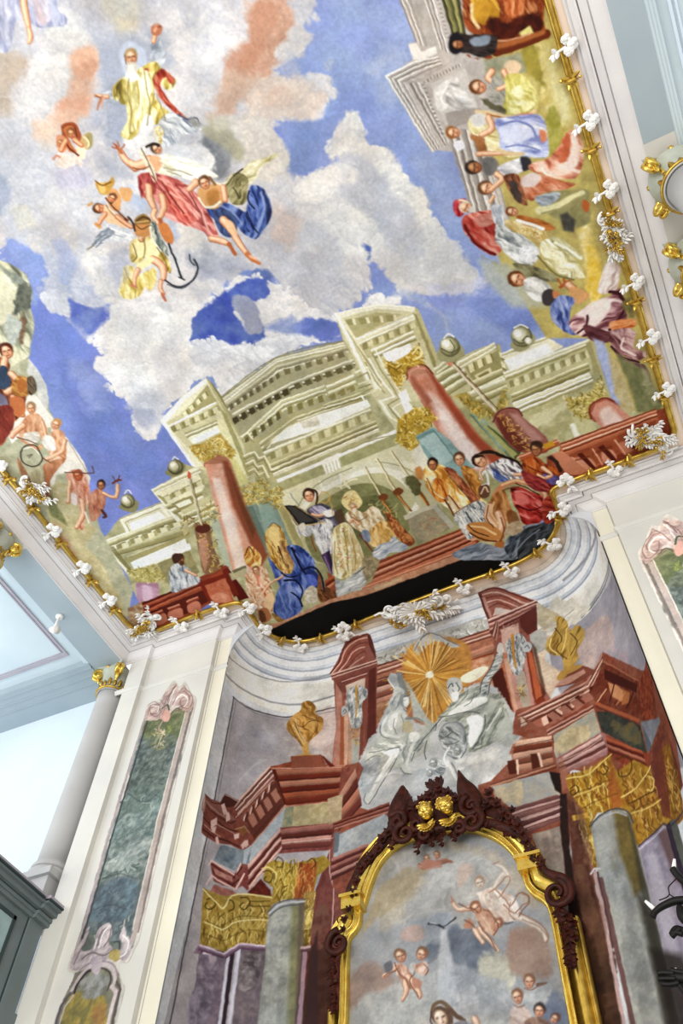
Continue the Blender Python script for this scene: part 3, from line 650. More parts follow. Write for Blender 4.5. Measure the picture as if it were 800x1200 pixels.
ARCH = '''
# ---- painted palace: silhouette and base tones
P bab791 c2=a5a27b ns=10 119,634 140,607 148,604 189,588 177,573 200,561 205,540 231,548 188,493 212,466 241,442 260,464 290,442 324,418 402,399 392,367 440,356 485,359 500,392 512,425 541,417 579,401 588,414 640,394 646,412 691,396 706,445 718,472 770,483 660,560 560,700 330,750 240,700 160,700 146,666
# left wing
B e9e4c9 cfcaa4 8f8b62 e6e1c6 120,634 205,600 212,612 126,644
P f1ede0 149,652 216,626 220,642 158,667
B e8e3c8 b8b48a 8e8a60 125,644 212,612 216,628 133,652
T 8d895f 6f6b48 n=5 ux=1.5 uy=6 gap=.5 136,638 212,608
T d8d3ae a39f74 n=5 ux=2 uy=6 gap=.5 142,637 218,607
P 9a966b 143,655 222,624 224,628 150,660
P f3f0e3 156,662 222,636 224,643 160,668
P e3dfc2 120,634 126,640 152,670 147,670
P 6e6b47 al=.7 126,640 133,640 156,668 152,670
B e6e1c4 b3af85 e0dbbd 157,668 222,643 224,652 164,675
P e6e2cc 140,607 189,588 200,603 148,624
P cfcbb0 147,611 188,595 197,606 152,622
P f0ede0 151,613 187,599 195,606 154,621
S 8d8960 w=1.4 140,608 189,589
S 8d8960 w=1.2 147,611 188,595
S a09b70 w=1.6 147,612 152,622
# second block with candle
P ded9b8 177,573 200,561 229,547 240,570 215,612 207,610
B eae5cb bab58b e9e4ca 177,573 232,548 236,553 181,579
T 8a865c 6f6b48 n=4 ux=2 uy=6 gap=.5 188,583 238,560
T cfcaa2 9a966b n=4 ux=2 uy=6 gap=.5 192,582 242,559
P ece8d4 177,573 181,576 212,608 208,612
P 9c986c 184,580 188,580 216,608 212,609
B d9d4ae 8a865c e6e1c4 8d895f 192,592 236,572 240,588 204,602
P 8c885e 200,590 224,580 228,590 210,598
P e9e4ca 205,591 222,584 225,589 210,595
P c3bf95 212,598 246,580 250,600 222,612
B d6d1ab 918d63 e3dec0 a9a57a d6d1ab 212,604 252,586 258,600 222,618
# upper left projecting block with column
P c6c29b 188,493 241,442 286,520 292,560 262,560 231,548
P f0ece0 188,493 212,466 241,442 243,447 214,473 196,494
P dbd6b8 196,494 214,473 243,447 246,452 210,486
P 9c986e 243,450 258,478 213,487
T d8d3ac 7e7a52 n=4 ux=3 uy=5 gap=.5 214,484 244,456
B f1ede2 c9c59d 194,500 253,470 255,475 198,506
T 837f56 6d6946 n=5 ux=2 uy=7 gap=.5 200,500 256,476
T d3cea6 a09c71 n=5 ux=2 uy=6 gap=.5 205,498 260,474
P f3f0e6 188,493 194,494 231,548 225,546
P dcd7b6 194,494 200,502 238,545 231,548
P e9e5cc 218,508 254,492 258,504 226,520
B a6a277 e5e0c2 98946a 216,507 254,491 256,497 219,513
P f1eee6 226,514 255,501 258,506 228,520
P aaa67b 241,442 246,446 290,518 286,522
P 7d7950 w=1 246,447 250,450 292,514 290,518
P d8d3a6 252,480 262,482 292,552 280,560 256,500
P 9a9669 258,478 266,486 296,555 290,558
P e2dc9e al=.8 268,540 276,538 290,562 278,562
# central pediment: outer raking cornice, dark coffers
P 9d9b7e 260,464 324,418 404,399 418,470 300,540 286,520
B 8b8a70 d5d3bf b3b197 e4e2d0 260,464 324,418 325,424 264,472
B 8b8a70 d5d3bf b3b197 e4e2d0 324,418 402,399 405,405 325,424
S 77755a w=1.3 260,464 324,418 402,399
B b9b79e 83816a cfcdb8 264,472 325,428 326,436 268,482
B b9b79e 83816a cfcdb8 325,428 406,406 409,413 326,436
T 5f5e4c 8c8a70 n=8 ux=2 uy=6 gap=.45 268,474 330,434
T 6d6b52 9c9a7e n=6 ux=2 uy=6 gap=.45 332,433 408,410
B dad7c2 99967a e2dfca 4f4e3e 272,484 340,448 342,456 276,494
B dad7c2 99967a e2dfca 5c5a46 340,448 414,420 417,428 342,456
T 474638 77755c n=7 ux=3 uy=7 gap=.4 272,490 340,452
T 5f5d48 8c8a6c n=6 ux=3 uy=6 gap=.4 344,450 416,424
# inner curved pediment
B e6e0bd b5b083 e9e4c6 8e8a60 dcd7b4 282,512 330,468 334,480 288,520
B e6e0bd b5b083 e9e4c6 8e8a60 dcd7b4 330,468 382,450 384,462 334,480
T 5e5b40 98946a n=5 ux=2 uy=8 gap=.5 286,512 332,478
T 77744f a8a478 n=4 ux=2 uy=8 gap=.5 336,477 384,460
P a19d74 290,524 340,486 392,470 398,486 344,500 304,532
B d0cbaa 918d65 dfdabb 8e8a62 296,524 346,488 348,496 302,534
B d0cbaa 918d65 dfdabb 8e8a62 346,488 424,462 428,468 348,496
P edeade 318,520 330,506 350,494 372,486 430,468 434,476 380,500
P d9d3c4 c2=c8c2ae ns=5 f=2 350,494 372,488 376,498 356,502
S a29e76 w=3 310,523 326,505 348,493
S e9e4cb w=1.6 313,525 329,507 350,495
P a7a378 380,450 412,436 416,452 384,464
B e6e1c6 a39f75 dcd7b4 8d895f 382,452 414,438 418,452 386,466
T 827e55 a8a478 n=3 ux=2 uy=7 gap=.5 386,462 420,448
B cac59c 8d8960 e6e1c4 767349 378,474 426,458 428,466 382,480
# lower entablature under it, zigzag return
P b0ac82 300,540 434,476 440,486 310,552
B e3dec2 9b976d 306,530 434,478 436,484 309,537
T 8b875e 726f4a n=8 ux=2 uy=8 gap=.48 316,530 430,483
T c9c49b a09c72 n=8 ux=2 uy=8 gap=.48 322,528 436,481
B c5c09a 88845c d8d3b4 7f7b55 e5e1ca c8c4a2 312,545 440,492 444,506 320,560
P f0ede2 324,562 470,500 474,512 330,572
B e9e5d4 b3af87 e5e0c6 9c9870 326,566 476,506 478,512 330,576
S 7d7a54 w=1.3 400,530 440,514 470,508
# zigzags left of the court
P a9a57c 285,520 300,512 322,560 330,580 308,584
S eae5c6 w=2 smooth=0 286,534 298,529 303,537 310,534 318,550 326,548
S 807c55 w=1.6 smooth=0 286,538 297,533 302,541 309,538 316,553 325,551
S eae5c6 w=2 smooth=0 288,543 297,539 302,547 308,545 315,559
S 807c55 w=1.6 smooth=0 289,547 297,543 302,551 307,549 313,563
S e0dbb8 w=1.6 smooth=0 291,552 298,548 303,556 309,553
S 8a865e w=1.4 smooth=0 292,556 298,552 303,560 309,557
S e9e4c6 w=2 smooth=0 282,512 290,506 296,514
S 8f8b62 w=1.5 smooth=0 284,516 291,510 297,518
# right projecting block
P c5c19c 392,367 440,356 485,359 512,425 500,470 470,512 440,470 404,399
B f0ecdc e0dbc0 eae6d0 cfcaa8 392,367 440,356 441,363 395,375
B f0ecdc e0dbc0 eae6d0 cfcaa8 440,356 486,359 484,366 441,363
P a5a178 402,376 440,366 470,368 420,395 410,395
T 8f8b62 d9d4ae n=4 ux=2 uy=7 gap=.5 404,374 468,368
B f3efe0 d9d4b0 eae5cc 414,398 486,367 488,373 418,405
P b5b188 420,404 488,373 500,396 430,420
T 88845b 6f6b48 n=5 ux=2 uy=8 gap=.5 424,402 486,376
T cbc69e a09c71 n=5 ux=2 uy=7 gap=.5 430,400 492,374
B e9e5cc a29e74 f0ecdc 8e8a60 434,410 484,387 488,398 440,420
P f5f3ec 448,414 480,402 484,412 456,426
P f1eddf 392,367 398,370 432,440 446,452 440,456 428,442
P dcd7b8 398,370 404,374 448,450 444,454
P 9d996f 404,384 410,392 448,446 446,450
P b0ac83 485,359 490,362 516,424 510,428
P 8a865c 484,366 488,368 512,428 508,430
S e9e5cc w=2 smooth=0 440,410 452,434 474,468 460,478 470,490
S 8a865e w=1.6 smooth=0 436,414 448,436 468,466 454,474 466,490
S efebd8 w=2.4 smooth=0 432,420 444,442 462,464 446,470 458,488
S 8f8b64 w=1.6 smooth=0 428,424 438,444 450,460
S e6e1c6 w=2.2 smooth=0 416,436 430,430 438,448 446,456
S 8b8760 w=1.8 smooth=0 418,442 430,436 438,454 424,460
S d9d4b2 w=1.8 smooth=0 420,450 434,445 440,458 424,464
S 77744f w=1.6 smooth=0 420,455 434,450
S eeeada w=2.4 smooth=0 424,464 430,476 418,482
S e9e5cc w=2 smooth=0 444,470 456,488 470,496
P f1eee6 466,462 476,455 484,478 490,494 478,490
# right wing behind second column
P b5b189 510,425 541,417 579,401 592,450 596,470 560,500 516,450
B e6e1c6 a7a379 dcd7b4 8d895f 508,432 540,408 544,416 514,440
B d9d4ae 8d895f e3dec0 8a865c dcd7b4 938f66 510,440 538,424 552,446 524,464
B ece8d0 b8b48a e6e1c6 536,424 579,401 582,407 540,432
P 8f8b62 545,430 584,410 592,446 560,456
T d3cea6 7b774f n=3 ux=3 uy=9 gap=.45 548,428 578,412
P c9c49b 556,440 574,430 580,444 562,452
P 77744c 560,440 572,434 576,442 564,448
B cbc69e 8b875e dad5b0 99956b 548,448 590,430 594,446 556,466
P a39f74 582,402 586,404 596,448 592,452
T d8d3ac 6f6b46 n=3 ux=5 uy=2 gap=.4 584,412 592,446
B e1dcc0 a6a278 cfcaa2 8a865c 540,462 596,440 600,456 548,480
# far right wing
P ddd8bc 588,414 640,394 660,406 598,436
P f2efe4 590,422 640,402 648,412 598,432
B ece8d2 a8a479 e8e3cb 586,414 640,393 642,399 588,420
B f3efe2 c0bb91 e9e4cc 94905f 590,436 691,396 693,404 592,445
P b4b087 592,446 694,404 700,426 598,470
T 84805a c7c39a n=8 ux=2 uy=8 gap=.5 596,446 692,408
T cfcba4 99956c n=8 ux=2 uy=8 gap=.5 601,445 697,407
P 96926a 686,402 694,398 704,434 696,438
B d3ceaa 8d895f a9a57b 79764c 598,462 688,424 692,434 600,472
B eeeada d5d0ac f1ede0 8d895f ece8d4 9c986e 600,472 690,436 696,448 606,486
P aca77e 691,396 694,397 716,468 710,462
P c2bd93 c2=b1ab7e ns=8 606,486 664,462 676,500 662,526 640,520 620,500
C d3cea8 c8c39a f=4 618,492 668,468 664,476 626,504
C a39e70 b0ab7e f=4 al=.8 618,510 668,492 666,500 640,512 624,516
P dcd8c0 667,497 674,494 682,514 674,518
P efecd8 669,497 671,496 679,514 677,516
P bcb88c 664,470 690,490 700,505 680,510 670,490
'''
COURT = '''
# ---- lower court: arch, apse hall, altar steps
P b1ae84 c2=9c9a70 ns=8 300,560 324,566 470,505 560,470 600,500 620,540 560,640 420,700 330,700 280,640
P d9d4b4 330,575 480,515 500,540 520,560 420,590 350,600
O d8d5bc 346,640 343,610 352,585 376,565 410,548 440,540 470,545 492,560 505,585 500,600 440,640 380,660
O e9e6d6 350,640 348,610 357,588 380,570 412,554 440,547 466,551 486,566 494,590 440,640 380,660
O c1bd96 354,640 353,612 361,592 383,575 413,560 440,554 460,558 476,572 486,590 440,640 380,660
O 7c7c54 f=2 c2=8f8e63 ns=6 360,640 358,612 368,594 388,580 414,568 436,566 458,574 472,592 480,620 440,650 380,660
O 5f6142 f=3 c2=75764f ns=5 388,600 410,586 440,580 458,592 468,620 440,630 400,630
X 9a9a68 56583a b0ae78 w=5 n=60 seed=4 430,580 462,592 480,640 450,650 430,610
S a9a878 w=1.5 440,590 446,586 450,592 446,598 440,596
S a9a878 w=1.5 452,606 458,602 462,608 457,614
S f0ede0 w=2 smooth=0 374,563 380,576
S f0ede0 w=2 smooth=0 398,553 400,572
P efece2 376,540 396,530 400,546 382,556
T efecdf a8a47c n=5 ux=3 uy=11 gap=.4 379,545 398,536
S 9b976e w=1.5 346,600 356,582 380,562 412,548
S 9b976e w=1.2 440,541 470,546 494,562 506,586
C e3dfca d3cfb2 f=3 466,540 496,548 510,575 496,560
P dedabd 330,582 346,575 345,600 340,640 330,600
# gold capitals and green pilasters beside the arch left
P d8d193 268,535 276,538 292,565 280,570
P 7f9186 c2=93a498 ns=8 288,592 326,584 348,640 330,660 300,640
P 9fb0a4 c2=8ea79a ns=6 302,592 316,586 326,612 322,632 310,622
P 6f8074 288,594 296,592 316,640 308,640
P c4bc8a 318,580 326,576 352,640 346,645
P a9a070 324,590 332,590 356,640 350,645
X d9bf62 9a7c2c f0dd96 7c6222 c9a94c w=3 n=120 seed=2 280,572 296,565 312,560 318,575 316,590 300,590 284,592
X d9bf62 9a7c2c f0dd96 7c6222 w=3 n=50 seed=3 316,576 328,568 332,584 326,596 318,592
# side buttress panels between column shafts left
P 8a9c94 c2=a3b2a6 ns=8 250,600 262,588 280,650 284,670 268,680 258,640
P b9bfa8 246,610 256,600 276,676 270,684
# left big column
O b07a60 f=1 240,545 243,536 256,533 266,538 270,550 262,552 246,552
P d49a80 c2=dcb09a ns=8 240,544 268,542 284,590 310,660 300,676 274,674 254,600
P 8c5038 f=5 260,540 269,540 288,592 314,650 306,664 290,630 272,590
P 5e4028 al=.6 f=3 268,548 276,570 300,620 296,630 280,590
P ecd6c8 f=5 248,560 258,560 276,610 292,670 280,672 262,610
P f0dfd2 f=4 al=.8 258,600 270,600 286,668 276,668
S b0705a w=2.5 240,546 243,537 256,533 267,538 270,546
P cdb468 c2=a98d44 ns=4 f=2 222,524 236,519 258,508 276,528 272,538 256,532 240,542 230,534
X e4cb7e a78635 f6e9b4 8a6c26 d2b458 w=3 n=130 seed=6 221,524 236,520 258,508 276,530 272,536 256,532 240,540 232,540
X efe2ac c9ab52 w=3 n=40 seed=8 244,514 258,510 266,530 252,530
S a78635 w=1.6 225,523 232,522 236,528 231,532 226,528
S f0e2a4 w=1.6 248,520 256,514 262,518 258,526
# urns
O 8f8b66 f=1.5 140,592 146,598 158,600 163,590 158,586
Q 5f5c3e 9a9672 d5d1b6 fbf9ee r=8.5 150,587
S 57543a w=1.3 142,590 150,594 158,590
S f4f1e4 w=1.6 146,578 150,574 154,578
S 57543a w=1.2 150,582 154,588 152,594
O 8f8b66 f=1.5 194,552 200,558 212,556 218,546 212,542
Q 4f4c34 8a8664 cac6a8 f4f2e4 r=9 206,547
S 57543a w=1.3 198,551 206,554 214,549
S f4f1e4 w=1.5 202,538 205,535 209,538
S 57543a w=1.2 207,540 210,547 208,553
# left end column and capital
P c39fb0 c2=b58da0 ns=6 159,684 165,680 180,680 187,688 186,702 166,712 160,700
O d9bccb f=4 168,684 176,684 178,702 168,704
O a87d90 f=2 al=.8 160,684 168,680 184,682 186,690 182,688 168,685 162,688
P c9bd84 c2=a39858 ns=4 f=2 148,668 164,665 180,661 196,673 184,682 162,682 152,674
X d9cc8c 98884a f0e8ba 7a6c38 c4b468 w=2.6 n=130 seed=11 146,668 164,664 180,660 196,672 196,680 184,682 162,682 152,674
# right big column with cap
P c7c29a 478,470 496,470 560,540 546,556
O b98870 f=1 476,440 478,431 488,427 500,430 508,440 500,450 484,450
P bd8068 c2=cf9a86 ns=9 476,440 506,436 560,510 586,540 566,552 540,552 510,500
P e6d3cb c2=dcbdb0 ns=8 f=6 502,460 512,464 556,520 574,548 552,552 520,510
P f2e6e0 f=6 al=.8 512,478 520,480 552,524 562,544 550,546 530,515
P 9c4f38 f=5 500,434 508,440 556,506 590,538 580,546 548,512 514,460
P 9a5c46 f=4 al=.8 478,440 484,440 506,470 500,476
S 7a3a2a w=2.2 476,444 477,433 487,427 499,429 507,438
S d9a090 w=1.4 479,446 480,436 488,431 498,432
P cfb255 c2=a88a38 ns=4 f=2 450,421 462,426 476,416 490,403 496,426 478,430 474,444 466,454 460,446
X e9d27e a07d26 f8eab0 7e6020 d4b24a w=3 n=140 seed=14 449,420 462,426 476,416 490,402 496,420 496,428 478,430 474,444 468,456 458,446
S f6e9ae w=2.5 484,414 490,406 494,414 488,420
S 7e6020 w=1.8 456,428 464,432 470,428
P cbb057 c2=a58738 ns=4 f=2 466,492 484,479 500,477 510,490 498,505 490,522 480,528 464,516
X e2c86c a07d26 f4e4a0 7e6020 c9a63e w=3.5 n=130 seed=15 464,492 484,478 500,476 512,490 498,506 490,524 480,530 462,516 466,504
P e2decc 482,530 506,504 520,520 548,540 520,560 494,560
P 9bb5b2 c2=86a3a0 ns=9 487,510 508,500 526,515 556,548 540,560 515,560 500,535
P 77928f 487,512 507,502 509,505 490,515
P b5c8c4 c2=a6bdb9 ns=8 491,516 508,506 532,536 518,546
S 6b8783 w=1.5 508,504 536,540
P c0bd9a al=.9 470,560 500,548 520,600 500,610
# mid candle column right
P 6e7f66 550,486 556,482 604,530 598,538
P 95ab9c c2=7f9888 ns=6 550,482 562,486 596,524 590,530
P 4f5c3a 568,500 572,498 610,530 604,538
P a8a66e 560,492 570,498 606,532 600,536
P b99e58 c2=8f8450 ns=4 f=2 534,463 546,459 560,471 580,480 590,454 595,470 584,487 560,489 546,477
X c8a544 7e621c e8d080 99955a w=3.5 n=90 seed=21 534,462 546,458 560,470 580,480 590,452 596,470 584,488 560,490 546,478
O 9c6a60 c2=8a5448 f=1.5 578,492 582,482 594,477 606,478 612,488 640,512 640,530 612,530 596,520
P b78a80 f=4 596,484 606,484 636,514 626,520
P 6e3830 f=3 580,488 590,490 620,524 608,530 590,512
X c9974a 7a4c1c e9c680 w=3 n=60 seed=23 584,486 594,486 628,520 622,536 604,522 592,504
S 6e3830 w=2 578,494 583,483 594,478 606,479 612,487
S c9b08a w=3.5 smooth=0 527,424 550,448 580,482
S e9e2cf w=2 smooth=0 528,425 550,449 580,481
S 6a5030 w=1.2 smooth=0 530,423 552,447 583,479
O d98e72 522,418 526,420 530,426 526,428 523,424
# urns right
O a5a17a f=1.5 512,420 516,404 524,396 536,400 544,414 530,424
Q 6a6748 a29e78 d8d4ba fbf9ee r=12 527,406
S 57543a w=1.3 517,408 527,413 538,407
S f4f1e4 w=1.8 520,396 526,391 532,395
S 57543a w=1.2 527,398 532,406 529,414
O a5a17a f=1.5 598,402 606,412 618,408 628,396 618,390
Q 6a6748 a29e78 dcd8c0 fdfbf2 r=12.5 611,394
S 57543a w=1.4 601,397 611,402 623,395
S 57543a w=2 612,399 617,394 621,397
S f4f1e4 w=1.8 602,384 610,380 618,384
Q c9c5a8 e9e6d4 fdfbf2 r=4 619,399
# right end column on balustrade
P cfc07c c2=a8995a ns=4 f=2 662,466 676,465 690,459 704,444 709,462 704,470 694,478 690,489 678,490 668,479
X e0d08a 8f7c38 f2e8b8 6e5e2a c9b664 w=3 n=170 seed=31 660,466 676,464 690,458 704,442 710,462 706,470 694,478 690,490 676,492 668,480
O a35f4a 692,490 690,478 696,470 708,465 718,468 726,478 722,484 700,494
P d29a86 c2=c98a76 ns=6 692,484 698,472 710,468 722,474 742,492 712,505 704,502
O ecd2c6 f=5 702,484 712,476 724,486 730,494 712,502
S 7c3a2a w=2.2 692,490 690,478 697,470 708,466 719,470
# balustrade right
P 9a553e c2=84402c ns=6 f=2 640,535 700,512 770,480 800,470 810,520 700,575 640,580
P b4694c 656,522 766,482 772,495 760,510 690,552 668,556 652,540
B 8a4228 e0a184 a85638 f0c0a4 7c3a22 c27a58 656,519 768,478 770,490 660,532
P 8f4a30 c2=a35a3c 662,534 768,492 766,510 690,548 672,552
O c98468 664,540 680,535 694,540 690,550 674,554
O d89a80 f=2 676,540 690,536 698,546 684,552
O d89a80 f=2 704,530 716,527 722,538 708,542
O c98468 f=2 724,520 738,516 742,526 730,532
O b87050 f=2 742,512 756,504 758,514 746,520
P 5a2414 676,532 682,530 698,548 694,550
P 5a2414 700,524 706,521 722,538 718,541
P 5a2414 730,512 734,510 744,524 740,526
S e9b294 w=2 smooth=0 670,536 690,552
S e9b294 w=2 smooth=0 694,526 706,544
S e9b294 w=2 smooth=0 720,515 732,532
S 7c3a22 w=1.5 smooth=0 672,540 690,534
S 7c3a22 w=1.5 smooth=0 698,530 716,523
P cd8a6c 646,532 658,528 688,550 680,556 664,556
P b2603f 606,534 652,514 656,520 612,542
S f0bfa4 w=1.8 smooth=0 606,536 654,516
S 7c3a22 w=1.4 smooth=0 608,541 656,521
P c99a34 636,520 648,516 650,522 638,526
# balustrade left
P b9a888 c2=8f6a50 ns=5 f=2 150,712 168,704 180,735 240,730 285,712 290,740 180,760 150,740
P 8f452e c2=a05538 168,712 238,684 246,706 222,724 180,736 168,728
B 5a2012 a85c42 6e2a1a b9694c 166,706 236,678 238,688 170,718
P 5c2416 172,718 240,690 244,704 226,716 184,730
O c07a62 176,724 192,718 196,726 186,732 178,732
O c4806a 198,716 212,712 214,722 204,724 198,724
O c4806a 220,708 232,704 236,714 226,718 220,716
B cd8a70 8a3f2a 174,720 190,714 192,718 176,724
B cd8a70 8a3f2a 196,712 210,707 212,711 198,716
B cd8a70 8a3f2a 218,704 232,698 234,702 220,708
P a14e34 234,676 268,664 270,670 237,682
P 7c2e1c 232,682 268,670 272,700 278,712 250,712 242,700
P b4644a c2=c27a5c ns=5 240,686 266,676 274,704 250,708
C d8a086 c88468 ns=4 f=2 rough=2 248,698 262,694 272,704 254,706
P 5e1c10 266,664 274,674 292,700 280,704 272,690
P 742c1c 258,662 266,664 280,696 274,700
P 8c4632 234,676 264,662 268,664 238,680
# candle stand left
O 8a6a50 f=1.5 228,616 236,612 244,614 250,640 258,664 240,672 234,650
P c49a80 c2=b8876a ns=5 232,622 240,618 246,650 240,670 234,650
X c9ab52 7e6228 e4cf8e 6a4c2c w=3 n=90 seed=41 212,606 232,604 250,618 262,664 246,672 240,640 220,628 212,616
X bda860 857440 e4d8a2 w=3 n=50 seed=42 238,590 256,588 258,606 246,616 234,602
O 5e3226 f=1 229,618 236,614 245,615 246,621 238,625 231,623
S b9ab80 w=3 smooth=0 222,561 236,614
S e9e2cf w=1.6 smooth=0 221,561 235,613
S 5c5638 w=1 smooth=0 224,561 238,613
O c9674a 220,552 223,554 224,560 220,560
# man in grey cloak behind balustrade
P a39a72 c2=8f8860 ns=6 184,660 222,644 234,670 202,692 196,680
D 5c6068 9da2a8 c9ccce e6e6e6 a=80 sc=3 198,672 202,662 212,660 224,668 234,678 232,684 216,690 202,694 199,684
L w=6/5 218,668 230,674
H dark 3e2a20 r=6 a=-115 211,655 5a3a26
O 4a3024 201,652 206,648 213,650 212,656 204,660
# bishop left in gold and blue cloaked figure
D 8f5a38 d0a078 efe0c8 b47048 a=60 sc=3.5 288,676 298,664 312,666 318,690 320,712 310,728 300,716 290,696
D c46a4a e2b494 f4ebdc a=75 sc=3 296,668 306,668 310,690 316,710 304,712 298,690
D a5471f d9b15e f0e0a8 a=110 sc=2.5 288,660 286,646 294,640 304,648 306,660 298,664
S 5c3020 w=1.5 288,648 292,640 298,650
H flesh 8a5a3a r=4.5 a=-110 300,668 b09070
S b0532f w=4 w1=2 306,690 312,700 318,716
L w=4/3 308,694 316,684 322,680
O e4c49c f=1.5 310,700 318,694 322,704 316,716 310,712
C e6d4ba c99a78 ns=3 f=2 rough=2 298,684 306,690 310,704 302,708
O a8704a f=2 302,716 312,712 318,724 306,730
O 5a3a2a al=.9 303,716 308,716 312,726 306,728
D 8a5f2c c99c4e ecd292 9a7038 a=75 sc=3 310,628 318,614 330,618 338,640 348,664 340,672 322,664 316,650
O e9cf8e f=2 314,622 320,616 326,622 328,640 322,640
S 4a2c18 w=2.5 326,640 334,660 338,664
D 5c3a28 b08858 d8b878 a=70 sc=3 328,634 336,638 348,660 340,668 332,656
D 23305c 3e5290 6679b4 9fabd6 a=75 sc=5 314,654 318,656 328,668 340,672 344,660 336,640 352,640 368,656 368,672 362,690 352,700 346,714 336,724 326,724 320,712 328,690 322,676
D 33447c 5f74b0 8d9cca a=80 sc=4 326,690 336,684 348,692 354,712 340,726 326,722 322,708
D 2a3868 4f62a2 7485c0 a=70 sc=4 344,644 356,648 366,660 364,670 352,666
S 101630 w=4 w1=2 342,642 350,660 356,670 362,676
S 141c3c w=4 w1=2 334,680 346,680 354,690 352,704
S 141c3c w=3 342,694 350,700 354,710
O 2f3c72 f=2 358,670 368,668 374,676 372,688 364,688
D 4a5cb0 6f80c8 a=60 sc=3 358,674 368,674 372,684 364,688
S 141c3c w=3 354,668 366,664 376,674 380,694
C dcd6c6 b8ab92 ns=3 f=1.5 rough=2 358,690 366,686 372,694 370,704 360,706 356,698
D 6a3a22 9c6a40 3a2418 a=60 sc=3 374,668 378,690 386,700 382,706 372,700
C a8854c 7a5a2c ns=3 f=1.5 rough=2 320,718 340,728 356,716 352,726 336,732 322,726
L w=4/3 322,680 330,676 334,668
# pale ground left of arch
P b9b08c f=2 268,672 288,664 290,672 272,680
P 5f5e44 f=1 al=.8 272,668 288,662 289,665 274,671
# cleric in black and purple, holding book with crozier
D 2c2830 54505e 8c8796 a=60 sc=3 360,596 372,590 384,592 396,600 402,612 400,622 388,616 372,612 362,604
D 6a5f78 a89fb2 d2cdd8 a=30 sc=2.5 362,596 374,592 386,600 372,606
D 77757e b5b4b8 e4e3e2 f4f3ef a=78 sc=2.4 366,616 380,608 390,612 388,630 390,646 380,652 374,644 368,630
D d5d3d2 a7a5a8 efeeea a=60 sc=2.5 348,618 358,612 368,618 362,628 352,626
P 5c4468 376,650 386,644 392,670 388,674
P 3a2c44 382,648 386,644 392,670 390,673
S a890b4 w=1.5 380,652 388,672
P 2c2a2a 332,592 346,592 374,612 380,610 362,614 348,616
P 4a4642 336,593 346,594 368,610 352,612
S d9b878 w=1.6 smooth=0 332,592 350,616 380,612
S a58858 w=1.4 smooth=0 346,592 378,611
S 7e8488 w=1.2 smooth=0 340,578 350,592
H flesh 3a2a22 r=7.5 a=-105 362,580
S 4a3020 w=3 358,574 368,574 372,580 370,590
L w=5/4 380,602 372,604 366,602
O f1eeea f=1.5 378,600 388,596 392,602 384,606
S c9a45c w=1.6 374,582 378,576 384,578 386,584 380,590 376,586
S c9a45c w=1.4 384,584 388,592 390,602
O e3dcca f=1.5 350,616 356,612 358,620 352,622
S 8c5038 w=2 364,628 368,640 370,646
O 5a4636 f=2 al=.9 392,600 400,596 404,608 398,616 394,610
# crucifix
S efe6c4 w=3 400,556 404,566 410,572
S efe6c4 w=2.5 394,569 402,568 412,562 418,561
S b9a870 w=1 396,572 410,576
# kneeling bishop in gold chasuble
D a89258 d3c592 efe6c6 f8f3e0 a=85 sc=3.5 388,628 394,616 404,612 412,618 418,630 426,650 428,664 414,676 400,678 390,672 390,650
X b0503a 7c8a6c e9dcae c9a94c w=2.4 n=60 seed=51 394,620 408,618 414,640 410,668 396,668
D e9e1c4 c9b47c f5efd8 a=82 sc=3 406,614 414,622 424,650 420,668 412,664 410,640
D 8c9094 bfc0bc ececE6 a=-30 sc=3.5 392,680 404,680 418,668 430,660 438,656 440,664 430,678 424,690 408,694 394,700
C 84785c b7a984 ns=4 f=2 rough=2 al=.9 424,654 438,652 446,664 434,676 428,680
S 5e5040 w=1.5 416,672 428,664
# seated pope in mitre
D a88a62 dfcfae f3ecdc a=60 sc=3 404,604 414,596 426,600 436,592 446,600 452,616 446,628 438,636 424,624 412,616
O e8d9a0 400,588 404,578 414,574 420,580 424,590 414,598 406,596
X c9974a f4e8b8 a85c34 w=2.5 n=30 seed=52 402,580 416,576 422,590 410,596
H flesh c9b090 r=4.6 a=-110 414,594 e6ddd0
L w=4/4 420,614 414,608 410,612
S 8a6a48 w=1.2 412,606 420,610 430,604
D a07838 d8ad64 f0d59e a=70 sc=3 438,616 450,610 462,620 468,626 460,632 446,640 436,640 430,630
D 6f3a24 a8633a c98e5a a=60 sc=3 452,600 462,606 476,622 486,634 478,640 466,630 456,616
X 8a4a28 d89a58 e9c080 w=2.5 n=50 seed=53 448,596 458,600 474,626 482,636 468,634 454,612
S 7c3a3a w=3 w1=1.5 422,626 432,640 442,652
D 7f8a98 b9c0c8 e8e9ea a=-25 sc=3 436,650 444,638 456,634 460,628 468,634 478,640 470,646 456,648 448,656
D 6e7a90 a8b2c0 a=50 sc=2.5 424,622 432,622 434,634 426,632
# candlesticks: tapers, drip pans, stems
S f0e4c0 w=1.8 smooth=0 426,547 446,581
S 7c6a3c w=1 smooth=0 428,547 448,580
S f0e4c0 w=1.8 smooth=0 440,537 462,574
S 7c6a3c w=1 smooth=0 442,537 464,573
S f0e4c0 w=1.8 smooth=0 457,528 483,566
S 7c6a3c w=1 smooth=0 459,528 485,565
O 7a4a2c 443,582 448,578 454,580 453,585 446,586
O 7a4a2c 460,576 466,571 472,574 470,579 463,580
O 7a4a2c 481,568 487,564 493,566 491,571 484,572
S 8a5428 w=5 w1=2.5 448,586 454,594 460,602
S d8a860 w=1.6 448,587 458,600
S 8a5428 w=5 w1=2.5 466,580 474,590 482,598
S d8a860 w=1.6 466,581 479,596
S 8a5428 w=5 w1=3 488,572 496,582 502,592
S d8a860 w=1.6 487,573 499,590
C 5c5a3c 6f6d48 f=2 ns=4 474,560 482,556 492,568 488,580
# steps and altar block right
P 8f8c6e 474,606 512,590 534,616 490,638
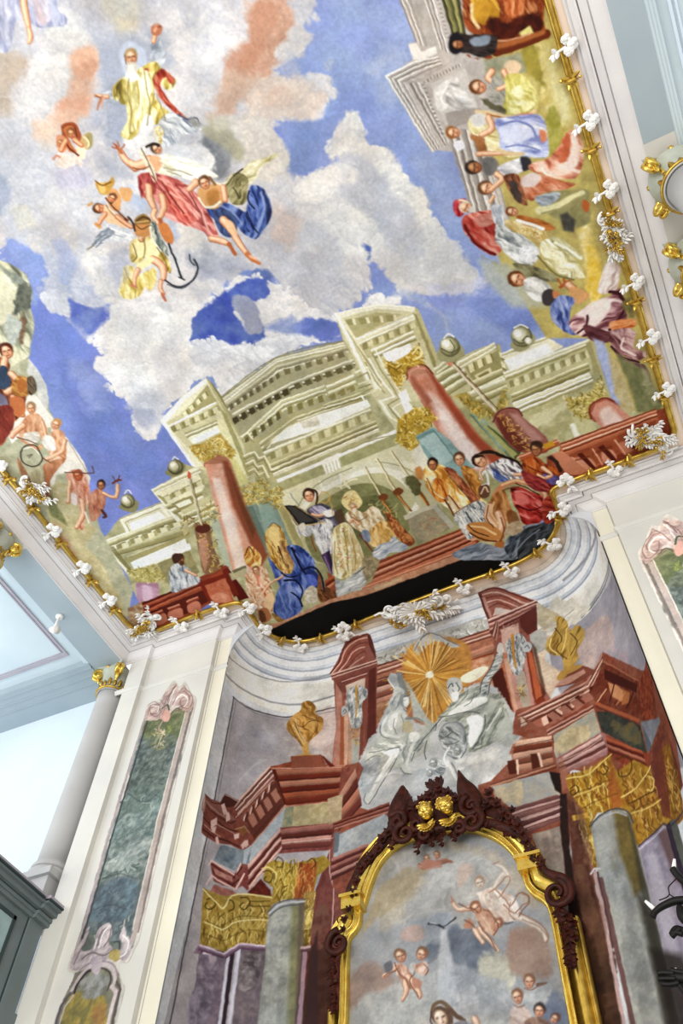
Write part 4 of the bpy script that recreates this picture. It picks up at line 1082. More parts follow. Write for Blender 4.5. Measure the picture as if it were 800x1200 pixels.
P c9c2ac 472,604 510,589 513,593 475,609
C b0a284 98907a ns=4 rough=1 f=1 479,610 510,596 526,614 496,634
X b0704c c9b890 7f8a70 w=2.5 n=40 seed=61 482,612 508,600 522,614 498,628
P b8b6a4 506,594 512,592 534,616 528,620
B 8a4a34 c98468 7c3a26 dca488 8a4a34 c88468 6e2e1c d99c7c 446,656 540,619 560,634 430,692
B 7c3a26 d89878 8f4a34 c88468 d9a080 8a4228 540,619 545,622 562,634 555,638
P c0785a 430,684 556,634 560,640 430,694
B d59a7c 8f4630 e3b294 a0583e 424,688 558,638 562,644 424,698
P 8a4832 c2=a35c42 384,670 392,676 394,696 384,690
B b0603f 6e2e1c d08a68 380,680 392,674 392,684 382,692
D 52301e 8a5c3c a=60 sc=3 380,688 392,692 394,702 384,706
P d2a688 c2=b8876a ns=6 300,736 330,728 386,702 426,690 560,640 564,646 430,700 380,716 320,744
# deep black void under the steps
P 0b0a09 c2=100e0c ns=9 f=1.6 312,740 350,722 388,706 430,697 560,648 576,650 640,640 640,628 660,625 690,660 560,760 330,790 300,760
# deacons at right, gold dalmatics
D b8742c e8bb6a f6e2a8 fbf2d4 a=65 sc=4 496,552 502,542 514,543 528,550 540,560 560,580 570,590 560,598 536,600 520,592 506,580 498,566
D a04818 d88a3e f0c070 a=80 sc=3.5 510,560 522,566 526,584 514,588 504,574
D e9dcb4 c8b07c f7f1dc a=60 sc=3 522,582 534,586 548,598 540,606 528,600
D 6a3020 a05c40 c88c60 a=52 sc=2.5 520,548 534,552 560,584 564,592 552,588 534,566
S 5c4632 w=1.2 524,556 556,592
D 7c4a20 b87c3c dba860 a=60 sc=3 540,546 552,548 562,560 566,584 556,576 544,560
H dark 2e2018 r=7 a=-95 507,544
H flesh 6a4a34 r=7.5 a=-100 538,538
O c08a54 f=2 486,550 492,546 496,556 494,562 488,560
S 6a3a20 w=2.5 520,584 530,600 536,612
S 7c3024 w=2 526,580 538,596
D 55606a a2a8a6 eceae4 6f7880 a=62 sc=2.6 536,598 560,586 572,596 566,612 560,618 556,628 548,632 540,620 532,608
S f4f3ee w=2 538,604 552,628
S 3c444c w=2 546,600 560,622
S f4f3ee w=2 552,596 566,614
S 8a5c48 w=1.4 532,602 544,594 560,584
# woman in white and blue with child
D 5a4a58 a8a0a4 efeeea fbfaf6 a=50 sc=3 570,548 580,540 592,536 604,540 614,552 616,562 604,564 594,560 588,566 578,560
D 2e3e74 566a9c 8a98c0 a=40 sc=2.5 578,548 588,556 596,562 586,564 578,558
S e9e4de w=3 562,560 568,552 572,564 570,570
L w=6/5/5 604,556 614,556 614,562
L w=4/3 566,548 562,554 566,562
H flesh 2e1e16 r=8.5 a=-150 562,540
S 2e1e16 w=6 w1=3 558,534 572,529 588,534 604,540 612,548
S 8a6a50 w=1.2 560,532 580,532
O 6a4a38 f=1.5 560,572 568,566 574,572 572,582 562,582
S e2c4a8 w=2 563,578 568,570 572,576
S efece8 w=1.5 564,568 570,566
# nude kneeling beggar with red cloth
D 4e0e0c 8f2420 c04a42 e08a80 a=30 sc=5 598,572 608,570 622,576 636,582 642,590 640,600 634,610 624,616 612,612 606,598 600,586
O d87870 f=4 604,574 616,580 620,590 608,590 602,582
S 4a0c0a w=3 w1=1 606,592 622,598 636,592
S e39a90 w=1.6 602,576 614,576 626,584
S c98a62 w=9 w1=7 f=2 580,580 590,568 610,564 628,570 638,580
S 7a4a28 w=2 580,586 590,574 608,570
S efc9a0 w=3 f=2 588,568 604,563 620,566
L w=7/6/5 628,570 638,578 638,588
D 7a4a26 b9824e e0b27c a=80 sc=5 572,590 580,578 590,574 596,588 600,600 592,612 584,610 574,602
L w=13/12/9 574,594 572,606 582,618
L w=12/12/9/7 584,602 588,616 584,628 584,638
L w=12/14/12 586,628 566,622 552,618
O c08850 f=2 546,618 552,612 570,612 584,620 588,628 578,634 560,632
S f0cf98 w=3 f=2 552,616 566,618 580,626
S 5c3418 w=2.5 550,624 566,632 582,634
O b07440 f=1.5 580,636 588,632 592,642 586,648 580,644
O 7a4a28 f=2 al=.8 594,598 604,600 608,612 600,616 594,610
D 5c6470 8d96a2 b4bcc6 a=-20 sc=4 530,648 560,636 580,640 592,640 600,622 620,614 644,612 630,620 616,640 606,654 592,656 560,656 540,656
D 33383f 6a727c a8b0ba a=-50 sc=4 590,640 600,624 612,616 618,628 608,648 600,656
C c9b8a0 a89070 ns=4 f=2 594,616 606,610 612,620 600,628 592,624
D 1d1e20 3c4045 5c6268 a=-50 sc=4 612,622 636,612 648,606 648,630 632,644 616,650 606,654
S 9aa2ac w=1.5 600,650 616,632 632,620
# figures at far right of court: seated man in brown and red
D 8a3c1c c26c34 6e2c1c a=50 sc=3 612,540 626,534 640,544 652,548 654,560 642,566 626,560 614,552
D 5c1c24 8f3438 b85a4c a=20 sc=3 610,552 624,556 640,562 650,566 646,574 632,576 618,568
D 4a3a6c 746aa0 a=30 sc=2.5 636,554 650,556 658,562 650,568 640,564
L w=6/5/5 636,548 646,556 640,560
S 3a2a24 w=5 644,536 652,542 656,552
H dark 4a3426 r=8 a=-100 628,526
O 3a2a1a al=.7 f=2 622,518 632,516 636,522 630,524
D b85c2c e09a58 a=60 sc=2.5 616,538 626,538 628,548 618,550
L w=4/3 630,556 638,560
D 6a2018 a84034 c9644c a=10 sc=3 636,586 650,580 652,600 646,612 636,610

# extra drawing: contours and folds that tie the groups together
S 3c2a1c w=1 al=.7 314,618 320,612 328,618 334,632
S 4a3018 w=1.2 al=.7 318,640 324,660 330,668
S 8fa0cc w=2 f=2 al=.7 326,690 332,706 336,718
S 8fa0cc w=2 f=2 al=.7 346,648 356,660
S 101630 w=2.4 330,670 338,676 348,674
S f0e8d0 w=1.6 398,626 402,646 406,668
S a07c3c w=1.2 392,634 392,656 396,672
S a07c3c w=1.2 412,630 416,650 416,668
S a07c3c w=1.2 402,618 406,640 408,668
S efe2b4 w=1.6 498,556 506,574 520,584
S 7a3c14 w=1.4 512,562 520,574 524,586
S 7a3c14 w=1.2 500,560 508,578
S 6a3a20 w=1.3 546,556 552,572 562,584
S 3c1810 w=1.4 604,566 618,572 632,580
S 5c3418 w=1.6 572,592 570,606 578,618
S f0cf98 w=2.4 f=2 578,588 576,602 584,614
S 5c3418 w=1.4 586,606 590,620 586,634
S 3c2418 w=1.6 548,614 556,622 572,628
S f4f3ee w=1.6 584,542 596,544 606,552
S 6a707c w=1.2 578,542 588,552 598,558
S 5a2414 w=1.4 618,546 630,552 644,556
P d8c9a4 al=.6 f=2 438,688 470,676 470,680 440,692
'''
SIDES = '''
# ---- right-hand side: ground strip, grey palace, crowd
P c9bb74 c2=b5a468 ns=10 f=3 600,-200 700,-200 700,20 790,470 770,490 740,480 718,440 690,396 640,396 600,330 560,260 520,120 500,-200
C d8cf96 c9b878 f=5 ns=8 618,60 650,60 672,140 676,200 650,150 628,110
C a89a4c 8f8440 f=4 ns=6 612,62 628,58 640,100 634,110
C b9a65a e0d49a f=4 ns=7 632,100 652,120 664,160 656,190 640,150
C e3dcae d2c78e f=4 ns=7 640,70 656,90 668,130 660,140 646,110
C 9c9a44 b8b068 f=3 ns=6 642,128 652,126 656,160 650,190 644,160
C f3e7b4 e2c976 f=5 ns=7 676,240 690,250 694,330 700,350 690,352 682,300
C d9b848 e8d07a f=5 ns=6 690,280 702,300 704,340 696,352 686,330
C c6b27c a89868 f=4 ns=6 696,236 706,240 720,290 708,300 700,270
P 8f895e c2=a09a6e ns=6 f=3 640,222 690,222 692,260 676,268 640,250
# grey palace
P c4bcb4 c2=b3aaa4 ns=9 464,-120 520,-120 560,60 600,130 590,180 510,176 505,178 451,90 484,70 480,50 488,50 464,-20
P a9a49c c2=b8b2ac ns=8 470,-60 496,-60 512,56 494,54 480,20
B 8c817a d8d2cb 9c928b e3ddd6 a09893 464,-10 488,52 500,54 476,-10
B ddd7d0 8c827c cfc8c0 958b84 e6e0da 494,-10 516,58 526,62 506,-10
T 9a8f88 d5cdc6 n=12 ux=3 uy=0 gap=.5 509,-10 524,48
B 4c4a34 8f8a58 5c5a3c a9a268 4f4c34 514,-10 532,50 548,48 536,-10
P e8e3dc 478,52 488,50 494,60 510,54 512,62 496,70 484,70
B ece7e0 a1968f ded8d0 8f857e e6e0d8 ab9f98 451,89 484,72 498,84 472,97
B ece7e0 a1968f ded8d0 8f857e e6e0d8 ab9f98 484,72 514,66 518,76 498,84
B ece7e0 a1968f ded8d0 8f857e e6e0d8 ab9f98 d8d1ca 451,89 507,178 517,172 476,98
B c5bcb4 887d77 d9d2cb 9a9089 e9e4dd 476,98 520,172 526,166 492,96
T 8f857e d9d2ca n=13 ux=3 uy=0 gap=.5 494,98 518,160
B d9d2ca 958b84 e5dfd8 8f857e dcd6cf b3a9a2 472,97 520,78 534,70 500,88
T 8f857e d9d2ca n=12 ux=1.5 uy=3.5 gap=.5 496,94 540,74
P c9c3bc 504,98 545,80 560,126 522,148
O f1eee9 f=2 c2=d5d0ca ns=4 508,106 522,94 536,90 534,98 524,104 518,118 524,126 514,130 510,120
D 8f8a86 c5c0bb eeebe7 a=25 sc=4 524,102 536,98 562,130 540,132 524,124
S efece8 w=2 524,102 518,110 518,118 524,124
P a59c95 520,132 560,126 576,134 540,146 528,152
B 9a928c d9d3cc 8b827c cbc4bd 524,156 562,280 572,276 540,150
B 9a928c d9d3cc 8b827c cbc4bd c2bab2 540,150 572,276 600,268 570,160
# top figures: ochre and brown men
D 6b3018 a85c34 7a3a1e c98a5c a=60 sc=4 546,-60 640,-60 636,20 640,44 610,46 580,50 550,36 542,10
D 9c6a24 d2a544 e8cc80 a=70 sc=4 548,-40 566,-20 584,6 582,20 572,28 556,24 552,10
O d0a040 c2=b0802c f=2 552,10 566,0 582,10 584,22 574,28 560,26
S e8cf9a w=3 552,6 554,22 560,32
D 8f4422 cc7a4c e0a070 a=80 sc=3 590,-20 614,-20 612,16 602,22 592,12
C 5a2818 3c1a10 f=3 ns=5 572,26 600,22 630,14 632,34 606,40 590,48 576,44
P d9cf88 608,38 620,30 626,40 612,44
L w=14/11/8 582,56 600,52 622,44
S 6b341c w=12 w1=8 582,58 606,52 640,40
S a9683c w=5 w1=4 f=2 584,54 606,48 636,38
D 22201f 4a3f3c 2c2422 a=10 sc=3 534,38 548,40 570,40 582,44 580,60 566,68 550,62 538,60
O 25232a f=2 526,44 534,38 542,44 542,58 534,64 526,58
O a9b0b8 c2=8a929c f=2 550,46 562,42 574,42 572,52 556,54
H dark 241c1a r=7 a=180 536,52
C 6b2c1c 8c4028 f=2 545,62 566,66 580,66 562,72 550,70
# group 2
P a9a890 c2=8f9078 ns=6 f=3 566,70 610,62 616,84 580,96 568,86
L w=7/6/5 576,84 572,92 584,100
O e0c8a8 f=2 590,76 600,70 610,76 606,86 594,86
H flesh 6a4428 r=9 a=190 560,102
D 8a8a84 b5b0a4 6c6a62 a=40 sc=3 578,90 592,98 590,118 578,120 572,110
L w=6/5/5 590,84 596,98 584,104
D 8c8434 c2b864 e6e09c a=60 sc=4 592,88 612,88 626,104 630,124 622,132 600,134 588,130 592,110
D b8ae58 e8e2a4 f6f3cc a=40 sc=3 600,104 618,100 628,118 618,130 598,132
C 4c4a38 6a6650 f=2 564,116 576,118 588,124 590,130 574,130
S dcc59c w=4 w1=5 558,130 590,136 612,138 626,130
S a8683c w=1.5 570,134 600,140
O d98c78 f=2 606,134 620,132 626,136 614,142 606,140
# lavender seated woman
D 7c84b4 a5acd6 c9cfea eef0f6 a=15 sc=5 578,142 600,136 630,134 640,148 642,170 640,184 616,184 590,178 580,164
O dcdff0 f=3 al=.9 584,150 600,146 618,150 622,160 606,168 588,166
S 8088b8 w=2 586,146 604,142 622,148 628,160
S 8088b8 w=1.6 592,172 612,170 632,176
D b8a468 e2d6a4 f4eed0 a=30 sc=3 548,140 566,134 578,144 584,160 584,176 574,180 562,166 552,160
O f0ede6 c2=cfccc8 f=2 550,138 560,132 570,138 568,146 556,148
L w=6/7/6 572,138 576,150 564,158
S e9dcae w=6 w1=3 580,174 596,182 612,180
H flesh 8f6034 r=8 a=185 531,155
O e9e8ee f=1 531,168 540,164 544,172 536,176
C 8a5a34 b8845a f=2 552,160 562,158 570,176 560,178
O d98c68 f=2 632,152 640,154 640,164 634,166
# brown/pink group
H dark 3a322c r=9 a=185 555,196
O 8f8a84 c2=6c6a68 f=2 566,186 576,184 584,192 578,204 568,204
D a5a4a8 d8d6d8 f4f2f2 a=20 sc=3 582,196 600,188 614,184 616,196 606,204 590,206
O 3c3a40 f=2 610,184 620,186 622,196 612,200
L w=5/4 560,180 600,180
S dcc59c w=4 582,176 598,180 612,180
H flesh 6a4a34 r=9 a=190 570,220
L w=7/6/5 582,204 588,210 576,222
D a86048 d99a80 f0cdb8 f8e6dc a=25 sc=4 620,192 640,186 654,172 664,156 676,152 684,176 680,200 668,210 640,206 622,200
D 8c4830 c57c5c e3ae94 a=30 sc=3.5 612,206 640,206 660,212 674,216 660,222 636,226 622,236 612,222
O f3dfd4 f=3 668,160 676,162 678,190 668,200 660,196
C a85434 c9785a f=3 654,178 664,160 668,176 656,190
D 7a4430 b07858 5c3826 a=50 sc=3 590,206 606,204 612,220 618,240 606,236 596,222
O e8dcd8 c2=d2bfb8 f=2 612,208 624,202 634,208 626,218 612,218
C 3a3432 5c4c48 f=2 594,214 604,216 616,240 604,236
D 7c848c aab2b8 c9ced4 a=20 sc=3 626,232 642,226 656,226 650,236 636,242
S e2dcae w=9 w1=5 f=2 632,246 646,244 668,232 682,226
S a39a6c w=2 634,250 656,244 676,232
O b9683c f=2 682,234 690,238 688,248 682,244
P 4c4a44 c2=5c5a52 f=3 ns=4 656,252 664,248 674,258 672,272 660,270
# pope in red cap and mantle, kneeling acolyte
D 8b1f2a b8414a d87a7a a=70 sc=3 530,240 534,234 544,232 548,240 542,252 534,252
S f1e3c8 w=2.5 538,234 546,236 550,244
H flesh d8c8b0 r=7.5 a=200 546,243 c9c4bc
D 7c2a24 a8423a c96a5c dda090 a=40 sc=4 542,254 560,248 576,246 584,254 590,274 584,298 566,294 550,280 542,268
S 6a201c w=3 544,264 556,284 580,298
D b0685c e0b4a4 a=20 sc=3 556,256 576,248 582,258 566,266
D 9aa0a8 cdd0d6 f4f3f3 a=80 sc=3 576,240 588,240 590,256 590,268 580,262 576,250
L w=4/3 578,230 574,236
H flesh 7a4a30 r=6.5 a=190 600,248
D 6f7478 a5a8a6 dcdcd8 f6f5f2 a=38 sc=2.5 582,262 594,266 612,276 628,288 632,298 622,312 604,308 588,292 580,280
C f4f3f2 c9cbd0 ns=2.5 f=1.5 rough=2 610,290 628,290 630,304 616,308 608,302
D b59a5c dcc893 f0e6c4 a=38 sc=4 592,258 616,262 640,272 646,280 634,288 616,276 596,268
X c9a04a a87c34 efe3b0 w=2 n=30 seed=71 608,264 632,272 640,282 620,276
D 9c5a2c c9864c a=15 sc=2.5 606,252 630,256 650,266 640,270 612,262
S efece4 w=3.5 606,258 620,262 636,268
D 9c9468 d6cf9e f3eed2 fbf9ea a=42 sc=4 632,286 644,280 660,292 676,306 684,322 682,326 664,326 648,314 636,302
D 8f8a60 bdb688 dcd6ae a=40 sc=3 644,276 660,282 680,298 682,304 662,296 646,284
S 7c7850 w=2 630,300 650,320 672,328
D 55503c 8c8868 a9a684 a=40 sc=3 600,308 626,312 650,322 654,330 630,328 610,318
S f6f3e0 w=3 650,284 668,294 680,302
C 8c8868 a8a482 ns=5 f=3 al=.9 560,296 590,308 620,322 600,330 576,312
P b9bcae f=8 al=.8 560,304 596,310 620,330 640,360 600,360 570,330
# man in white shirt, man in blue, mauve draped figure
H flesh 6a4226 r=10 a=200 606,327
D b4b4b0 e2e1dc faf9f6 a=35 sc=4 614,328 626,324 642,332 646,340 638,352 626,352 616,342
S c9c6c0 w=2 620,336 634,346
O 4a4244 f=1.5 636,342 644,338 650,344 648,356 640,358 635,352
O d08a5c f=1.5 648,340 656,344 652,350 648,348
S b3603a w=4 w1=2 656,336 662,332 660,326
S b3603a w=2 658,334 654,326
S b3603a w=2 660,332 668,328
L w=9/9/8 666,334 676,346 660,354
O dba874 f=2 668,336 684,340 690,348 678,356 668,352
D 3c4a80 6674ac 93a0d0 b9c2e2 a=75 sc=3.5 644,362 652,348 664,346 674,352 668,362 668,378 674,392 660,388 648,376
D 4e2a30 7f4f54 b58a8c e0c4c0 f3e2de a=-20 sc=5 666,378 680,364 700,352 716,346 724,336 730,350 734,372 724,392 708,392 690,394 676,392
O f2e2dc f=3 684,362 704,350 716,352 712,366 696,382 686,376
O e3c6c0 f=3 702,338 710,320 720,308 726,316 720,336 710,344
D b39a94 e0d0ca f4eae6 a=-60 sc=3 700,340 708,312 716,302 722,310 724,334 712,344
S 4a242c w=4 714,342 724,344 732,358 726,372 714,386
S 5a3036 w=3 688,370 686,382 676,390
D 4a282e 7a4c50 a=10 sc=4 684,380 710,388 722,396 706,402 690,396
D b35a30 d98a54 eab080 a=-10 sc=3 714,378 730,374 744,374 744,382 728,386 716,386
D 5a3236 8f6264 c29c9a dcc0bc a=40 sc=4 714,390 730,384 744,388 742,406 754,412 758,416 746,422 730,416 718,408
S 44242a w=3 716,406 728,418 748,424
S f0dcd8 w=2.5 730,396 728,408 744,416
D 5e4844 8c7670 7a6a5c a=50 sc=5 720,412 740,424 756,428 764,452 752,444 736,432
C 9a8a5a 6c6a44 f=4 ns=5 728,352 738,350 744,370 736,374 730,366
# landscape at the corner
P b8c0da c2=a5b0d4 f=3 ns=6 694,396 706,400 716,420 726,440 742,480 718,470
P b9a678 c2=c8bc96 f=3 ns=5 712,414 724,424 744,480 732,484 720,460
P 8a8660 c2=6f7450 f=4 ns=6 722,416 752,432 776,470 772,486 746,482 736,450
P a9a480 c2=7c8058 f=5 ns=6 752,430 766,450 776,474 766,474 750,450
'''
LEFT = '''
# ---- left side: rock, ramp and figures
P c4c0a4 c2=aaaa8e ns=9 f=2 -200,280 2,306 18,312 32,322 38,340 36,360 41,380 36,404 34,420 46,436 56,462 58,480 70,500 80,520 100,560 106,580 118,620 134,650 156,690 150,722 110,700 60,640 0,560 -200,540
D 6b6f60 a3a48c d6d3b4 ece8d0 a=60 sc=6 -20,306 4,306 24,316 34,332 38,350 34,362 40,380 36,404 30,420 -20,430
C e4dfc4 d6d2b4 f=3 ns=6 -10,330 12,336 24,350 18,360 12,372 -10,380
C 5c6058 7a7c6e f=3 ns=4 18,344 24,334 32,330 36,344 34,360 26,360 20,372 14,366
C 6b5a48 8a6f58 f=3 ns=4 26,366 30,380 28,400 22,400 22,380
C 8a8f84 a5a898 f=3 ns=4 2,312 20,322 28,330 14,328
C c9ccc0 adb2a8 f=3 ns=4 10,372 22,376 20,400 8,410
P e0dcd0 c2=c9c9c4 f=2 ns=6 34,420 44,432 54,450 57,466 56,480 48,474 40,450 32,436
P ece6da f=1.5 34,462 42,462 64,492 60,500 36,500 14,520 8,508
P f0ebe0 c2=e0d8ca f=1.5 60,500 78,512 98,540 106,560 104,568 84,552 66,556 62,580 58,560
S b8ac9c w=1.4 80,516 104,556
P b8ab80 c2=c9c09c f=2 ns=6 60,570 70,560 84,572 100,600 112,620 100,640 80,620 60,600
P d9cda4 c2=c4b88c f=4 ns=8 50,586 70,590 100,640 120,660 140,700 150,724 110,706 70,640
C dcae8c e0c8a8 f=6 ns=7 al=.8 56,610 76,626 90,650 80,660 60,630
P 9a9a6c c2=7f8058 f=3 ns=5 52,576 60,580 74,604 80,616 60,604
# ramp drum wheel and seated men
D 4a2c20 8a4c34 c07850 a=70 sc=3 -20,420 10,424 12,440 30,452 30,470 26,486 10,500 4,520 -20,520
H flesh 5a3020 r=9 a=-110 8,411
L w=9/9 6,420 4,432
O 2e3a48 c2=44546a f=2 0,430 8,430 12,440 12,452 4,456 -6,450
O 8d8698 c2=70687c f=3 -10,462 6,464 12,480 8,496 -10,500
L w=10/9/8 14,438 22,450 8,460
D 8a5a2c c08c4c dca868 a=40 sc=3 14,448 24,440 34,444 38,456 30,464 16,462
O b0703c f=2 20,446 28,444 32,452 24,460
D 5c4c3c 8a7862 3c3228 a=60 sc=3 32,444 38,440 43,450 42,460 34,462
L w=9/9/8 16,466 22,478 26,486
O c2784c f=2 12,466 26,466 30,480 24,488 16,484
D 6a2a20 98483a a=60 sc=3 -4,480 14,476 16,500 8,512 -4,520
# seated man 1
H flesh a08464 r=6.5 a=-95 37,478
D a86c4c cf9a76 e6bf9c a=80 sc=4 30,488 44,484 52,494 56,506 50,516 46,510 40,520 28,518 22,508
D c9bfae f0ebe2 a=20 sc=3 28,508 44,506 46,516 30,520
L w=8/7/6 28,498 18,506 14,512
L w=6/5 50,494 54,510
D b8805c dcaa84 a=30 sc=3 20,510 40,522 50,520 46,528 30,520
S 6a4a38 w=1.5 20,512 34,516 44,520
# seated man 2
H flesh c09468 r=6.5 a=-70 66,497
D b07a58 d8a682 efcfae a=85 sc=4 60,506 72,504 78,516 78,534 72,544 60,536 56,522
D d8d0c4 f3efe8 a=70 sc=3 52,510 62,512 66,526 58,528 50,520
L w=7/6/5 76,516 72,530 54,538
L w=12/11/8 70,538 56,548 54,572
L w=7/6/5 56,550 54,566 56,582
D a86c4c d09a74 a=80 sc=4 52,544 74,538 66,552 58,566 56,584 50,570
S 4a4038 w=2 24,530 30,522 42,522 50,536 46,544 36,546 26,540 24,530
S 6a5a4c w=1.3 32,534 38,532 34,536
S efe8dc w=1.5 28,526 38,524 46,532
S 5c4a38 w=1.3 50,536 60,542
D 8a6248 b88c68 a=70 sc=3 20,536 28,546 36,562 34,566 24,554
D c9c0a0 a8a080 a=80 sc=3 44,546 52,552 50,572 40,570 36,558
# two red-chalk prisoners
D b06a50 d49a80 ecc4ae a=80 sc=3 78,556 88,550 100,554 104,566 106,580 100,600 98,620 92,616 94,596 84,580 82,590 78,588 82,572
H red a05a3c r=6 a=-110 92,557
S 6a4a3c w=1.6 76,553 98,554 109,554
S 6a4a3c w=1.4 108,546 110,554
L w=6/5 82,564 80,588
L w=8/7/6 96,586 98,602 90,618
O e8d8d0 f=2 84,578 90,580 90,592 84,588
S efd8cc w=3 100,600 104,612
D 8a4c3c b87a60 cf9c80 a=80 sc=3.5 108,576 118,572 124,582 122,596 112,610 106,608 104,590
H dark 3c2420 r=5.5 a=-95 119,568
L w=6/6/5 122,578 136,582 138,568
S 7a4030 w=3 132,566 138,562 142,562
S 6a3426 w=1.3 136,564 132,558
S 6a3426 w=1.3 138,564 140,557
S 5a3a2e w=5 w1=4 120,598 124,604 122,606
'''
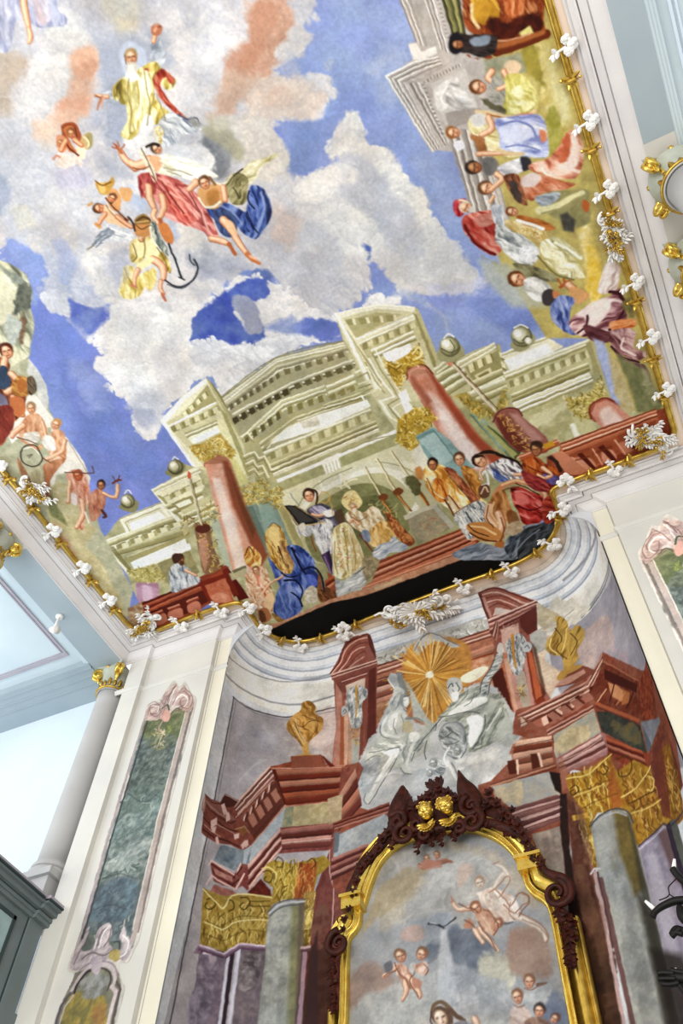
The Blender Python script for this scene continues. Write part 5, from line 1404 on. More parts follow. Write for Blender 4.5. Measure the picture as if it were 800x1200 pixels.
APSE = '''
# base plaster

P c3c4c6 c2=b9bbbf ns=12 f=2 700,560 740,560 720,700 700,720 690,712 705,690 712,665
# stucco field inside the border, left
P b7b1b3 c2=a9a3a8 ns=14 274,817 300,832 330,840 350,838 392,830 410,900 400,1250 180,1250 231,1036 252,933
C c9bfba b3a8a8 ns=10 f=10 rough=6 340,842 390,836 400,890 350,900 330,870
C 9f98a0 b6b0b4 ns=8 f=8 rough=6 270,880 300,850 330,880 300,910 262,930
C d8c4bc c9b0a8 ns=9 f=6 rough=4 372,836 392,832 396,896 376,880 362,870
S c9c6c8 w=3 f=3 al=.6 280,915 300,895 312,890
S 4c4c54 w=2.2 smooth=0 274,817 252,933 231,1036 196,1215
S 8f9096 w=1.6 smooth=0 277,820 256,933 234,1036
S e4e4e4 w=1.5 smooth=0 271,817 249,933 228,1036
S 4c4c54 w=2.2 273,817 285,826 300,833 330,840 350,838 392,829
S 8f9096 w=1.5 276,820 300,836 330,843 352,841 392,833
# shadow mouldings of the frieze
S 9a9ba0 w=4 f=2 262,787 272,798 285,808 305,818 325,824 355,825 392,815
S f0eeea w=2 264,784 286,804 325,820 355,821 392,811
S 9a9ba0 w=2.5 f=2 266,768 290,786 325,798 360,797 400,786
S a0a0a6 w=5 f=3 707,640 712,653 711,671 704,690 691,710 676,724 655,732
S ecebe7 w=2 702,640 707,655 705,668 697,688 684,706 665,720
S 4e4a50 w=1.6 712,655 713,671 706,691 693,711 680,725 668,731
S 9a9ba2 w=4 f=2 697,608 697,630 690,648 678,664 660,680
# right stucco field
P aaa8b2 c2=9c9aa6 ns=12 f=1.5 714,650 716,672 708,692 695,712 680,727 664,734 640,745 650,800 680,860 730,900 780,900 860,900 760,700
C c9b2a8 b8a6a6 ns=8 f=9 rough=6 al=.9 668,750 690,735 712,720 720,760 700,790 680,780
C e0cdb2 d3b7a0 ns=9 f=4 rough=3 628,740 650,735 640,770 660,790 650,810 640,830 630,845 624,790
C b09aa0 a9a6b2 ns=8 f=9 rough=5 al=.7 700,760 740,770 750,800 720,810 700,795
C e2dcce d4cfc0 ns=8 f=3 645,700 690,712 664,736 640,744
P c9bda2 c2=b5a684 ns=7 f=2 629,705 652,718 664,728 636,738 628,728
S a8a8aa w=2 smooth=0 628,740 660,724 672,714
# grey centre wall and carved frieze between the pediments
P bcb9b2 c2=a9a79f ns=7 400,790 440,766 560,724 640,740 640,760 580,800 440,820 400,780
P c4c0b8 c2=aaa69c ns=4 f=2 442,768 566,724 572,746 444,782
X 8a8880 e6e4dc 6c6a64 d4d0c6 w=4 n=110 seed=81 442,770 566,727 572,744 444,782
P a8654a c2=b87a5c ns=6 440,782 580,734 600,780 640,900 420,900 438,860
B 7c3c2c c98a70 96503c e0b098 8a4634 440,780 582,734 584,744 440,792
B 7c3c2c d9a084 96503c c88468 440,800 520,774 524,796 440,826
S 3c2018 w=1.6 smooth=0 440,797 470,788
C c99068 a86a44 ns=5 f=3 440,826 470,815 460,840 440,850
B c98466 8a4228 d99a78 7c3a24 540,768 600,745 600,790 545,800
P d8a888 c2=c07a54 ns=6 f=2 550,775 600,760 600,840 560,830
# left pediment tower
P a4604e c2=8f4a3c ns=7 387,788 398,768 404,752 416,745 431,742 440,770 442,776 440,860 430,872 420,900 388,900 394,850 391,800
P c58a76 c2=b87864 ns=5 f=2 389,898 394,850 393,798 400,800 402,850 398,900
S 6e2c24 w=2.4 387,789 396,777 400,764 408,753 420,747 430,743
S e0ab98 w=2 389,789 399,776 404,763 412,754 422,749 430,747
S 7c3a30 w=2 393,789 403,776 408,766 416,757 426,753 430,753
S e6bca8 w=1.6 396,788 407,775 412,766 420,760 428,758
S 7c3a30 w=2 401,787 412,776 418,768 427,763
S d8a898 w=1.4 406,786 418,775 426,770
P 6e2c24 430,742 434,744 441,770 438,774 432,756
P 9c5648 427,758 433,758 440,772 432,776
B e6bca8 7c3a30 d99c88 8f4a3c 387,790 441,773 442,779 389,797
P 8c4638 391,797 441,780 441,862 428,872 424,810 400,812
P 6a2a20 al=.9 f=2 432,786 440,782 440,866 430,870
B 7c3a30 d8a08c 7c3a30 400,797 430,787 430,791 400,801
P d8c4b4 c2=c9ac98 f=1 405,803 428,794 426,820 408,824
P b0886c c2=c49a80 ns=4 404,820 426,812 424,896 408,898
P 9fa39a c2=b5ada0 f=2 412,866 422,864 420,896 412,897
P a85c3a 399,830 408,828 406,898 398,898
P d8a080 403,830 408,828 407,896 403,897
P 8a4634 424,812 428,812 424,898 420,898
D 6c7478 b9bcba e6e6e2 a=88 sc=2 406,812 414,804 424,804 430,808 430,818 424,824 424,846 418,854 412,852 408,836 406,824
S c9983c w=4 w1=2 417,804 418,820 417,840
S 6c4a1c w=1 419,806 420,830
O b9bcbc f=1 400,830 404,827 407,831 406,837 401,839
S 5c6468 w=1.2 402,834 404,831 406,834 403,836
X b07c34 7a501c dcb066 w=2.5 n=26 seed=82 413,854 422,852 420,874 414,874
# gilt flaming vases
D 8a5c22 b07c34 d8aa5c c8954a a=60 sc=5 354,878 350,870 338,858 336,848 344,838 352,832 354,824 362,821 370,828 370,836 378,842 378,852 370,862 362,870 362,884 356,886
S 5c3a10 w=1.2 344,846 354,852 362,846 370,844
S f0cc80 w=2 344,850 350,862 356,872
S 5c3a10 w=1.2 354,838 364,842 374,846
O c99a4c f=1.5 340,890 348,885 362,883 374,888 366,892 350,892
S 6e4414 w=1.2 342,891 356,887 372,889
D 7c5a22 a88238 cfa850 b89040 a=-70 sc=5 660,783 658,770 648,768 640,762 640,752 648,742 652,732 650,724 656,722 664,728 668,738 676,732 684,738 684,748 676,762 678,770 672,780 664,786
S 4c300c w=1.3 650,736 658,748 652,762 664,772
S 4c300c w=1.3 668,742 676,752 668,768
S ecd080 w=2 646,748 644,758 652,766
S ecd080 w=1.8 664,736 662,752 658,764
O b98f44 f=1.5 652,796 660,784 676,779 684,782 674,790 662,796
# right pediment tower
P a8685a c2=94503f ns=7 560,696 572,689 584,688 628,704 630,738 620,744 626,780 632,800 646,820 648,836 620,850 600,850 580,810 578,752 570,724
S 6e2c24 w=2.4 561,695 573,690 586,690 606,698 629,706
S e0b0a0 w=2 565,697 578,694 590,696 612,706 624,708
S 7c3a30 w=2 567,702 580,698 592,700 610,708
S e6c0b0 w=1.6 570,706 582,703 594,706 606,711
S 7c3a30 w=1.8 573,712 584,707 594,710 600,714
P d8c9c0 c2=c4ada4 f=1 577,722 580,712 594,714 602,716
P 6e2c24 560,696 564,696 574,724 572,730
P c48a7a 564,700 568,700 576,722 573,724
B e6c0b0 7c3a30 d99c8c 94503f c98a7a 6e2c24 571,726 628,703 629,714 574,742
P 8c4638 574,742 629,716 629,736 618,744 608,734 578,748
P 6e2c24 al=.9 f=1 608,722 628,710 629,738 618,744 610,734
B 6a3a30 c99080 6a3a30 b57a6a 575,742 580,728 584,728 582,752
P d6b0a0 c2=c39484 f=1 586,738 607,730 610,760 590,766
X 6a3a30 d9b09c w=2 n=18 seed=84 588,734 606,728 606,732 590,738
P b5644a c2=c9805c ns=5 584,770 596,764 612,850 600,846 590,820
P d8a080 590,772 596,770 610,840 604,842
P 5c2418 f=2 575,790 588,782 596,812 604,846 592,826 580,810
P 8a3a22 612,756 622,754 634,812 640,822 628,826 620,800
P c4633c f=1.5 617,760 623,766 635,815 628,820
P 4c2818 al=.7 f=3 622,752 628,760 640,812 636,818
P b8a28c c2=a9a394 ns=5 602,790 614,786 624,830 612,834
P c98a78 598,790 603,790 613,838 608,840
P c98a78 612,768 616,766 626,826 622,828
D 5c6266 aeb0ac e4e2dc a=80 sc=2 592,754 600,746 608,742 616,750 616,762 614,776 612,786 604,792 598,782 594,768
S c9882c w=4.5 w1=3 600,744 601,760 604,782
S 5c6266 w=1 604,746 608,780
O c3c4c2 f=1 612,756 618,752 623,757 620,764 613,763
S 4c5256 w=1.2 615,759 618,756 620,760
X b07c24 7a501c e6bc60 w=2.5 n=26 seed=85 603,800 614,800 616,818 606,820
# glory of rays
O b07a3c f=6 c2=c89048 ns=6 474,770 490,752 520,746 548,756 552,790 540,828 512,858 490,840 476,812
C a8a6a2 c4c0b8 ns=4 f=2 rough=3 484,764 490,750 502,742 516,744 530,752 540,756 530,760 512,752 500,758 490,768
S 6c6c6c w=1.4 486,762 494,748 506,742 524,750 538,757
S c98f30 w=.9 w1=3.3 smooth=0 al=.85 508,791 559,791
S d9a23c w=.9 w1=3.1 smooth=0 al=.85 508,791 564,796
S d9a23c w=.9 w1=3.2 smooth=0 al=.85 508,792 544,798
S e8bc5c w=.9 w1=2.2 smooth=0 al=.85 508,792 550,800
S c98f30 w=.9 w1=1.9 smooth=0 al=.85 508,792 543,802
S 8a5a1c w=.9 w1=1.8 smooth=0 al=.85 508,792 560,812
S b87c28 w=.9 w1=2.3 smooth=0 al=.85 508,793 538,808
S d9a23c w=.9 w1=1.9 smooth=0 al=.85 508,793 558,820
S e8bc5c w=.9 w1=2.0 smooth=0 al=.85 507,793 555,825
S c98f30 w=.9 w1=2.7 smooth=0 al=.85 507,794 542,823
S e8bc5c w=.9 w1=3.3 smooth=0 al=.85 507,794 550,832
S f2d488 w=.9 w1=2.3 smooth=0 al=.85 507,794 532,823
S f2d488 w=.9 w1=2.1 smooth=0 al=.85 506,794 529,824
S c98f30 w=.9 w1=2.8 smooth=0 al=.85 506,794 523,819
S f2d488 w=.9 w1=2.4 smooth=0 al=.85 506,794 527,828
S c98f30 w=.9 w1=1.8 smooth=0 al=.85 506,795 525,834
S c98f30 w=.9 w1=2.2 smooth=0 al=.85 506,795 527,847
S 8a5a1c w=.9 w1=2.2 smooth=0 al=.85 505,795 519,838
S d9a23c w=.9 w1=2.8 smooth=0 al=.85 505,795 511,824
S d9a23c w=.9 w1=2.9 smooth=0 al=.85 505,795 513,851
S f2d488 w=.9 w1=2.5 smooth=0 al=.85 504,795 507,851
S 8a5a1c w=.9 w1=1.7 smooth=0 al=.85 504,795 503,832
S f2d488 w=.9 w1=1.6 smooth=0 al=.85 504,795 499,847
S f2d488 w=.9 w1=2.5 smooth=0 al=.85 503,795 498,827
S f2d488 w=.9 w1=3.3 smooth=0 al=.85 503,795 496,828
S f2d488 w=.9 w1=2.1 smooth=0 al=.85 503,795 491,832
S c98f30 w=.9 w1=2.8 smooth=0 al=.85 502,795 484,839
S d9a23c w=.9 w1=1.7 smooth=0 al=.85 502,795 486,825
S d9a23c w=.9 w1=2.0 smooth=0 al=.85 502,794 474,843
S 8a5a1c w=.9 w1=2.7 smooth=0 al=.85 502,794 472,838
S c98f30 w=.9 w1=1.6 smooth=0 al=.85 502,794 467,840
S e8bc5c w=.9 w1=3.4 smooth=0 al=.85 501,794 465,833
S 8a5a1c w=.9 w1=1.7 smooth=0 al=.85 501,794 476,817
S 8a5a1c w=.9 w1=2.1 smooth=0 al=.85 501,794 474,815
S e8bc5c w=.9 w1=3.4 smooth=0 al=.85 501,793 453,826
S c98f30 w=.9 w1=2.1 smooth=0 al=.85 501,793 463,815
S e8bc5c w=.9 w1=1.7 smooth=0 al=.85 500,793 462,812
S e8bc5c w=.9 w1=2.7 smooth=0 al=.85 500,792 458,808
S d9a23c w=.9 w1=2.4 smooth=0 al=.85 500,792 462,804
S b87c28 w=.9 w1=2.2 smooth=0 al=.85 500,792 456,802
S c98f30 w=.9 w1=2.6 smooth=0 al=.85 500,792 449,798
S b87c28 w=.9 w1=2.8 smooth=0 al=.85 500,791 462,795
S c98f30 w=.9 w1=2.9 smooth=0 al=.85 500,791 456,792
S e8bc5c w=.9 w1=2.6 smooth=0 al=.85 500,791 469,787
S f2d488 w=.9 w1=2.1 smooth=0 al=.85 500,791 465,786
S b87c28 w=.9 w1=2.7 smooth=0 al=.85 500,790 471,784
S c98f30 w=.9 w1=2.2 smooth=0 al=.85 500,790 471,780
S e8bc5c w=.9 w1=3.2 smooth=0 al=.85 500,789 471,777
S f2d488 w=.9 w1=2.5 smooth=0 al=.85 500,789 460,769
S f2d488 w=.9 w1=3.3 smooth=0 al=.85 501,789 477,775
S c98f30 w=.9 w1=2.8 smooth=0 al=.85 501,789 469,767
S b87c28 w=.9 w1=2.5 smooth=0 al=.85 501,789 472,766
S b87c28 w=.9 w1=3.0 smooth=0 al=.85 501,788 480,767
S d9a23c w=.9 w1=1.9 smooth=0 al=.85 501,788 475,759
S e8bc5c w=.9 w1=1.9 smooth=0 al=.85 502,788 478,759
S d9a23c w=.9 w1=3.4 smooth=0 al=.85 502,788 481,757
S e8bc5c w=.9 w1=1.7 smooth=0 al=.85 502,787 489,764
S b87c28 w=.9 w1=1.6 smooth=0 al=.85 502,787 488,756
S b87c28 w=.9 w1=1.6 smooth=0 al=.85 503,787 491,758
S f2d488 w=.9 w1=1.5 smooth=0 al=.85 503,787 491,750
S 8a5a1c w=.9 w1=3.1 smooth=0 al=.85 503,787 496,758
S d9a23c w=.9 w1=2.5 smooth=0 al=.85 503,787 499,752
S b87c28 w=.9 w1=2.1 smooth=0 al=.85 504,787 501,757
S e8bc5c w=.9 w1=2.3 smooth=0 al=.85 504,787 504,742
S f2d488 w=.9 w1=2.4 smooth=0 al=.85 504,787 508,750
S 8a5a1c w=.9 w1=3.3 smooth=0 al=.85 505,787 509,756
S f2d488 w=.9 w1=3.1 smooth=0 al=.85 505,787 514,751
S f2d488 w=.9 w1=2.6 smooth=0 al=.85 505,787 515,757
S c98f30 w=.9 w1=3.2 smooth=0 al=.85 505,787 515,763
S e8bc5c w=.9 w1=2.4 smooth=0 al=.85 506,787 520,758
S 8a5a1c w=.9 w1=3.3 smooth=0 al=.85 506,788 525,754
S f2d488 w=.9 w1=2.9 smooth=0 al=.85 506,788 528,758
S d9a23c w=.9 w1=2.1 smooth=0 al=.85 506,788 524,765
S f2d488 w=.9 w1=1.8 smooth=0 al=.85 507,788 531,764
S 8a5a1c w=.9 w1=2.0 smooth=0 al=.85 507,788 534,762
S 8a5a1c w=.9 w1=1.5 smooth=0 al=.85 507,788 527,771
S 8a5a1c w=.9 w1=3.0 smooth=0 al=.85 507,789 532,772
S e8bc5c w=.9 w1=2.9 smooth=0 al=.85 507,789 532,774
S 8a5a1c w=.9 w1=2.5 smooth=0 al=.85 508,789 538,774
S d9a23c w=.9 w1=1.5 smooth=0 al=.85 508,790 548,775
S c98f30 w=.9 w1=2.1 smooth=0 al=.85 508,790 536,780
S 8a5a1c w=.9 w1=2.2 smooth=0 al=.85 508,790 542,782
S e8bc5c w=.9 w1=1.6 smooth=0 al=.85 508,790 549,785
S d9a23c w=.9 w1=3.2 smooth=0 al=.85 508,791 541,788
O f4e8d0 f=3 500,788 506,787 508,792 504,795 499,793
# grisaille Trinity on clouds
C b3b5b4 c9cac6 ns=8 f=3 rough=4 rs=7 412,920 420,890 430,872 444,850 456,820 470,806 480,840 500,850 520,838 540,810 560,800 580,806 600,830 612,846 610,866 600,876 600,890 590,900 580,915 566,930 556,926 540,920 500,930 480,925 460,946 440,954 420,948 414,938
C dad9d2 c0c2c0 ns=6 f=4 rough=3 540,880 570,870 590,880 584,906 566,924 545,915 530,900
C 9da2a4 b4b8b8 ns=6 f=5 rough=3 420,900 440,880 460,880 440,920 424,930
C a8adaf c6c8c8 ns=6 f=3 rough=3 440,936 470,910 500,900 520,916 500,930 470,934
C 8d9490 b8bab0 ns=6 f=3 rough=3 al=.9 585,840 606,850 606,866 594,878 582,870 576,850
# Christ with cross, left
P b0b2a8 f=3 c2=c2c2b6 ns=5 458,794 470,790 480,812 484,840 500,850 470,862 450,850 446,860 430,880 426,900 440,905 470,900 500,880 510,850 500,840 478,800
P aeb2b0 454,795 458,788 464,790 470,812 468,816
P 878d8c 464,788 470,788 478,812 470,816
S ecebe4 w=2.2 smooth=0 454,796 469,816
O c6c8c0 f=2 462,806 470,806 474,812 464,818 456,828 450,836 458,822
D 7c8280 a6aaa4 c4c6be a=110 sc=2.5 466,812 474,814 470,826 460,836 452,842 456,828
O 8f9490 f=1.5 470,814 478,814 480,820 477,828 471,828 468,822
O dcdcd4 f=1.5 473,818 478,817 479,823 476,828 473,826
S 4a5050 w=1.4 474,816 479,815
S 6a7070 w=1 473,821 475,821
S 5c6262 w=1.1 472,830 476,834
O c9c9bf f=2 455,836 466,832 474,836 478,848 474,862 462,864 454,858 452,846
O e9e8e0 f=3 458,838 466,836 464,850 458,856 454,848
S 7c8280 w=1.2 462,842 461,852 465,860
S 8a908c w=1.2 470,838 473,848 472,858
S d8d8d0 w=7 w1=5 f=1.5 454,839 448,850 448,858
S f4f3ee w=2.5 f=1.5 453,840 448,850
S d4d4cc w=5 w1=4 f=1.3 448,859 456,862 467,864
S 5a6060 w=1.2 446,850 446,861 456,866 466,868
O c9b98c f=2 al=.8 471,850 478,844 484,850 482,858 474,858
S 8a9088 w=5 w1=2 f=2 476,842 488,842 496,846
D 8f948c bcbeb2 e2e1d6 a=12 sc=3 430,884 436,876 446,868 456,866 468,869 474,874 470,880 456,880 446,884 436,890 428,892
S 5c6262 w=1.5 448,883 456,878 468,876
S 6a7070 w=1.2 432,882 444,880 452,878
S 70766f w=1.2 428,892 438,886 446,886
O f6f5f0 f=1.3 448,882 456,879 467,877 466,884 463,888 457,887 453,884
S e4e3dc w=8 w1=5 f=1.3 461,886 452,900 443,913
S fbfaf6 w=3 f=2 458,887 449,900
S d4d4cc w=5 w1=4 f=1.3 443,913 437,924 433,932
O d0d0c8 f=1.3 429,932 436,930 436,937 431,941 427,938
S 555b5c w=1.3 465,889 457,903 447,918 438,934 432,942
S 6a7070 w=1.2 428,930 426,938 430,942
D 858b86 b4b7ae dcdcd2 a=95 sc=3 476,864 484,857 492,858 494,866 488,876 482,888 478,896 472,894 470,884
O e8e7de f=2 480,860 488,857 492,864 486,870 480,868
S d8d8ce w=5 w1=4 f=1.5 484,872 479,886 476,898
O d0d0c8 f=1.3 470,898 476,896 482,902 481,907 474,905
S 555b5c w=1.2 469,900 474,906 482,907
S 555b5c w=1.3 488,876 482,892
D 737a76 a4a9a0 c8cac0 a=-42 sc=3 484,880 490,868 498,860 508,850 516,844 514,852 504,862 496,872 490,882
S 5a6060 w=1.4 486,880 498,864 512,848
C c4c6c6 9a9fa0 ns=5 f=5 rough=3 412,915 424,898 440,888 448,892 440,908 428,924 416,930
S 8a9092 w=2 f=3 al=.7 440,918 456,908 474,908
S dcdcd8 w=4 f=4 al=.7 444,914 458,906 470,907
# putti under
Q 7c8284 a4a8a6 c4c6c2 r=17 531,862
D 6a7070 a8aca8 dcdcd4 a=30 sc=2.6 516,858 526,850 536,856 542,866 544,880 536,890 526,886 518,876
S 50565a w=1.4 514,862 522,864 530,858 536,862
S 50565a w=1.2 520,872 530,872 538,868
S 50565a w=1.3 545,862 547,876 540,888
S ecebe4 w=3.5 w1=2.5 f=1.3 526,876 520,888 524,898
H grey a4a8a4 r=5.5 a=-70 536,880
D 666c6e a8acaa e0e0d8 a=20 sc=2.4 502,896 510,888 518,892 522,902 516,910 506,910 500,904
H grey 9a9e9c r=5 a=-100 508,894
H grey 9a9e9c r=4.5 a=-60 504,906
S e4e3dc w=4 w1=2.5 f=1.3 524,892 529,902 534,914
S 565c5e w=1.2 529,894 534,904 538,914
S 50565a w=1.3 500,868 497,880 499,890
# God the Father, right
D 70776e a2a698 cccdbf a=-30 sc=3.5 512,843 522,832 534,818 548,808 562,804 574,812 586,814 592,828 596,838 600,852 588,864 572,874 560,880 548,880 546,860 540,846 524,846
O b4b7aa f=4 574,818 590,830 600,850 590,862 578,866 570,850
D 6c746c 9da294 b9bcae a=-58 sc=3 572,836 586,822 592,836 584,852 574,868 564,874 560,860
O eeede4 f=3 526,835 540,826 556,818 568,816 570,822 556,830 540,836 528,839
O f3f2ea f=2.5 546,842 556,838 565,840 566,850 560,864 552,876 548,866 550,852
S 59605c w=1.5 514,841 530,838 548,834 562,836
S 59605c w=1.8 f=1.5 568,838 568,852 560,868 554,878
S 6b726c w=1.4 590,830 582,848 574,862
S 7c837c w=1.4 582,828 574,842 566,856
S dcdcd0 w=2.5 f=2 586,830 578,844 570,856
S 6b726c w=1.3 548,808 546,816 534,828
S 6b726c w=1.3 556,812 552,822 544,828
C a9aca8 c4c6c0 ns=4 f=2 rough=1 523,800 528,794 538,795 542,802 540,810 534,816 528,818 524,810
O d0d0c8 f=1.5 526,804 534,802 537,808 534,815 528,816
S 3f4547 w=1.6 525,806 529,801 531,804
S 4c5254 w=1.4 534,800 538,806 536,811
S 5c6262 w=1.1 530,808 532,811
O e6e5de f=2 529,812 537,811 536,820 530,822
D 5c6468 aeb2ac e2e1d8 a=-20 sc=1.8 562,814 565,798 572,788 578,776 582,766 588,764 589,772 584,784 576,794 571,806 570,816
S 4c5254 w=1.6 562,812 565,797 573,786 579,773
S 5c4438 w=1.3 572,812 576,796 586,784
O dcd6cc f=1.3 582,764 584,754 588,754 590,764
O f3ebcf f=2 540,793 552,786 566,781 572,783 562,794 550,800 542,799
S d4d4cc w=4 w1=3 f=1.3 520,842 514,847 510,854
S 4e5456 w=1.2 516,842 512,848 510,856
# ---- left entablature
P 8a3e26 c2=a2563a ns=7 317,898 341,892 341,886 376,884 382,896 400,898 418,894 412,912 402,930 393,940 335,946 318,930
B b4684a 7a2e1c c47a5a 6e2616 a65638 7a2e1c 318,902 404,898 398,936 330,944
S d9987a w=1.5 smooth=0 318,900 342,900 404,897
P 9c4f36 341,890 342,886 377,884 376,890 384,900 342,902
P 6e2818 376,885 379,886 392,898 386,900
P 5e2214 315,906 322,900 336,944 330,940
# left oblique run with dentils
P 9a5c4c c2=854636 ns=5 317,898 324,920 333,946 294,992 286,984 268,958 272,948
B d9b0a0 6e3a30 e6c8bc 7c4438 cfa092 8a4c3e 272,946 316,897 322,912 278,960
P 6e3426 283,962 324,914 333,944 294,990
T e6c4b4 5a2a1e n=5 ux=-2 uy=9 gap=.66 286,956 322,912
T b0705a 6a3224 n=4 ux=6 uy=12 gap=.35 290,958 326,920
S c98a74 w=2.4 smooth=0 294,992 334,944
S 5a2a1e w=1.6 smooth=0 290,988 330,943
# left end zigzag cornice
P 7c3e33 c2=8f4f42 ns=5 237,942 240,930 247,936 258,940 264,930 278,938 274,946 282,960 290,964 298,986 286,998 270,990 256,988 240,980 236,975 238,955
P 9a5c4e f=1 241,931 247,937 259,942 262,940 266,950 278,962 272,961 252,952 241,944
P b98476 237,940 240,931 241,944 239,952 236,949
P 5a2a22 258,940 264,930 280,938 274,945 266,946
S d8b4a8 w=1.2 smooth=0 264,931 279,939
S 4e221c w=1.3 241,932 248,940 258,942 262,940
S c99486 w=1.4 241,938 250,948 266,960
S 5a2a22 w=2 242,944 252,954 268,964 276,962
S c08878 w=1.5 254,966 266,972 276,978
S 4e221c w=2 254,962 268,972 280,974
S c99486 w=1.6 239,966 248,974 258,980
S 4e221c w=1.8 238,958 248,968
S 4e221c w=2 238,972 252,982 262,984 280,992
P e2bcb2 259,943 263,941 266,952 262,956
P e2bcb2 264,952 268,952 270,960 265,964
P e2bcb2 247,962 254,958 254,966 247,972
P e2bcb2 248,970 254,968 252,976 248,975
P e2bcb2 252,982 255,980 257,990 253,988
P e2bcb2 274,978 280,976 280,982 275,984
P 8a5a30 al=.8 277,972 286,966 290,974 284,980
S c9946c w=1.2 smooth=0 276,972 286,968 292,976
P d8aca0 282,990 287,984 289,990 284,996
P d8aca0 286,986 290,984 291,990 287,994
S e6c8bc w=1.6 smooth=0 238,946 240,932
# frieze grey, left
P 8d98a0 c2=6f7c88 ns=5 f=1.2 257,992 262,990 284,996 296,992 292,1012 284,1014 274,1020 254,1010 250,1008
C 5c6c78 8a98a2 ns=4 f=3 rough=2 262,996 280,1000 282,1012 262,1008
P aeb8be 286,996 294,990 288,1014 284,1014
P b4bcc0 c2=9fa8ae ns=5 294,992 334,946 332,964 326,972 292,1014
P 7f8670 c2=a8a07a ns=6 f=1 334,946 345,944 342,972 330,972
P c2b48a c2=a89a70 ns=6 344,945 393,938 392,964 342,974
# architrave left
P 94504a c2=7c3c38 ns=5 246,1010 254,1012 274,1024 284,1012 290,1014 328,970 392,964 388,996 326,1000 290,1044 284,1038 276,1042 250,1032
B b0685a 6e2c22 c98a7a 7c3830 328,972 392,964 390,992 328,996
B d9a898 6a2c26 cf9888 74342c e0b4a4 290,1014 328,970 330,994 292,1044
S e6c0b4 w=2 smooth=0 244,1014 248,1008 276,1026 282,1012
S 5c2420 w=1.8 smooth=0 248,1012 272,1030 284,1016
S e6c0b4 w=2.4 smooth=0 242,1036 248,1026 276,1042 286,1024
S 5c2420 w=1.8 smooth=0 250,1022 272,1038 280,1030
P c08a80 c2=a86c62 ns=4 250,1016 272,1028 272,1034 252,1024
P a05c52 c2=b4766a ns=4 252,1036 274,1044 280,1050 262,1050 246,1044
P 5e1c14 c2=7a3022 ns=4 290,1046 306,1030 316,1042 318,1050 300,1052
# big left red pilaster and main shaft area
P 7a3a34 c2=8c4a42 ns=8 386,996 394,964 400,960 390,1040 372,1250 350,1250 364,1060
P 8a4a42 c2=6a3430 ns=9 f=1.2 385,998 395,940 402,930 412,940 408,1000 404,1070 400,1250 352,1250 358,1110
P 5e382c c2=4a2a20 ns=8 f=3 362,1110 388,1100 398,1250 348,1250
C 6a3830 8a5848 ns=5 f=4 366,1060 384,1060 380,1110 366,1110
S d8b0a8 w=1.5 smooth=0 386,996 386,1022 391,1040 389,1090
P 7c443c c2=94584c ns=6 392,1040 412,1000 424,960 432,990 410,1050 400,1090 392,1080
# centre-left entablature between tower and frame
P 8c4434 c2=a05c48 ns=6 400,900 420,893 426,900 414,930 416,944 440,952 460,944 462,960 440,970 430,990 404,1050 390,1040 388,1000
B c98468 6e2c20 b86c52 7c3628 398,930 416,900 424,944 396,975
P c9b48e c2=b09a78 ns=5 384,936 402,930 400,960 386,966
B 9c4c38 5e2418 b06450 7c3628 c47c66 390,964 456,940 458,952 392,972
P b4b8b8 c2=9ba2a6 ns=5 f=1.2 396,978 450,954 462,962 436,988 400,1004 390,1004
P 6c747a f=2 392,976 398,974 396,998 390,1000
B c0786a 6e2c26 b46a5c 74322c c88878 6a2c26 388,1006 432,988 424,1014 388,1032
# gold capitals left
P b5993e c2=9a7c2c ns=4 f=1.2 312,1012 322,1008 344,1012 352,1010 380,1002 388,1012 380,1020 372,1026 366,1052 356,1054 330,1054 316,1062 320,1040 308,1030
P b5642c c2=a85024 ns=4 f=3 352,1012 372,1010 366,1052 342,1054
X e6d274 7a5f1e d8c468 5f4a18 c9ad4c w=3.2 l=7 a=98 n=70 seed=91 314,1014 346,1012 344,1052 322,1058 322,1040
X d98f44 7a3c18 e8b868 w=3.2 l=7 a=98 n=36 seed=92 348,1012 372,1010 364,1052 344,1054
S 4a3810 w=1.4 308,1022 314,1020 320,1026 316,1034 310,1032 312,1027
S e8d684 w=2 306,1018 314,1016 324,1024 322,1034
S 4a3810 w=1.4 360,1010 366,1006 370,1012 364,1018
S 4a3810 w=1.2 322,1010 326,1004 332,1010 330,1016 324,1016
P b59a48 c2=9a7c34 ns=4 f=1.2 238,1040 246,1044 262,1050 280,1048 290,1048 318,1050 318,1108 280,1106 262,1116 234,1106 236,1070
X e2cc78 6c5420 d8c070 86682a c4a850 5c4818 w=3.4 l=9 a=96 n=120 seed=93 240,1064 262,1072 280,1064 316,1066 314,1106 282,1104 262,1114 236,1106
S 4a3812 w=1.5 242,1054 248,1052 252,1060 246,1066 240,1062 243,1058
S 4a3812 w=1.5 282,1052 290,1052 292,1060 286,1066 281,1062 285,1058
S 4a3812 w=1.5 266,1056 272,1056 274,1064 268,1068
S ecdc94 w=2 238,1042 256,1060 262,1064 272,1050 290,1048 318,1052
S 5c4818 w=1.2 292,1056 316,1056
S 5c4818 w=1.2 292,1062 316,1062
B a08040 d4bc68 7a6024 356,1046 370,1044 362,1110 354,1112
X e2cc78 6c5420 c4a850 w=2 l=4 a=96 n=40 seed=94 358,1048 370,1046 362,1108 354,1108
# column shaft left, ring, purple pilasters
P 8c9088 c2=a4a69a ns=9 f=1 315,1066 330,1058 356,1054 354,1080 344,1250 296,1250
P b5b8ae f=5 318,1070 330,1064 322,1250 300,1250
P 77785a c2=8d8a66 ns=7 f=6 342,1060 356,1056 350,1250 334,1250
P 6a5a4c al=.8 f=4 350,1056 357,1054 350,1250 344,1250
S 5c6068 w=1.6 314,1068 322,1060 336,1055 357,1053
S c9ccd4 w=2 315,1071 323,1063 337,1058 357,1056
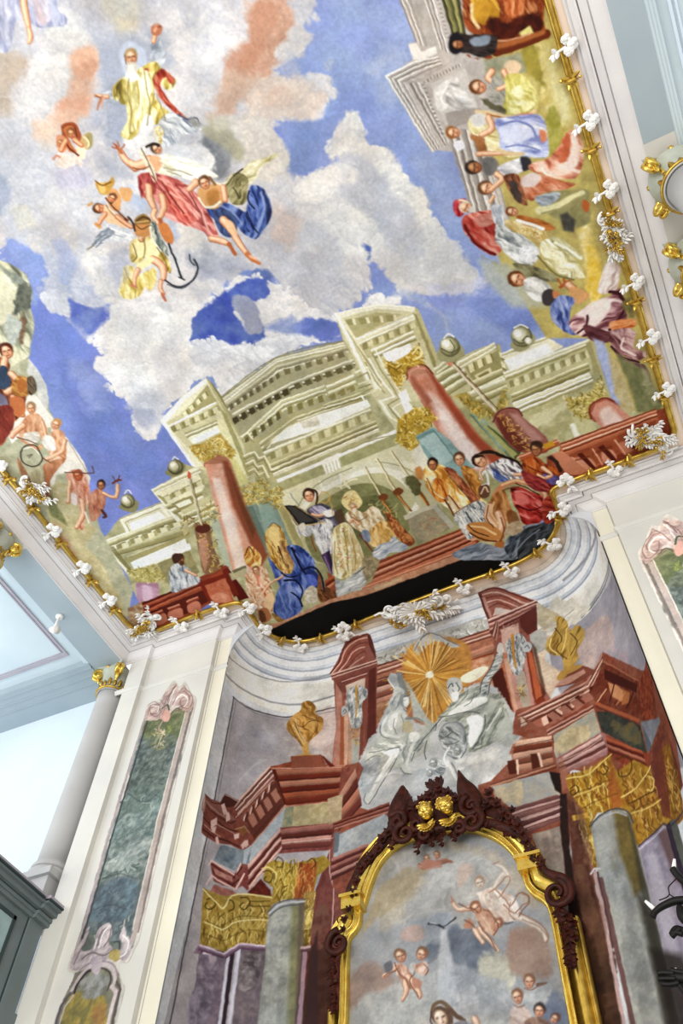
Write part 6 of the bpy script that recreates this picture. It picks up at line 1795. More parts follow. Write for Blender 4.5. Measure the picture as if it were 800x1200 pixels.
S 5c6068 w=1.4 316,1074 324,1066 338,1061 356,1060
P 8a7a86 c2=6c5f6e ns=6 f=1 234,1110 262,1120 268,1116 254,1250 216,1250
C a89aa4 77697a ns=5 f=4 rough=3 236,1120 256,1124 250,1160 230,1150
C 9a90a0 6c6272 ns=5 f=4 rough=3 226,1160 246,1160 240,1200 222,1200
P 6c6068 c2=84767a ns=5 f=1 282,1112 312,1110 296,1250 266,1250
C 958a8a 5c5054 ns=4 f=3 rough=3 284,1120 306,1118 300,1160 280,1160
P 3c2c36 268,1118 275,1116 258,1250 254,1250
S d0ccda w=4 smooth=0 268,1118 250,1250
S d0ccda w=4 smooth=0 280,1112 262,1250
B 8c6a84 d8c4d4 6a4a60 226,1116 234,1106 262,1116 258,1121
B d8c4d4 8c6a84 6a4a60 234,1106 262,1117 262,1123 232,1113
B d8c4d4 8c6a84 6a4a60 262,1117 280,1105 282,1111 264,1124
B d8c4d4 8c6a84 6a4a60 281,1105 311,1108 310,1115 282,1112
S a88894 w=5 smooth=0 358,1112 346,1250
S 6a4a50 w=2 smooth=0 354,1112 342,1250
B c9a8a8 6c4648 352,1110 364,1108 364,1114 352,1116
P 4a2e2c f=3 364,1116 372,1090 372,1250 350,1250
# ---- right entablature
P a05c46 c2=8a4632 ns=7 604,832 648,820 700,780 706,764 780,800 800,920 760,920 660,900 620,900 560,920 560,940 620,1000 668,990 668,880 600,860
P b8705a c2=a05a46 ns=6 628,832 690,800 704,766 706,776 700,812 680,830 650,848 630,852 608,846
B c98a74 7c3a2a e6bca4 8a4632 d9a088 7c3a2a 606,838 688,798 692,812 612,852
B c98a74 7c3a2a e6bca4 8a4632 d9a088 7c3a2a 688,798 705,766 706,784 692,812
P 8c4632 665,790 684,780 694,784 700,786 676,800 650,806
P c48a74 648,805 662,794 684,784 686,788 664,802
T e6bca4 5c2418 n=4 ux=3 uy=9 gap=.62 634,842 700,800
T b06a54 6e2e20 n=4 ux=9 uy=7 gap=.4 640,838 694,808
B c98a74 7c3a2a d9a088 640,856 694,826 696,832 642,862
P a0563c 606,838 616,842 640,858 610,852
P d6b8a4 610,840 618,848 610,852
# right part facing the corner
P 8a4630 c2=6e2e1c ns=5 706,776 748,796 756,770 764,800 772,860 752,844 698,824 692,812
P 4e1e14 708,784 746,802 746,812 708,796
P c98a5c f=1.5 712,800 722,802 732,812 728,822 716,816
P b06a3c f=1.5 730,808 738,812 736,824 728,826
S d89c70 w=2.5 smooth=0 710,808 700,822
S c98458 w=2 smooth=0 732,812 722,826
S 4a1c10 w=2.5 smooth=0 720,800 714,822
S 4a1c10 w=2.5 smooth=0 742,812 734,830
S b4603c w=4 smooth=0 698,824 748,844
S 6e2c1c w=2 smooth=0 698,828 746,848
S c07050 w=1.6 smooth=0 707,775 748,798
P a05030 c2=6e2e20 ns=4 748,796 756,774 764,790 766,850 752,844
# friezes right
P beae94 c2=a3a89c ns=6 f=1 648,862 696,832 704,858 652,888
C d0bd94 b8a47c ns=6 f=4 650,868 680,850 690,864 656,884
P 333a38 c2=4c4c40 ns=5 f=1.5 699,834 712,834 750,850 762,900 742,876 706,858 702,848
C 6a5c3c 54584a ns=5 f=4 716,844 744,852 748,870 722,860
P 8a8f96 c2=747a84 ns=6 f=2 750,846 772,840 784,880 760,878
P 5c646c f=2 752,850 764,874 770,884 758,880
# architrave right
P b07c74 c2=98605a ns=5 652,888 704,858 712,862 712,884 660,908 655,906
B d8b0a4 8a4c44 cf9c90 7c3e38 c08880 654,890 704,860 712,880 658,906
P 7c3422 c2=94482e ns=5 710,862 750,880 764,884 762,900 730,896 712,884
B a85638 5e2014 b8684a 6a2a1c 710,864 752,880 758,898 712,880
P 6e3428 c2=8c5038 ns=5 f=2 760,884 776,836 800,920 780,960 764,940
P 9c6c68 c2=8a5854 ns=5 f=2 742,898 764,900 762,930 740,914 730,910
# red ground of pilaster under capital
P a0604a c2=8c4c38 ns=5 f=2 648,890 662,908 700,1010 690,1030 676,1000 660,930
C 7c4630 a86a48 ns=5 f=2 rough=2 664,925 680,930 690,980 700,1010 694,1040 676,1000
P b06a50 f=3 al=.8 655,880 664,900 668,920 656,930
# centre-right stepped entablature
P a8644c c2=94503c ns=5 602,874 646,860 654,900 640,902 580,920 560,930 590,900 600,890
B e0b498 7c3c28 d0987c 8a4832 c48464 604,868 646,862 648,894 598,906
P 5e2a1c 594,892 602,890 606,906 596,908
P 5e2a1c 621,884 630,882 634,898 624,902
P f0ccb0 604,890 607,890 608,908 606,908
P f0ccb0 629,882 632,882 637,900 634,900
B 8a4832 c48464 7c3c28 574,918 650,894 652,900 574,926
P b4aea0 c2=a6a9aa ns=6 f=1 576,922 644,904 650,926 656,930 600,948 590,940
C c9ba94 b8ac94 ns=6 f=4 580,924 610,918 608,940 596,944
P 2c1c16 f=1.5 643,904 656,906 658,930 650,926
P d8d4cc 652,928 658,931 655,933
B 7c4a48 c49a94 8a5652 b48680 6a3a38 d0a49c 8a5652 596,948 660,930 658,960 616,978
P a89c90 c2=94867c ns=6 f=1.2 622,978 656,968 668,1060 664,1110 650,1110 640,1020
C b8a898 8c7c74 ns=5 f=3 630,980 650,976 658,1010 640,1016
P 301c18 c2=3c2620 ns=5 f=1.5 656,930 664,930 668,1000 690,1090 712,1250 680,1250 668,1100 664,1040 656,968
P 7c4a3c c2=5e3628 ns=6 f=2 664,935 672,940 690,1010 720,1130 736,1250 706,1250 690,1110 672,1030
C 6c4430 8c5c40 ns=5 f=4 672,1020 690,1030 706,1100 690,1090
C 4a2e20 6a4630 ns=5 f=4 694,1090 712,1100 730,1200 704,1180
C 3c2618 5c3c24 ns=5 f=4 680,1100 700,1120 716,1240 690,1240
# gold capital right
P b58c30 c2=9a6c20 ns=4 f=1.5 664,908 690,902 716,882 716,890 722,904 742,890 762,900 768,930 790,960 748,992 740,980 734,950 700,952 692,966 700,1020 692,1010 684,950 668,930 664,920
X e8c858 6c4c18 f0dc88 7a3c18 c99c38 w=3.4 l=8 a=72 n=90 seed=95 668,912 692,904 714,888 718,940 690,962 682,950
X c08030 6a3a18 e0b860 96602a w=3.4 l=9 a=66 n=80 seed=96 722,910 742,900 764,910 786,950 750,984 736,952
X d8b048 6c4c18 f0dc88 w=3 l=8 a=74 n=40 seed=97 676,962 692,960 700,1016 690,1008
S 54380e w=1.6 668,924 674,920 678,926 672,932 668,928 672,925
S 54380e w=1.6 706,896 712,900 708,908 702,904
S 54380e w=1.6 722,890 734,886 740,896 736,908 726,910 724,902
S e8cc70 w=2 664,912 688,908 700,898 716,884
S e8cc70 w=2 728,934 744,924 758,906 762,898
S e8cc70 w=1.8 760,910 766,914 764,926 758,926
S 54380e w=1.6 736,942 756,932 768,926
P d8a840 670,956 688,952 690,958 672,962
P a84a28 al=.5 f=4 716,890 724,920 730,944 716,950 712,920
P 9a7028 c2=7a4a20 ns=4 f=2 770,880 784,870 800,940 800,960 790,970 776,930
X c08a34 6a4018 dcb058 w=3 l=10 a=72 n=40 seed=98 772,884 790,890 800,950 786,960
P 7a3428 f=2 al=.8 764,880 772,860 780,900 786,960 776,956 768,920
# right column shaft
P 8e9090 c2=a2a49c ns=9 f=1 692,968 702,954 722,947 740,956 742,980 768,1080 800,1220 820,1300 760,1300 738,1200 704,1040
P a9aca8 c2=b4b5ac ns=8 f=5 694,966 710,956 730,1060 752,1200 744,1210 708,1050
P 6c5c34 c2=80703c ns=7 f=6 718,950 738,956 756,1040 744,1050 726,1000
C a89e78 8c9090 ns=6 f=5 712,1000 724,998 728,1030 716,1020
P 4c4a40 c2=5c5a50 ns=6 f=6 744,1040 768,1080 800,1230 790,1260 764,1130
P 3a362e al=.7 f=5 736,960 744,980 772,1090 796,1200 782,1180 756,1080
S 4c4c54 w=1.8 692,968 702,956 720,948 736,952 742,964
S b8bcc4 w=1.6 694,972 704,959 720,952 734,956
S d8d4dc w=2 smooth=0 692,1024 696,1018 703,1018
S c9a8a4 w=4 smooth=0 697,1022 714,1110 736,1230
S 7c5450 w=5 smooth=0 704,1030 722,1110 748,1230
S 5c3c3c w=2 smooth=0 700,1022 718,1110
# purple pilaster at right
P 8d8494 c2=a49aa8 ns=7 f=1.5 748,992 778,966 790,1010 806,1060 830,1200 810,1250 800,1210 770,1080
P b0a8b4 f=5 756,1000 768,1000 790,1080 800,1150 790,1140 764,1050
P 77585c f=5 770,976 782,970 800,1040 790,1030
P 3c3240 780,968 786,962 820,1080 830,1150 812,1090
P 5c6058 f=1 784,962 792,960 820,1060 812,1060
S 4c3c54 w=1.8 748,992 762,980 777,965
S c9c0d0 w=1.5 749,995 763,984 778,969
S 4c3c54 w=2 smooth=0 777,965 784,970 792,962 800,950
P 2c2420 al=.8 f=8 800,1120 760,1110 780,1190 790,1250 840,1250
S 5c4818 w=1.2 al=.6 240,1078 248,1082 258,1086 268,1080 280,1074 296,1074 314,1076
S 5c4818 w=1.2 al=.6 238,1094 250,1098 262,1102 274,1096 290,1090 312,1092
S ecdc94 w=1.5 240,1081 250,1085 262,1089 274,1081 296,1078 314,1079
S 54380e w=1.2 al=.6 672,930 690,924 708,916 716,914
S e8cc70 w=1.5 673,933 690,927 708,919
S 54380e w=1.2 al=.6 680,948 696,940 712,934 724,930
S 54380e w=1.2 al=.6 740,950 756,944 772,934 784,926
S e8cc70 w=1.5 740,953 758,947 774,937
# finer architectural drawing
S e6bcae w=1 al=.8 smooth=0 320,901 400,899
S 4e1a10 w=1 al=.8 smooth=0 322,914 396,911
S 4e1a10 w=1 al=.8 smooth=0 326,928 394,924
S e6bcae w=1 al=.8 smooth=0 334,945 393,939
S f0d0c4 w=1 al=.8 smooth=0 276,958 320,914
S 4e1a10 w=1 al=.8 smooth=0 276,951 318,905
S f0d0c4 w=1 al=.8 smooth=0 292,1026 328,984
S 4e1a10 w=1 al=.8 smooth=0 290,1036 330,990
S 4e1a10 w=1 al=.8 smooth=0 330,982 390,976
S f0d0c4 w=1 al=.8 smooth=0 330,988 390,982
S f0d0c4 w=1 al=.8 608,842 650,824 690,800 704,772
S 4e1a10 w=1 al=.8 610,848 652,830 692,806
S f0d0c4 w=1 al=.8 654,893 680,882 704,866
S 4e1a10 w=1 al=.8 655,900 682,888 708,873
S 4e1a10 w=1.2 al=.8 smooth=0 598,956 658,938
S f0d0c4 w=1 al=.8 smooth=0 604,964 658,946
S 4e1a10 w=1.2 al=.8 smooth=0 612,972 658,956
S 4e1a10 w=1 al=.8 smooth=0 600,876 648,866
S 3c2620 w=1.5 f=2 al=.6 672,940 684,1000 704,1080
C 9a6c50 6a4030 ns=3 f=4 rough=3 al=.6 674,950 684,950 694,1000 686,1010
C 6a4030 8c5c40 ns=3 f=4 rough=3 al=.5 690,1060 704,1060 712,1120 700,1130
C b8b4a8 84888a ns=4 f=4 rough=3 al=.6 316,1080 336,1070 330,1130 312,1130
C a8aaa4 787c78 ns=4 f=4 rough=3 al=.6 310,1140 336,1140 328,1200 304,1200
C b4b8b8 848a8a ns=4 f=4 rough=3 al=.5 706,1000 726,1010 740,1060 716,1060
C 989c98 6c706c ns=4 f=4 rough=3 al=.5 726,1090 750,1100 768,1180 742,1180
S e8d8c4 w=1.4 al=.7 346,842 350,856 358,870
S 5c3a10 w=1 al=.8 340,850 346,862 354,874
S 5c3a10 w=1 al=.8 370,840 372,852 364,864
'''
ALTAR = '''
P a3a4a6 c2=94989e ns=14 300,900 760,900 760,1300 300,1300
C b7b4ae a3a19c ns=10 f=8 rough=6 460,1000 520,985 580,1010 600,1060 560,1120 500,1100 450,1080 430,1040
C b39c6c a8946c ns=8 f=9 rough=5 al=.8 440,1050 470,1020 500,1020 470,1060 440,1080 420,1100
C c4a878 b09c84 ns=8 f=9 rough=5 al=.6 500,985 560,990 590,1010 550,1000
C b8a890 a89c8c ns=8 f=9 al=.8 570,1000 610,1020 630,1060 600,1050
C 737d8c 626c7e ns=9 f=7 rough=6 500,1090 530,1080 570,1090 588,1120 580,1145 560,1140 520,1125 498,1125
C 8a929e 9ca2a8 ns=8 f=9 rough=5 480,1080 530,1070 520,1100 490,1110
C b8b8b2 a6a8a6 ns=8 f=6 rough=5 420,1160 450,1150 510,1135 560,1145 600,1160 600,1240 400,1240
C c9c4ac b6b29c ns=8 f=8 rough=5 560,1120 600,1120 600,1160 570,1160
C a88470 98786a ns=8 f=9 rough=5 al=.8 412,1140 440,1130 470,1150 430,1166 408,1180
C 9a6c54 a88068 ns=8 f=9 rough=5 al=.8 600,1090 636,1090 650,1140 620,1150 596,1130
C 5c6a88 7a86a0 ns=8 f=7 rough=4 630,1170 660,1160 680,1240 640,1220
C b4b8b8 9ea4aa ns=8 f=6 600,1170 640,1150 650,1160 620,1200
# light shaft and dove
P c2c4c8 f=4 al=.8 516,1090 523,1090 544,1200 548,1240 510,1240
P b4b8be f=3 al=.6 517,1094 521,1094 530,1180 514,1190
S 3c4046 w=2.4 w1=1 502,1083 510,1084 518,1086
S 3c4046 w=2.4 w1=1 534,1075 526,1082 519,1086
S 2c3036 w=3 w1=1.5 514,1084 520,1088
S d0d0d0 w=1.2 504,1082 510,1083
# cherub heads
H cherub b07a54 r=4.5 a=-100 500,1006
H cherub b07a54 r=4.5 a=-80 512,1002
D a85c40 d09a80 a=-10 sc=2 488,1014 498,1010 510,1008 522,1006 532,1010 520,1012 508,1014 496,1020
O c9a088 f=3 al=.6 536,1018 548,1012 556,1020 548,1030 538,1040
O c89a84 f=4 al=.7 470,1092 480,1084 494,1086 496,1100 482,1104 470,1100
# flying angels
L faint w=5/4 560,1048 580,1040
H faint b08460 r=6.5 a=-100 562,1034
L faint w=7/6/5 580,1040 590,1024 598,1030
L faint w=5/4/3 598,1030 590,1018 582,1014
S 9a6c54 w=1.2 578,1012 584,1010
D c09c88 dcc8b8 eee4da a=60 sc=4 560,1048 578,1042 600,1050 608,1064 606,1078 590,1080 574,1070
S a0684c w=1.6 580,1042 592,1054 598,1062 606,1050
S a0684c w=1.6 590,1060 602,1070 612,1060 618,1058 620,1050 612,1048
L faint w=8/7/5 604,1074 624,1082 636,1092
L faint w=5/4 636,1090 640,1102
S a0684c w=1.4 608,1070 630,1080 642,1096 640,1104
L flesh w=7/6/5 552,1064 538,1066 530,1056
S c08468 w=4 w1=2 530,1056 528,1050
D a85c3c cf9470 e2b898 a=60 sc=3 556,1066 572,1066 584,1080 580,1096 570,1092 560,1080
H cherub a05a34 r=7 a=-120 558,1064
H cherub 9c5634 r=6 a=-60 584,1082
O c07a58 f=2 544,1082 550,1076 556,1084 550,1088 544,1086
L flesh w=6/5/4 562,1088 574,1102 584,1114
L flesh w=6/5 556,1090 566,1104
S 5c6068 w=3 w1=1 592,1082 602,1080
# cherub pair
H cherub 8c5c3c r=7.5 a=-110 469,1120
H cherub 8c5c3c r=7.5 a=-75 494,1118
D b06c4c d8a488 efcbb4 a=60 sc=3 460,1130 474,1130 482,1140 486,1156 478,1158 466,1144
L cherub w=6/5 464,1134 450,1144
D b06c4c d8a488 efcbb4 a=-60 sc=3 484,1132 500,1128 500,1140 492,1142
L cherub w=8/7/5 478,1144 488,1158 492,1168
L cherub w=7/6/4 474,1150 476,1162 472,1172
O 6a6c76 f=2 450,1130 458,1126 460,1136 452,1140
S 7c8088 w=4 w1=2 502,1128 512,1122
O c07a5c f=2 484,1146 494,1150 492,1158 484,1156
# head of the saint
H pale 6a4a34 r=11 a=-110 long=1 516,1192
S 6a4a34 w=6 w1=4 526,1182 534,1190 544,1196
S 7a5a3c w=4 506,1186 508,1178 516,1174 526,1180
D 7c7c84 b4b4b8 a=10 sc=3 520,1204 545,1196 560,1204 556,1220 520,1220
L flesh w=8/6 556,1194 560,1204
# cherubs right
H cherub 8a5a3c r=8 a=-90 620,1150
H cherub 8a5a3c r=8 a=-100 606,1168
H cherub 3c2c2c r=8 a=-90 632,1184
H cherub 6a4030 r=6 a=-90 604,1196
H cherub 6a4030 r=6 a=-60 650,1194
S 7c5a48 w=4 w1=2 630,1154 640,1152
D b89484 d8c0b4 a=40 sc=3 598,1182 612,1178 622,1190 612,1204 598,1204
D 6a4a3c a87c64 a=30 sc=3 616,1196 630,1192 644,1198 640,1210 616,1210

# brown drawing over the flesh
S 7a4632 w=1.3 538,1058 546,1064 554,1064 560,1070
S 7a4632 w=1.3 560,1080 566,1090 574,1100 582,1114
S 7a4632 w=1.2 566,1066 576,1072 584,1086 578,1096
S 7a4632 w=1.2 544,1078 552,1082 556,1088
S a06a50 w=1.3 572,1046 582,1040 592,1028 598,1030 592,1042 584,1052
S a06a50 w=1.3 576,1050 570,1062 578,1074 592,1080
S a06a50 w=1.2 598,1058 596,1070 604,1078
S 8a5a44 w=1.5 604,1050 612,1046 618,1050 620,1058 612,1066 608,1074
S 9a7460 w=1.3 612,1078 628,1084 640,1096 642,1104 636,1104
D 9a8474 c4b4a4 e0d6ca a=60 sc=3 al=.8 566,1050 578,1046 588,1060 582,1068 570,1064
S 7a4632 w=1.2 462,1128 466,1138 474,1146 480,1158
S 7a4632 w=1.2 484,1130 486,1140 480,1150 490,1168
S 7a4632 w=1.1 450,1144 456,1140 464,1138
S 7a4632 w=1.1 496,1130 502,1136 498,1142
O d8cfc4 f=2 al=.6 480,1130 486,1128 486,1138 480,1138
S 8a5a48 w=1.2 490,1012 500,1016 512,1014 524,1010
O c9785c f=2 al=.8 494,1010 504,1008 514,1010 518,1016 506,1018 496,1018
S 5a3a2c w=1.6 506,1186 504,1196 508,1204
S f0dcc8 w=3 f=2 514,1190 516,1198
S 8a5a44 w=1.2 600,1176 606,1180 614,1178
S 8a5a44 w=1.2 614,1158 622,1160 630,1156
C b4b6ba 8c929c ns=6 f=5 rough=4 al=.7 530,1130 560,1138 590,1150 600,1180 560,1190 530,1180
C c4b08c a8966f ns=6 f=7 rough=4 al=.5 440,1060 470,1030 500,1030 480,1060 450,1090
'''
PANELS = '''
P 5a625c c2=747c74 ns=9 170,848 190,842 200,836 224,834 156,1110 146,1122 84,1124 100,1084
C 84968f 5c6e6a ns=5 al=.8 rough=5 f=5 150,925 195,925 180,985 130,990
C 98a098 55625f ns=4 al=.85 rough=5 f=4 130,990 180,980 160,1040 110,1040
C 7c878a 4f5a60 ns=4 al=.8 rough=5 f=4 110,1040 165,1030 150,1100 100,1090
C 7c8a80 47544f ns=3 rough=5 f=4 al=.7 160,860 215,850 200,920 155,930
X a9b0a8 7a8c8c 3c4848 5c6c68 w=4 l=6 n=120 seed=101 160,850 215,845 155,1100 102,1100
S c9ccc8 w=4 w1=1 f=3 al=.8 128,1010 145,1000 160,995 175,980
S d8d4c8 w=3 w1=1 f=2 al=.8 140,1000 150,992 165,985
C 7c8058 5c6440 ns=4 rough=4 f=4 al=.8 168,845 220,830 214,860 190,880 170,870
C 8c968e 434c4a ns=3 f=3 rough=3 al=.6 165,870 208,862 198,910 156,915
C a8b4ae 5a6a68 ns=3 f=3 rough=3 al=.6 140,960 186,950 178,1000 128,1005
C 6e8894 44505c ns=3 f=3 rough=3 al=.6 118,1040 160,1030 150,1075 106,1080
C c4c8c0 8a9490 ns=2.5 f=3 rough=3 al=.7 124,1012 150,998 172,984 180,990 150,1016 128,1022
S 2c3434 w=2 w1=1 f=2 al=.6 150,930 170,940 190,925
S 2c3434 w=2 w1=1 f=2 al=.6 120,1030 140,1024 160,1030
S 2c3434 w=2 w1=1 f=2 al=.6 110,1066 130,1060 148,1066
# painted moulding
S b8a8a0 w=7 smooth=0 222,828 187,962 158,1092 150,1116
S e2d8cc w=2 smooth=0 219,828 184,962 155,1090
S 8a7470 w=2.5 smooth=0 226,828 191,962 162,1092
S 3c3c40 w=3 smooth=0 174,840 133,974 105,1072 96,1100
S a89c9c w=5 smooth=0 170,838 129,974 101,1074 86,1124
S d8d0cc w=2 smooth=0 167,838 126,974 98,1074
# crest
C d8c4b8 b89c94 ns=4 rough=2 f=1.2 170,842 171,832 176,826 188,822 192,812 200,806 205,800 210,810 216,802 222,812 228,818 227,828 222,834 214,832 206,828 200,836 192,842 180,844
S 8a6864 w=1.6 173,838 176,828 184,826 188,834 182,840 176,836
S f4ece4 w=2 178,828 186,828 184,836
S 8a6864 w=1.6 192,826 198,814 206,804
S f4ece4 w=2 198,826 202,814 206,806
S 8a6864 w=1.6 208,830 216,826 222,818 216,810 210,812
S f4ece4 w=2.4 206,820 214,814 220,820 216,828
S 4c5440 w=3 190,830 196,826 198,832
S 6a4c48 w=1.8 200,838 206,830 212,832
O d8a898 f=1.5 190,834 196,832 200,838 196,846 190,844
S b89c8c w=3 190,846 186,854 192,860
S d8c4a0 w=3 w1=1 192,856 188,866 184,876
X e8d8b8 8a8050 b09c4c w=2.6 n=34 seed=102 178,856 196,852 190,880 178,876
X 6a7a3c 9aa45c w=2.6 n=14 seed=103 194,852 202,850 198,862
# shell foot of the long panel
C d0c4c4 a89ca0 ns=4 rough=2 f=1.2 81,1136 84,1122 92,1108 104,1086 102,1100 96,1112 104,1114 110,1106 112,1094 120,1084 128,1082 131,1092 126,1104 132,1110 134,1116 140,1112 142,1104 140,1098 144,1088 146,1078 148,1092 154,1100 153,1116 146,1126 138,1126 132,1122 120,1128 110,1140 96,1136 88,1138
S 6a5c64 w=1.5 86,1130 94,1114 104,1098
S 6a5c64 w=1.5 114,1108 118,1094 126,1086
S f0ecea w=2 116,1110 120,1096 128,1084
S f0ecea w=2 110,1112 114,1100
S 6a5c64 w=1.5 122,1110 128,1098 130,1088
S f0ecea w=2.2 140,1122 148,1116 150,1102 144,1096
S 3c4444 w=2 134,1104 140,1104 140,1112
S 5a4c54 w=1.4 96,1124 108,1116 120,1120 132,1114
C a89048 c8b880 ns=3 f=1.5 130,1118 138,1116 137,1126 130,1124
# lower panel
P 6c6c60 c2=8a8870 ns=7 88,1140 120,1128 140,1140 142,1160 128,1230 116,1260 50,1260 70,1180
C a8944c 7c7448 ns=5 rough=4 f=4 78,1170 120,1164 128,1230 70,1240
C 9a9a98 77776c ns=4 rough=3 f=4 94,1150 124,1140 126,1164 100,1172
C 8a5c3c a8844c ns=4 f=4 al=.7 108,1180 124,1180 120,1230 104,1230
S 3c3438 w=4 87,1164 92,1150 104,1138 116,1134
S c8bcbc w=5 84,1160 92,1146 104,1134 118,1130 130,1134 135,1146 132,1156
S 8a7c84 w=1.6 80,1162 88,1144 102,1130 118,1126 132,1130 139,1144
S 3c3438 w=1.8 118,1134 127,1138 130,1148 126,1160
S d8c8c8 w=5 smooth=0 131,1156 136,1162 124,1210 114,1250
S 5a4c54 w=2.5 smooth=0 137,1150 141,1160 130,1206 120,1250
S 5a545c w=4 smooth=0 82,1164 72,1178 62,1210 50,1250
S c8c0c4 w=2 smooth=0 86,1166 76,1180 66,1212 54,1250
O c8b8bc c2=a89ca4 f=1.5 106,1124 116,1120 120,1130 114,1142 108,1138

S b8a8a4 w=1.5 176,822 182,812 190,808
S b8a8a4 w=1.5 214,800 217,795 219,799

S 7a5a54 w=1.2 174,826 181,822 187,828 184,836 177,836 176,830 181,828
S 7a5a54 w=1.2 216,806 223,812 226,820 221,830 213,828 211,820 216,817
S 7a5a54 w=1.3 196,822 200,812 206,802
S 7a5a54 w=1.2 202,826 208,814 214,806
S f6eee8 w=1.4 199,818 204,808
S 9c7c70 w=1.4 188,820 193,828 190,838
S 7a5a54 w=1.2 206,832 212,834 220,834
S b09890 w=2 190,812 196,818
'''
# ================= the ceiling =================
RES = .0135
CX0, CX1, CY0, CY1 = -9.55, 1.9, -2.6, 10.75
def ceil_map(p):
    d = rays(p); d = d*(CEIL/d[:,2:3]); return np.c_[(d[:,0]-CX0)/RES, (d[:,1]-CY0)/RES]
CW, CH = int((CX1-CX0)/RES)+1, int((CY1-CY0)/RES)+1
cc = Canvas(CW, CH, ceil_map)
def lifted(h):   # the lime colours of the painted palace
    if len(h) != 6: return h
    v = [max(0, min(1, ((int(h[i:i+2],16)/255)**g-.74)*1.22+.735)) for i, g in ((0,.70),(2,.75),(4,.84))]; L = sum(v)/3
    return ''.join('%02x' % int(255*(L+(q-L)*.78)) for q in v)
def sky_tone(h):
    if len(h) != 6: return h
    r, g, b = (int(h[i:i+2],16) for i in (0,2,4))
    if b > r*1.22: r, g, b = r*.84+27, g*.84+34, b*.84+31
    elif r > b*1.22: L = (r+g+b)/3; r, g, b = L+(r-L)*.62+6, L+(g-L)*.62+3, L+(b-L)*.62
    else: r, g, b = r*.955, g*.945, b*.935
    return '%02x%02x%02x' % (int(min(255,r)), int(min(255,g)), int(min(255,b)))
run(cc, SKY, soft=True, lift=sky_tone); run(cc, HEAVEN); run(cc, ARCH, lift=lifted)
for part in (SIDES, LEFT, COURT): run(cc, part)
cc.finish(.55, 1.14, .62, .22)
# outline of the picture and of its gilt frame
BULGE = [(-9.0,8.93),(-8.0,8.9),(-7.25,8.93),(-6.99,9.02),(-6.95,9.3),(-6.95,9.75),(-6.72,10.2),(-6.3,10.45),(-5.6,10.5),(-4.7,10.42),(-3.75,10.38),(-2.8,10.34),(-1.9,10.33),(-1.25,10.22),(-.8,9.95),(-.56,9.55),(-.53,9.2),(-.5,8.98),(-.2,8.92),(.6,8.91),(1.3,8.9)]
OUT = [(-9.42,-2.5),(-9.42,2),(-9.42,5),(-9.43,7.9),(-9.4,8.6),(-9.25,8.85)]+BULGE+[(1.6,8.86),(1.74,8.7),(1.76,8.2),(1.76,5),(1.76,2),(1.76,-2.5)]
OUTS = [tuple(q) for q in spline(OUT, 5)]
OA = np.array(OUTS)
def inside(X, Y, P):
    ins = np.zeros(X.shape, bool)
    for i in range(len(P)):
        ax, ay = P[i-1]; bx, by = P[i]
        if ay != by: ins ^= ((ay > Y) != (by > Y)) & (X < (bx-ax)*(Y-ay)/(by-ay)+ax)
    return ins
fr_m = fresco_mat('ceiling_fresco_paint')
fresco = grid_mesh('ceiling_fresco', cc, CW, CH,
    lambda j,i: np.c_[CX0+j*RES, CY0+i*RES, np.full(len(j), CEIL-.012)],
    lambda j,i: inside(CX0+j*RES, CY0+i*RES, OA), fr_m)
tag(fresco, 'large ceiling fresco of a bishop saint rising in clouds above a painted palace', 'fresco')
del cc
# ================= materials of the building =================
M_cream = plaster('cream_plaster', 'd7d5cb', 'cbc9c4', scale=1.2, bump=.06)
M_yellow = plaster('pale_yellow_plaster', 'e8e3cf', 'ded9c7', scale=1.2, bump=.06)
M_grey = plaster('pale_grey_stucco', 'd2d3d6', 'bfc1c6', scale=1.5, bump=.08)
M_corn = plaster('rosy_white_stucco', 'e2dedb', 'd3cfcf', scale=1.5, bump=.05)
M_bell = plaster('sage_grey_stucco', 'b4b8aa', 'a2a698', scale=6, bump=.15)
M_cool = plaster('cool_grey_stucco', 'c9cbd0', 'b9bbc2', scale=1.5, bump=.08)
M_peach = plaster('peach_plaster', 'f2decb', 'ebd4bf', scale=1.2, bump=.05)
M_frieze = plaster('blue_grey_plaster', 'a9b4b9', '9aa8af', scale=.9, bump=.05)
M_ice = plaster('ice_blue_plaster', 'cfdadd', 'c3d1d6', scale=.8, bump=.04)
M_icew = plaster('blue_white_plaster', 'dde7f0', 'd3e0ec', scale=.8, bump=.03)
M_white = plaster('white_stucco', 'f6f4f0', 'e4e2de', scale=8, bump=.2)
M_gold = plaster('gilding', 'dcb856', 'a07c2a', rough=.34, scale=9, bump=.15, metal=.85, spec=.5)
M_goldb = plaster('bright_gilding', 'f0d670', 'd0a840', rough=.26, scale=9, bump=.1, metal=.8, spec=.5)
M_wood = plaster('dark_carved_wood', '4c1c10', '1c0804', rough=.5, scale=9, bump=.35, spec=.22)
M_stone = plaster('floor_stone', 'b9b2a4', '9e978a', scale=2, rough=.5)
M_green = plaster('grey_green_paint', '757f80', '697474', scale=2, rough=.5)
M_greend = plaster('dark_green_paint_and_shade', '3f4c50', '35403f', scale=2, rough=.5)  # panel frames, and the shade strips put in on the parapet
M_greenl = plaster('pale_marbling', 'a9bfc0', '8fa8a8', scale=6, rough=.4)
M_iron = plaster('blackened_iron', '15130f', '0b0a09', scale=10, rough=.5)
M_wax = plaster('white_wax', 'f4f2ee', 'ecebe8', scale=8, rough=.3, bump=0)
M_shaft = plaster('grey_shaft_plaster', 'b9b8b5', 'adacab', scale=1.5, bump=.05)
M_rose = plaster('mauve_line', 'b3aab2', 'a59ca6', scale=3)

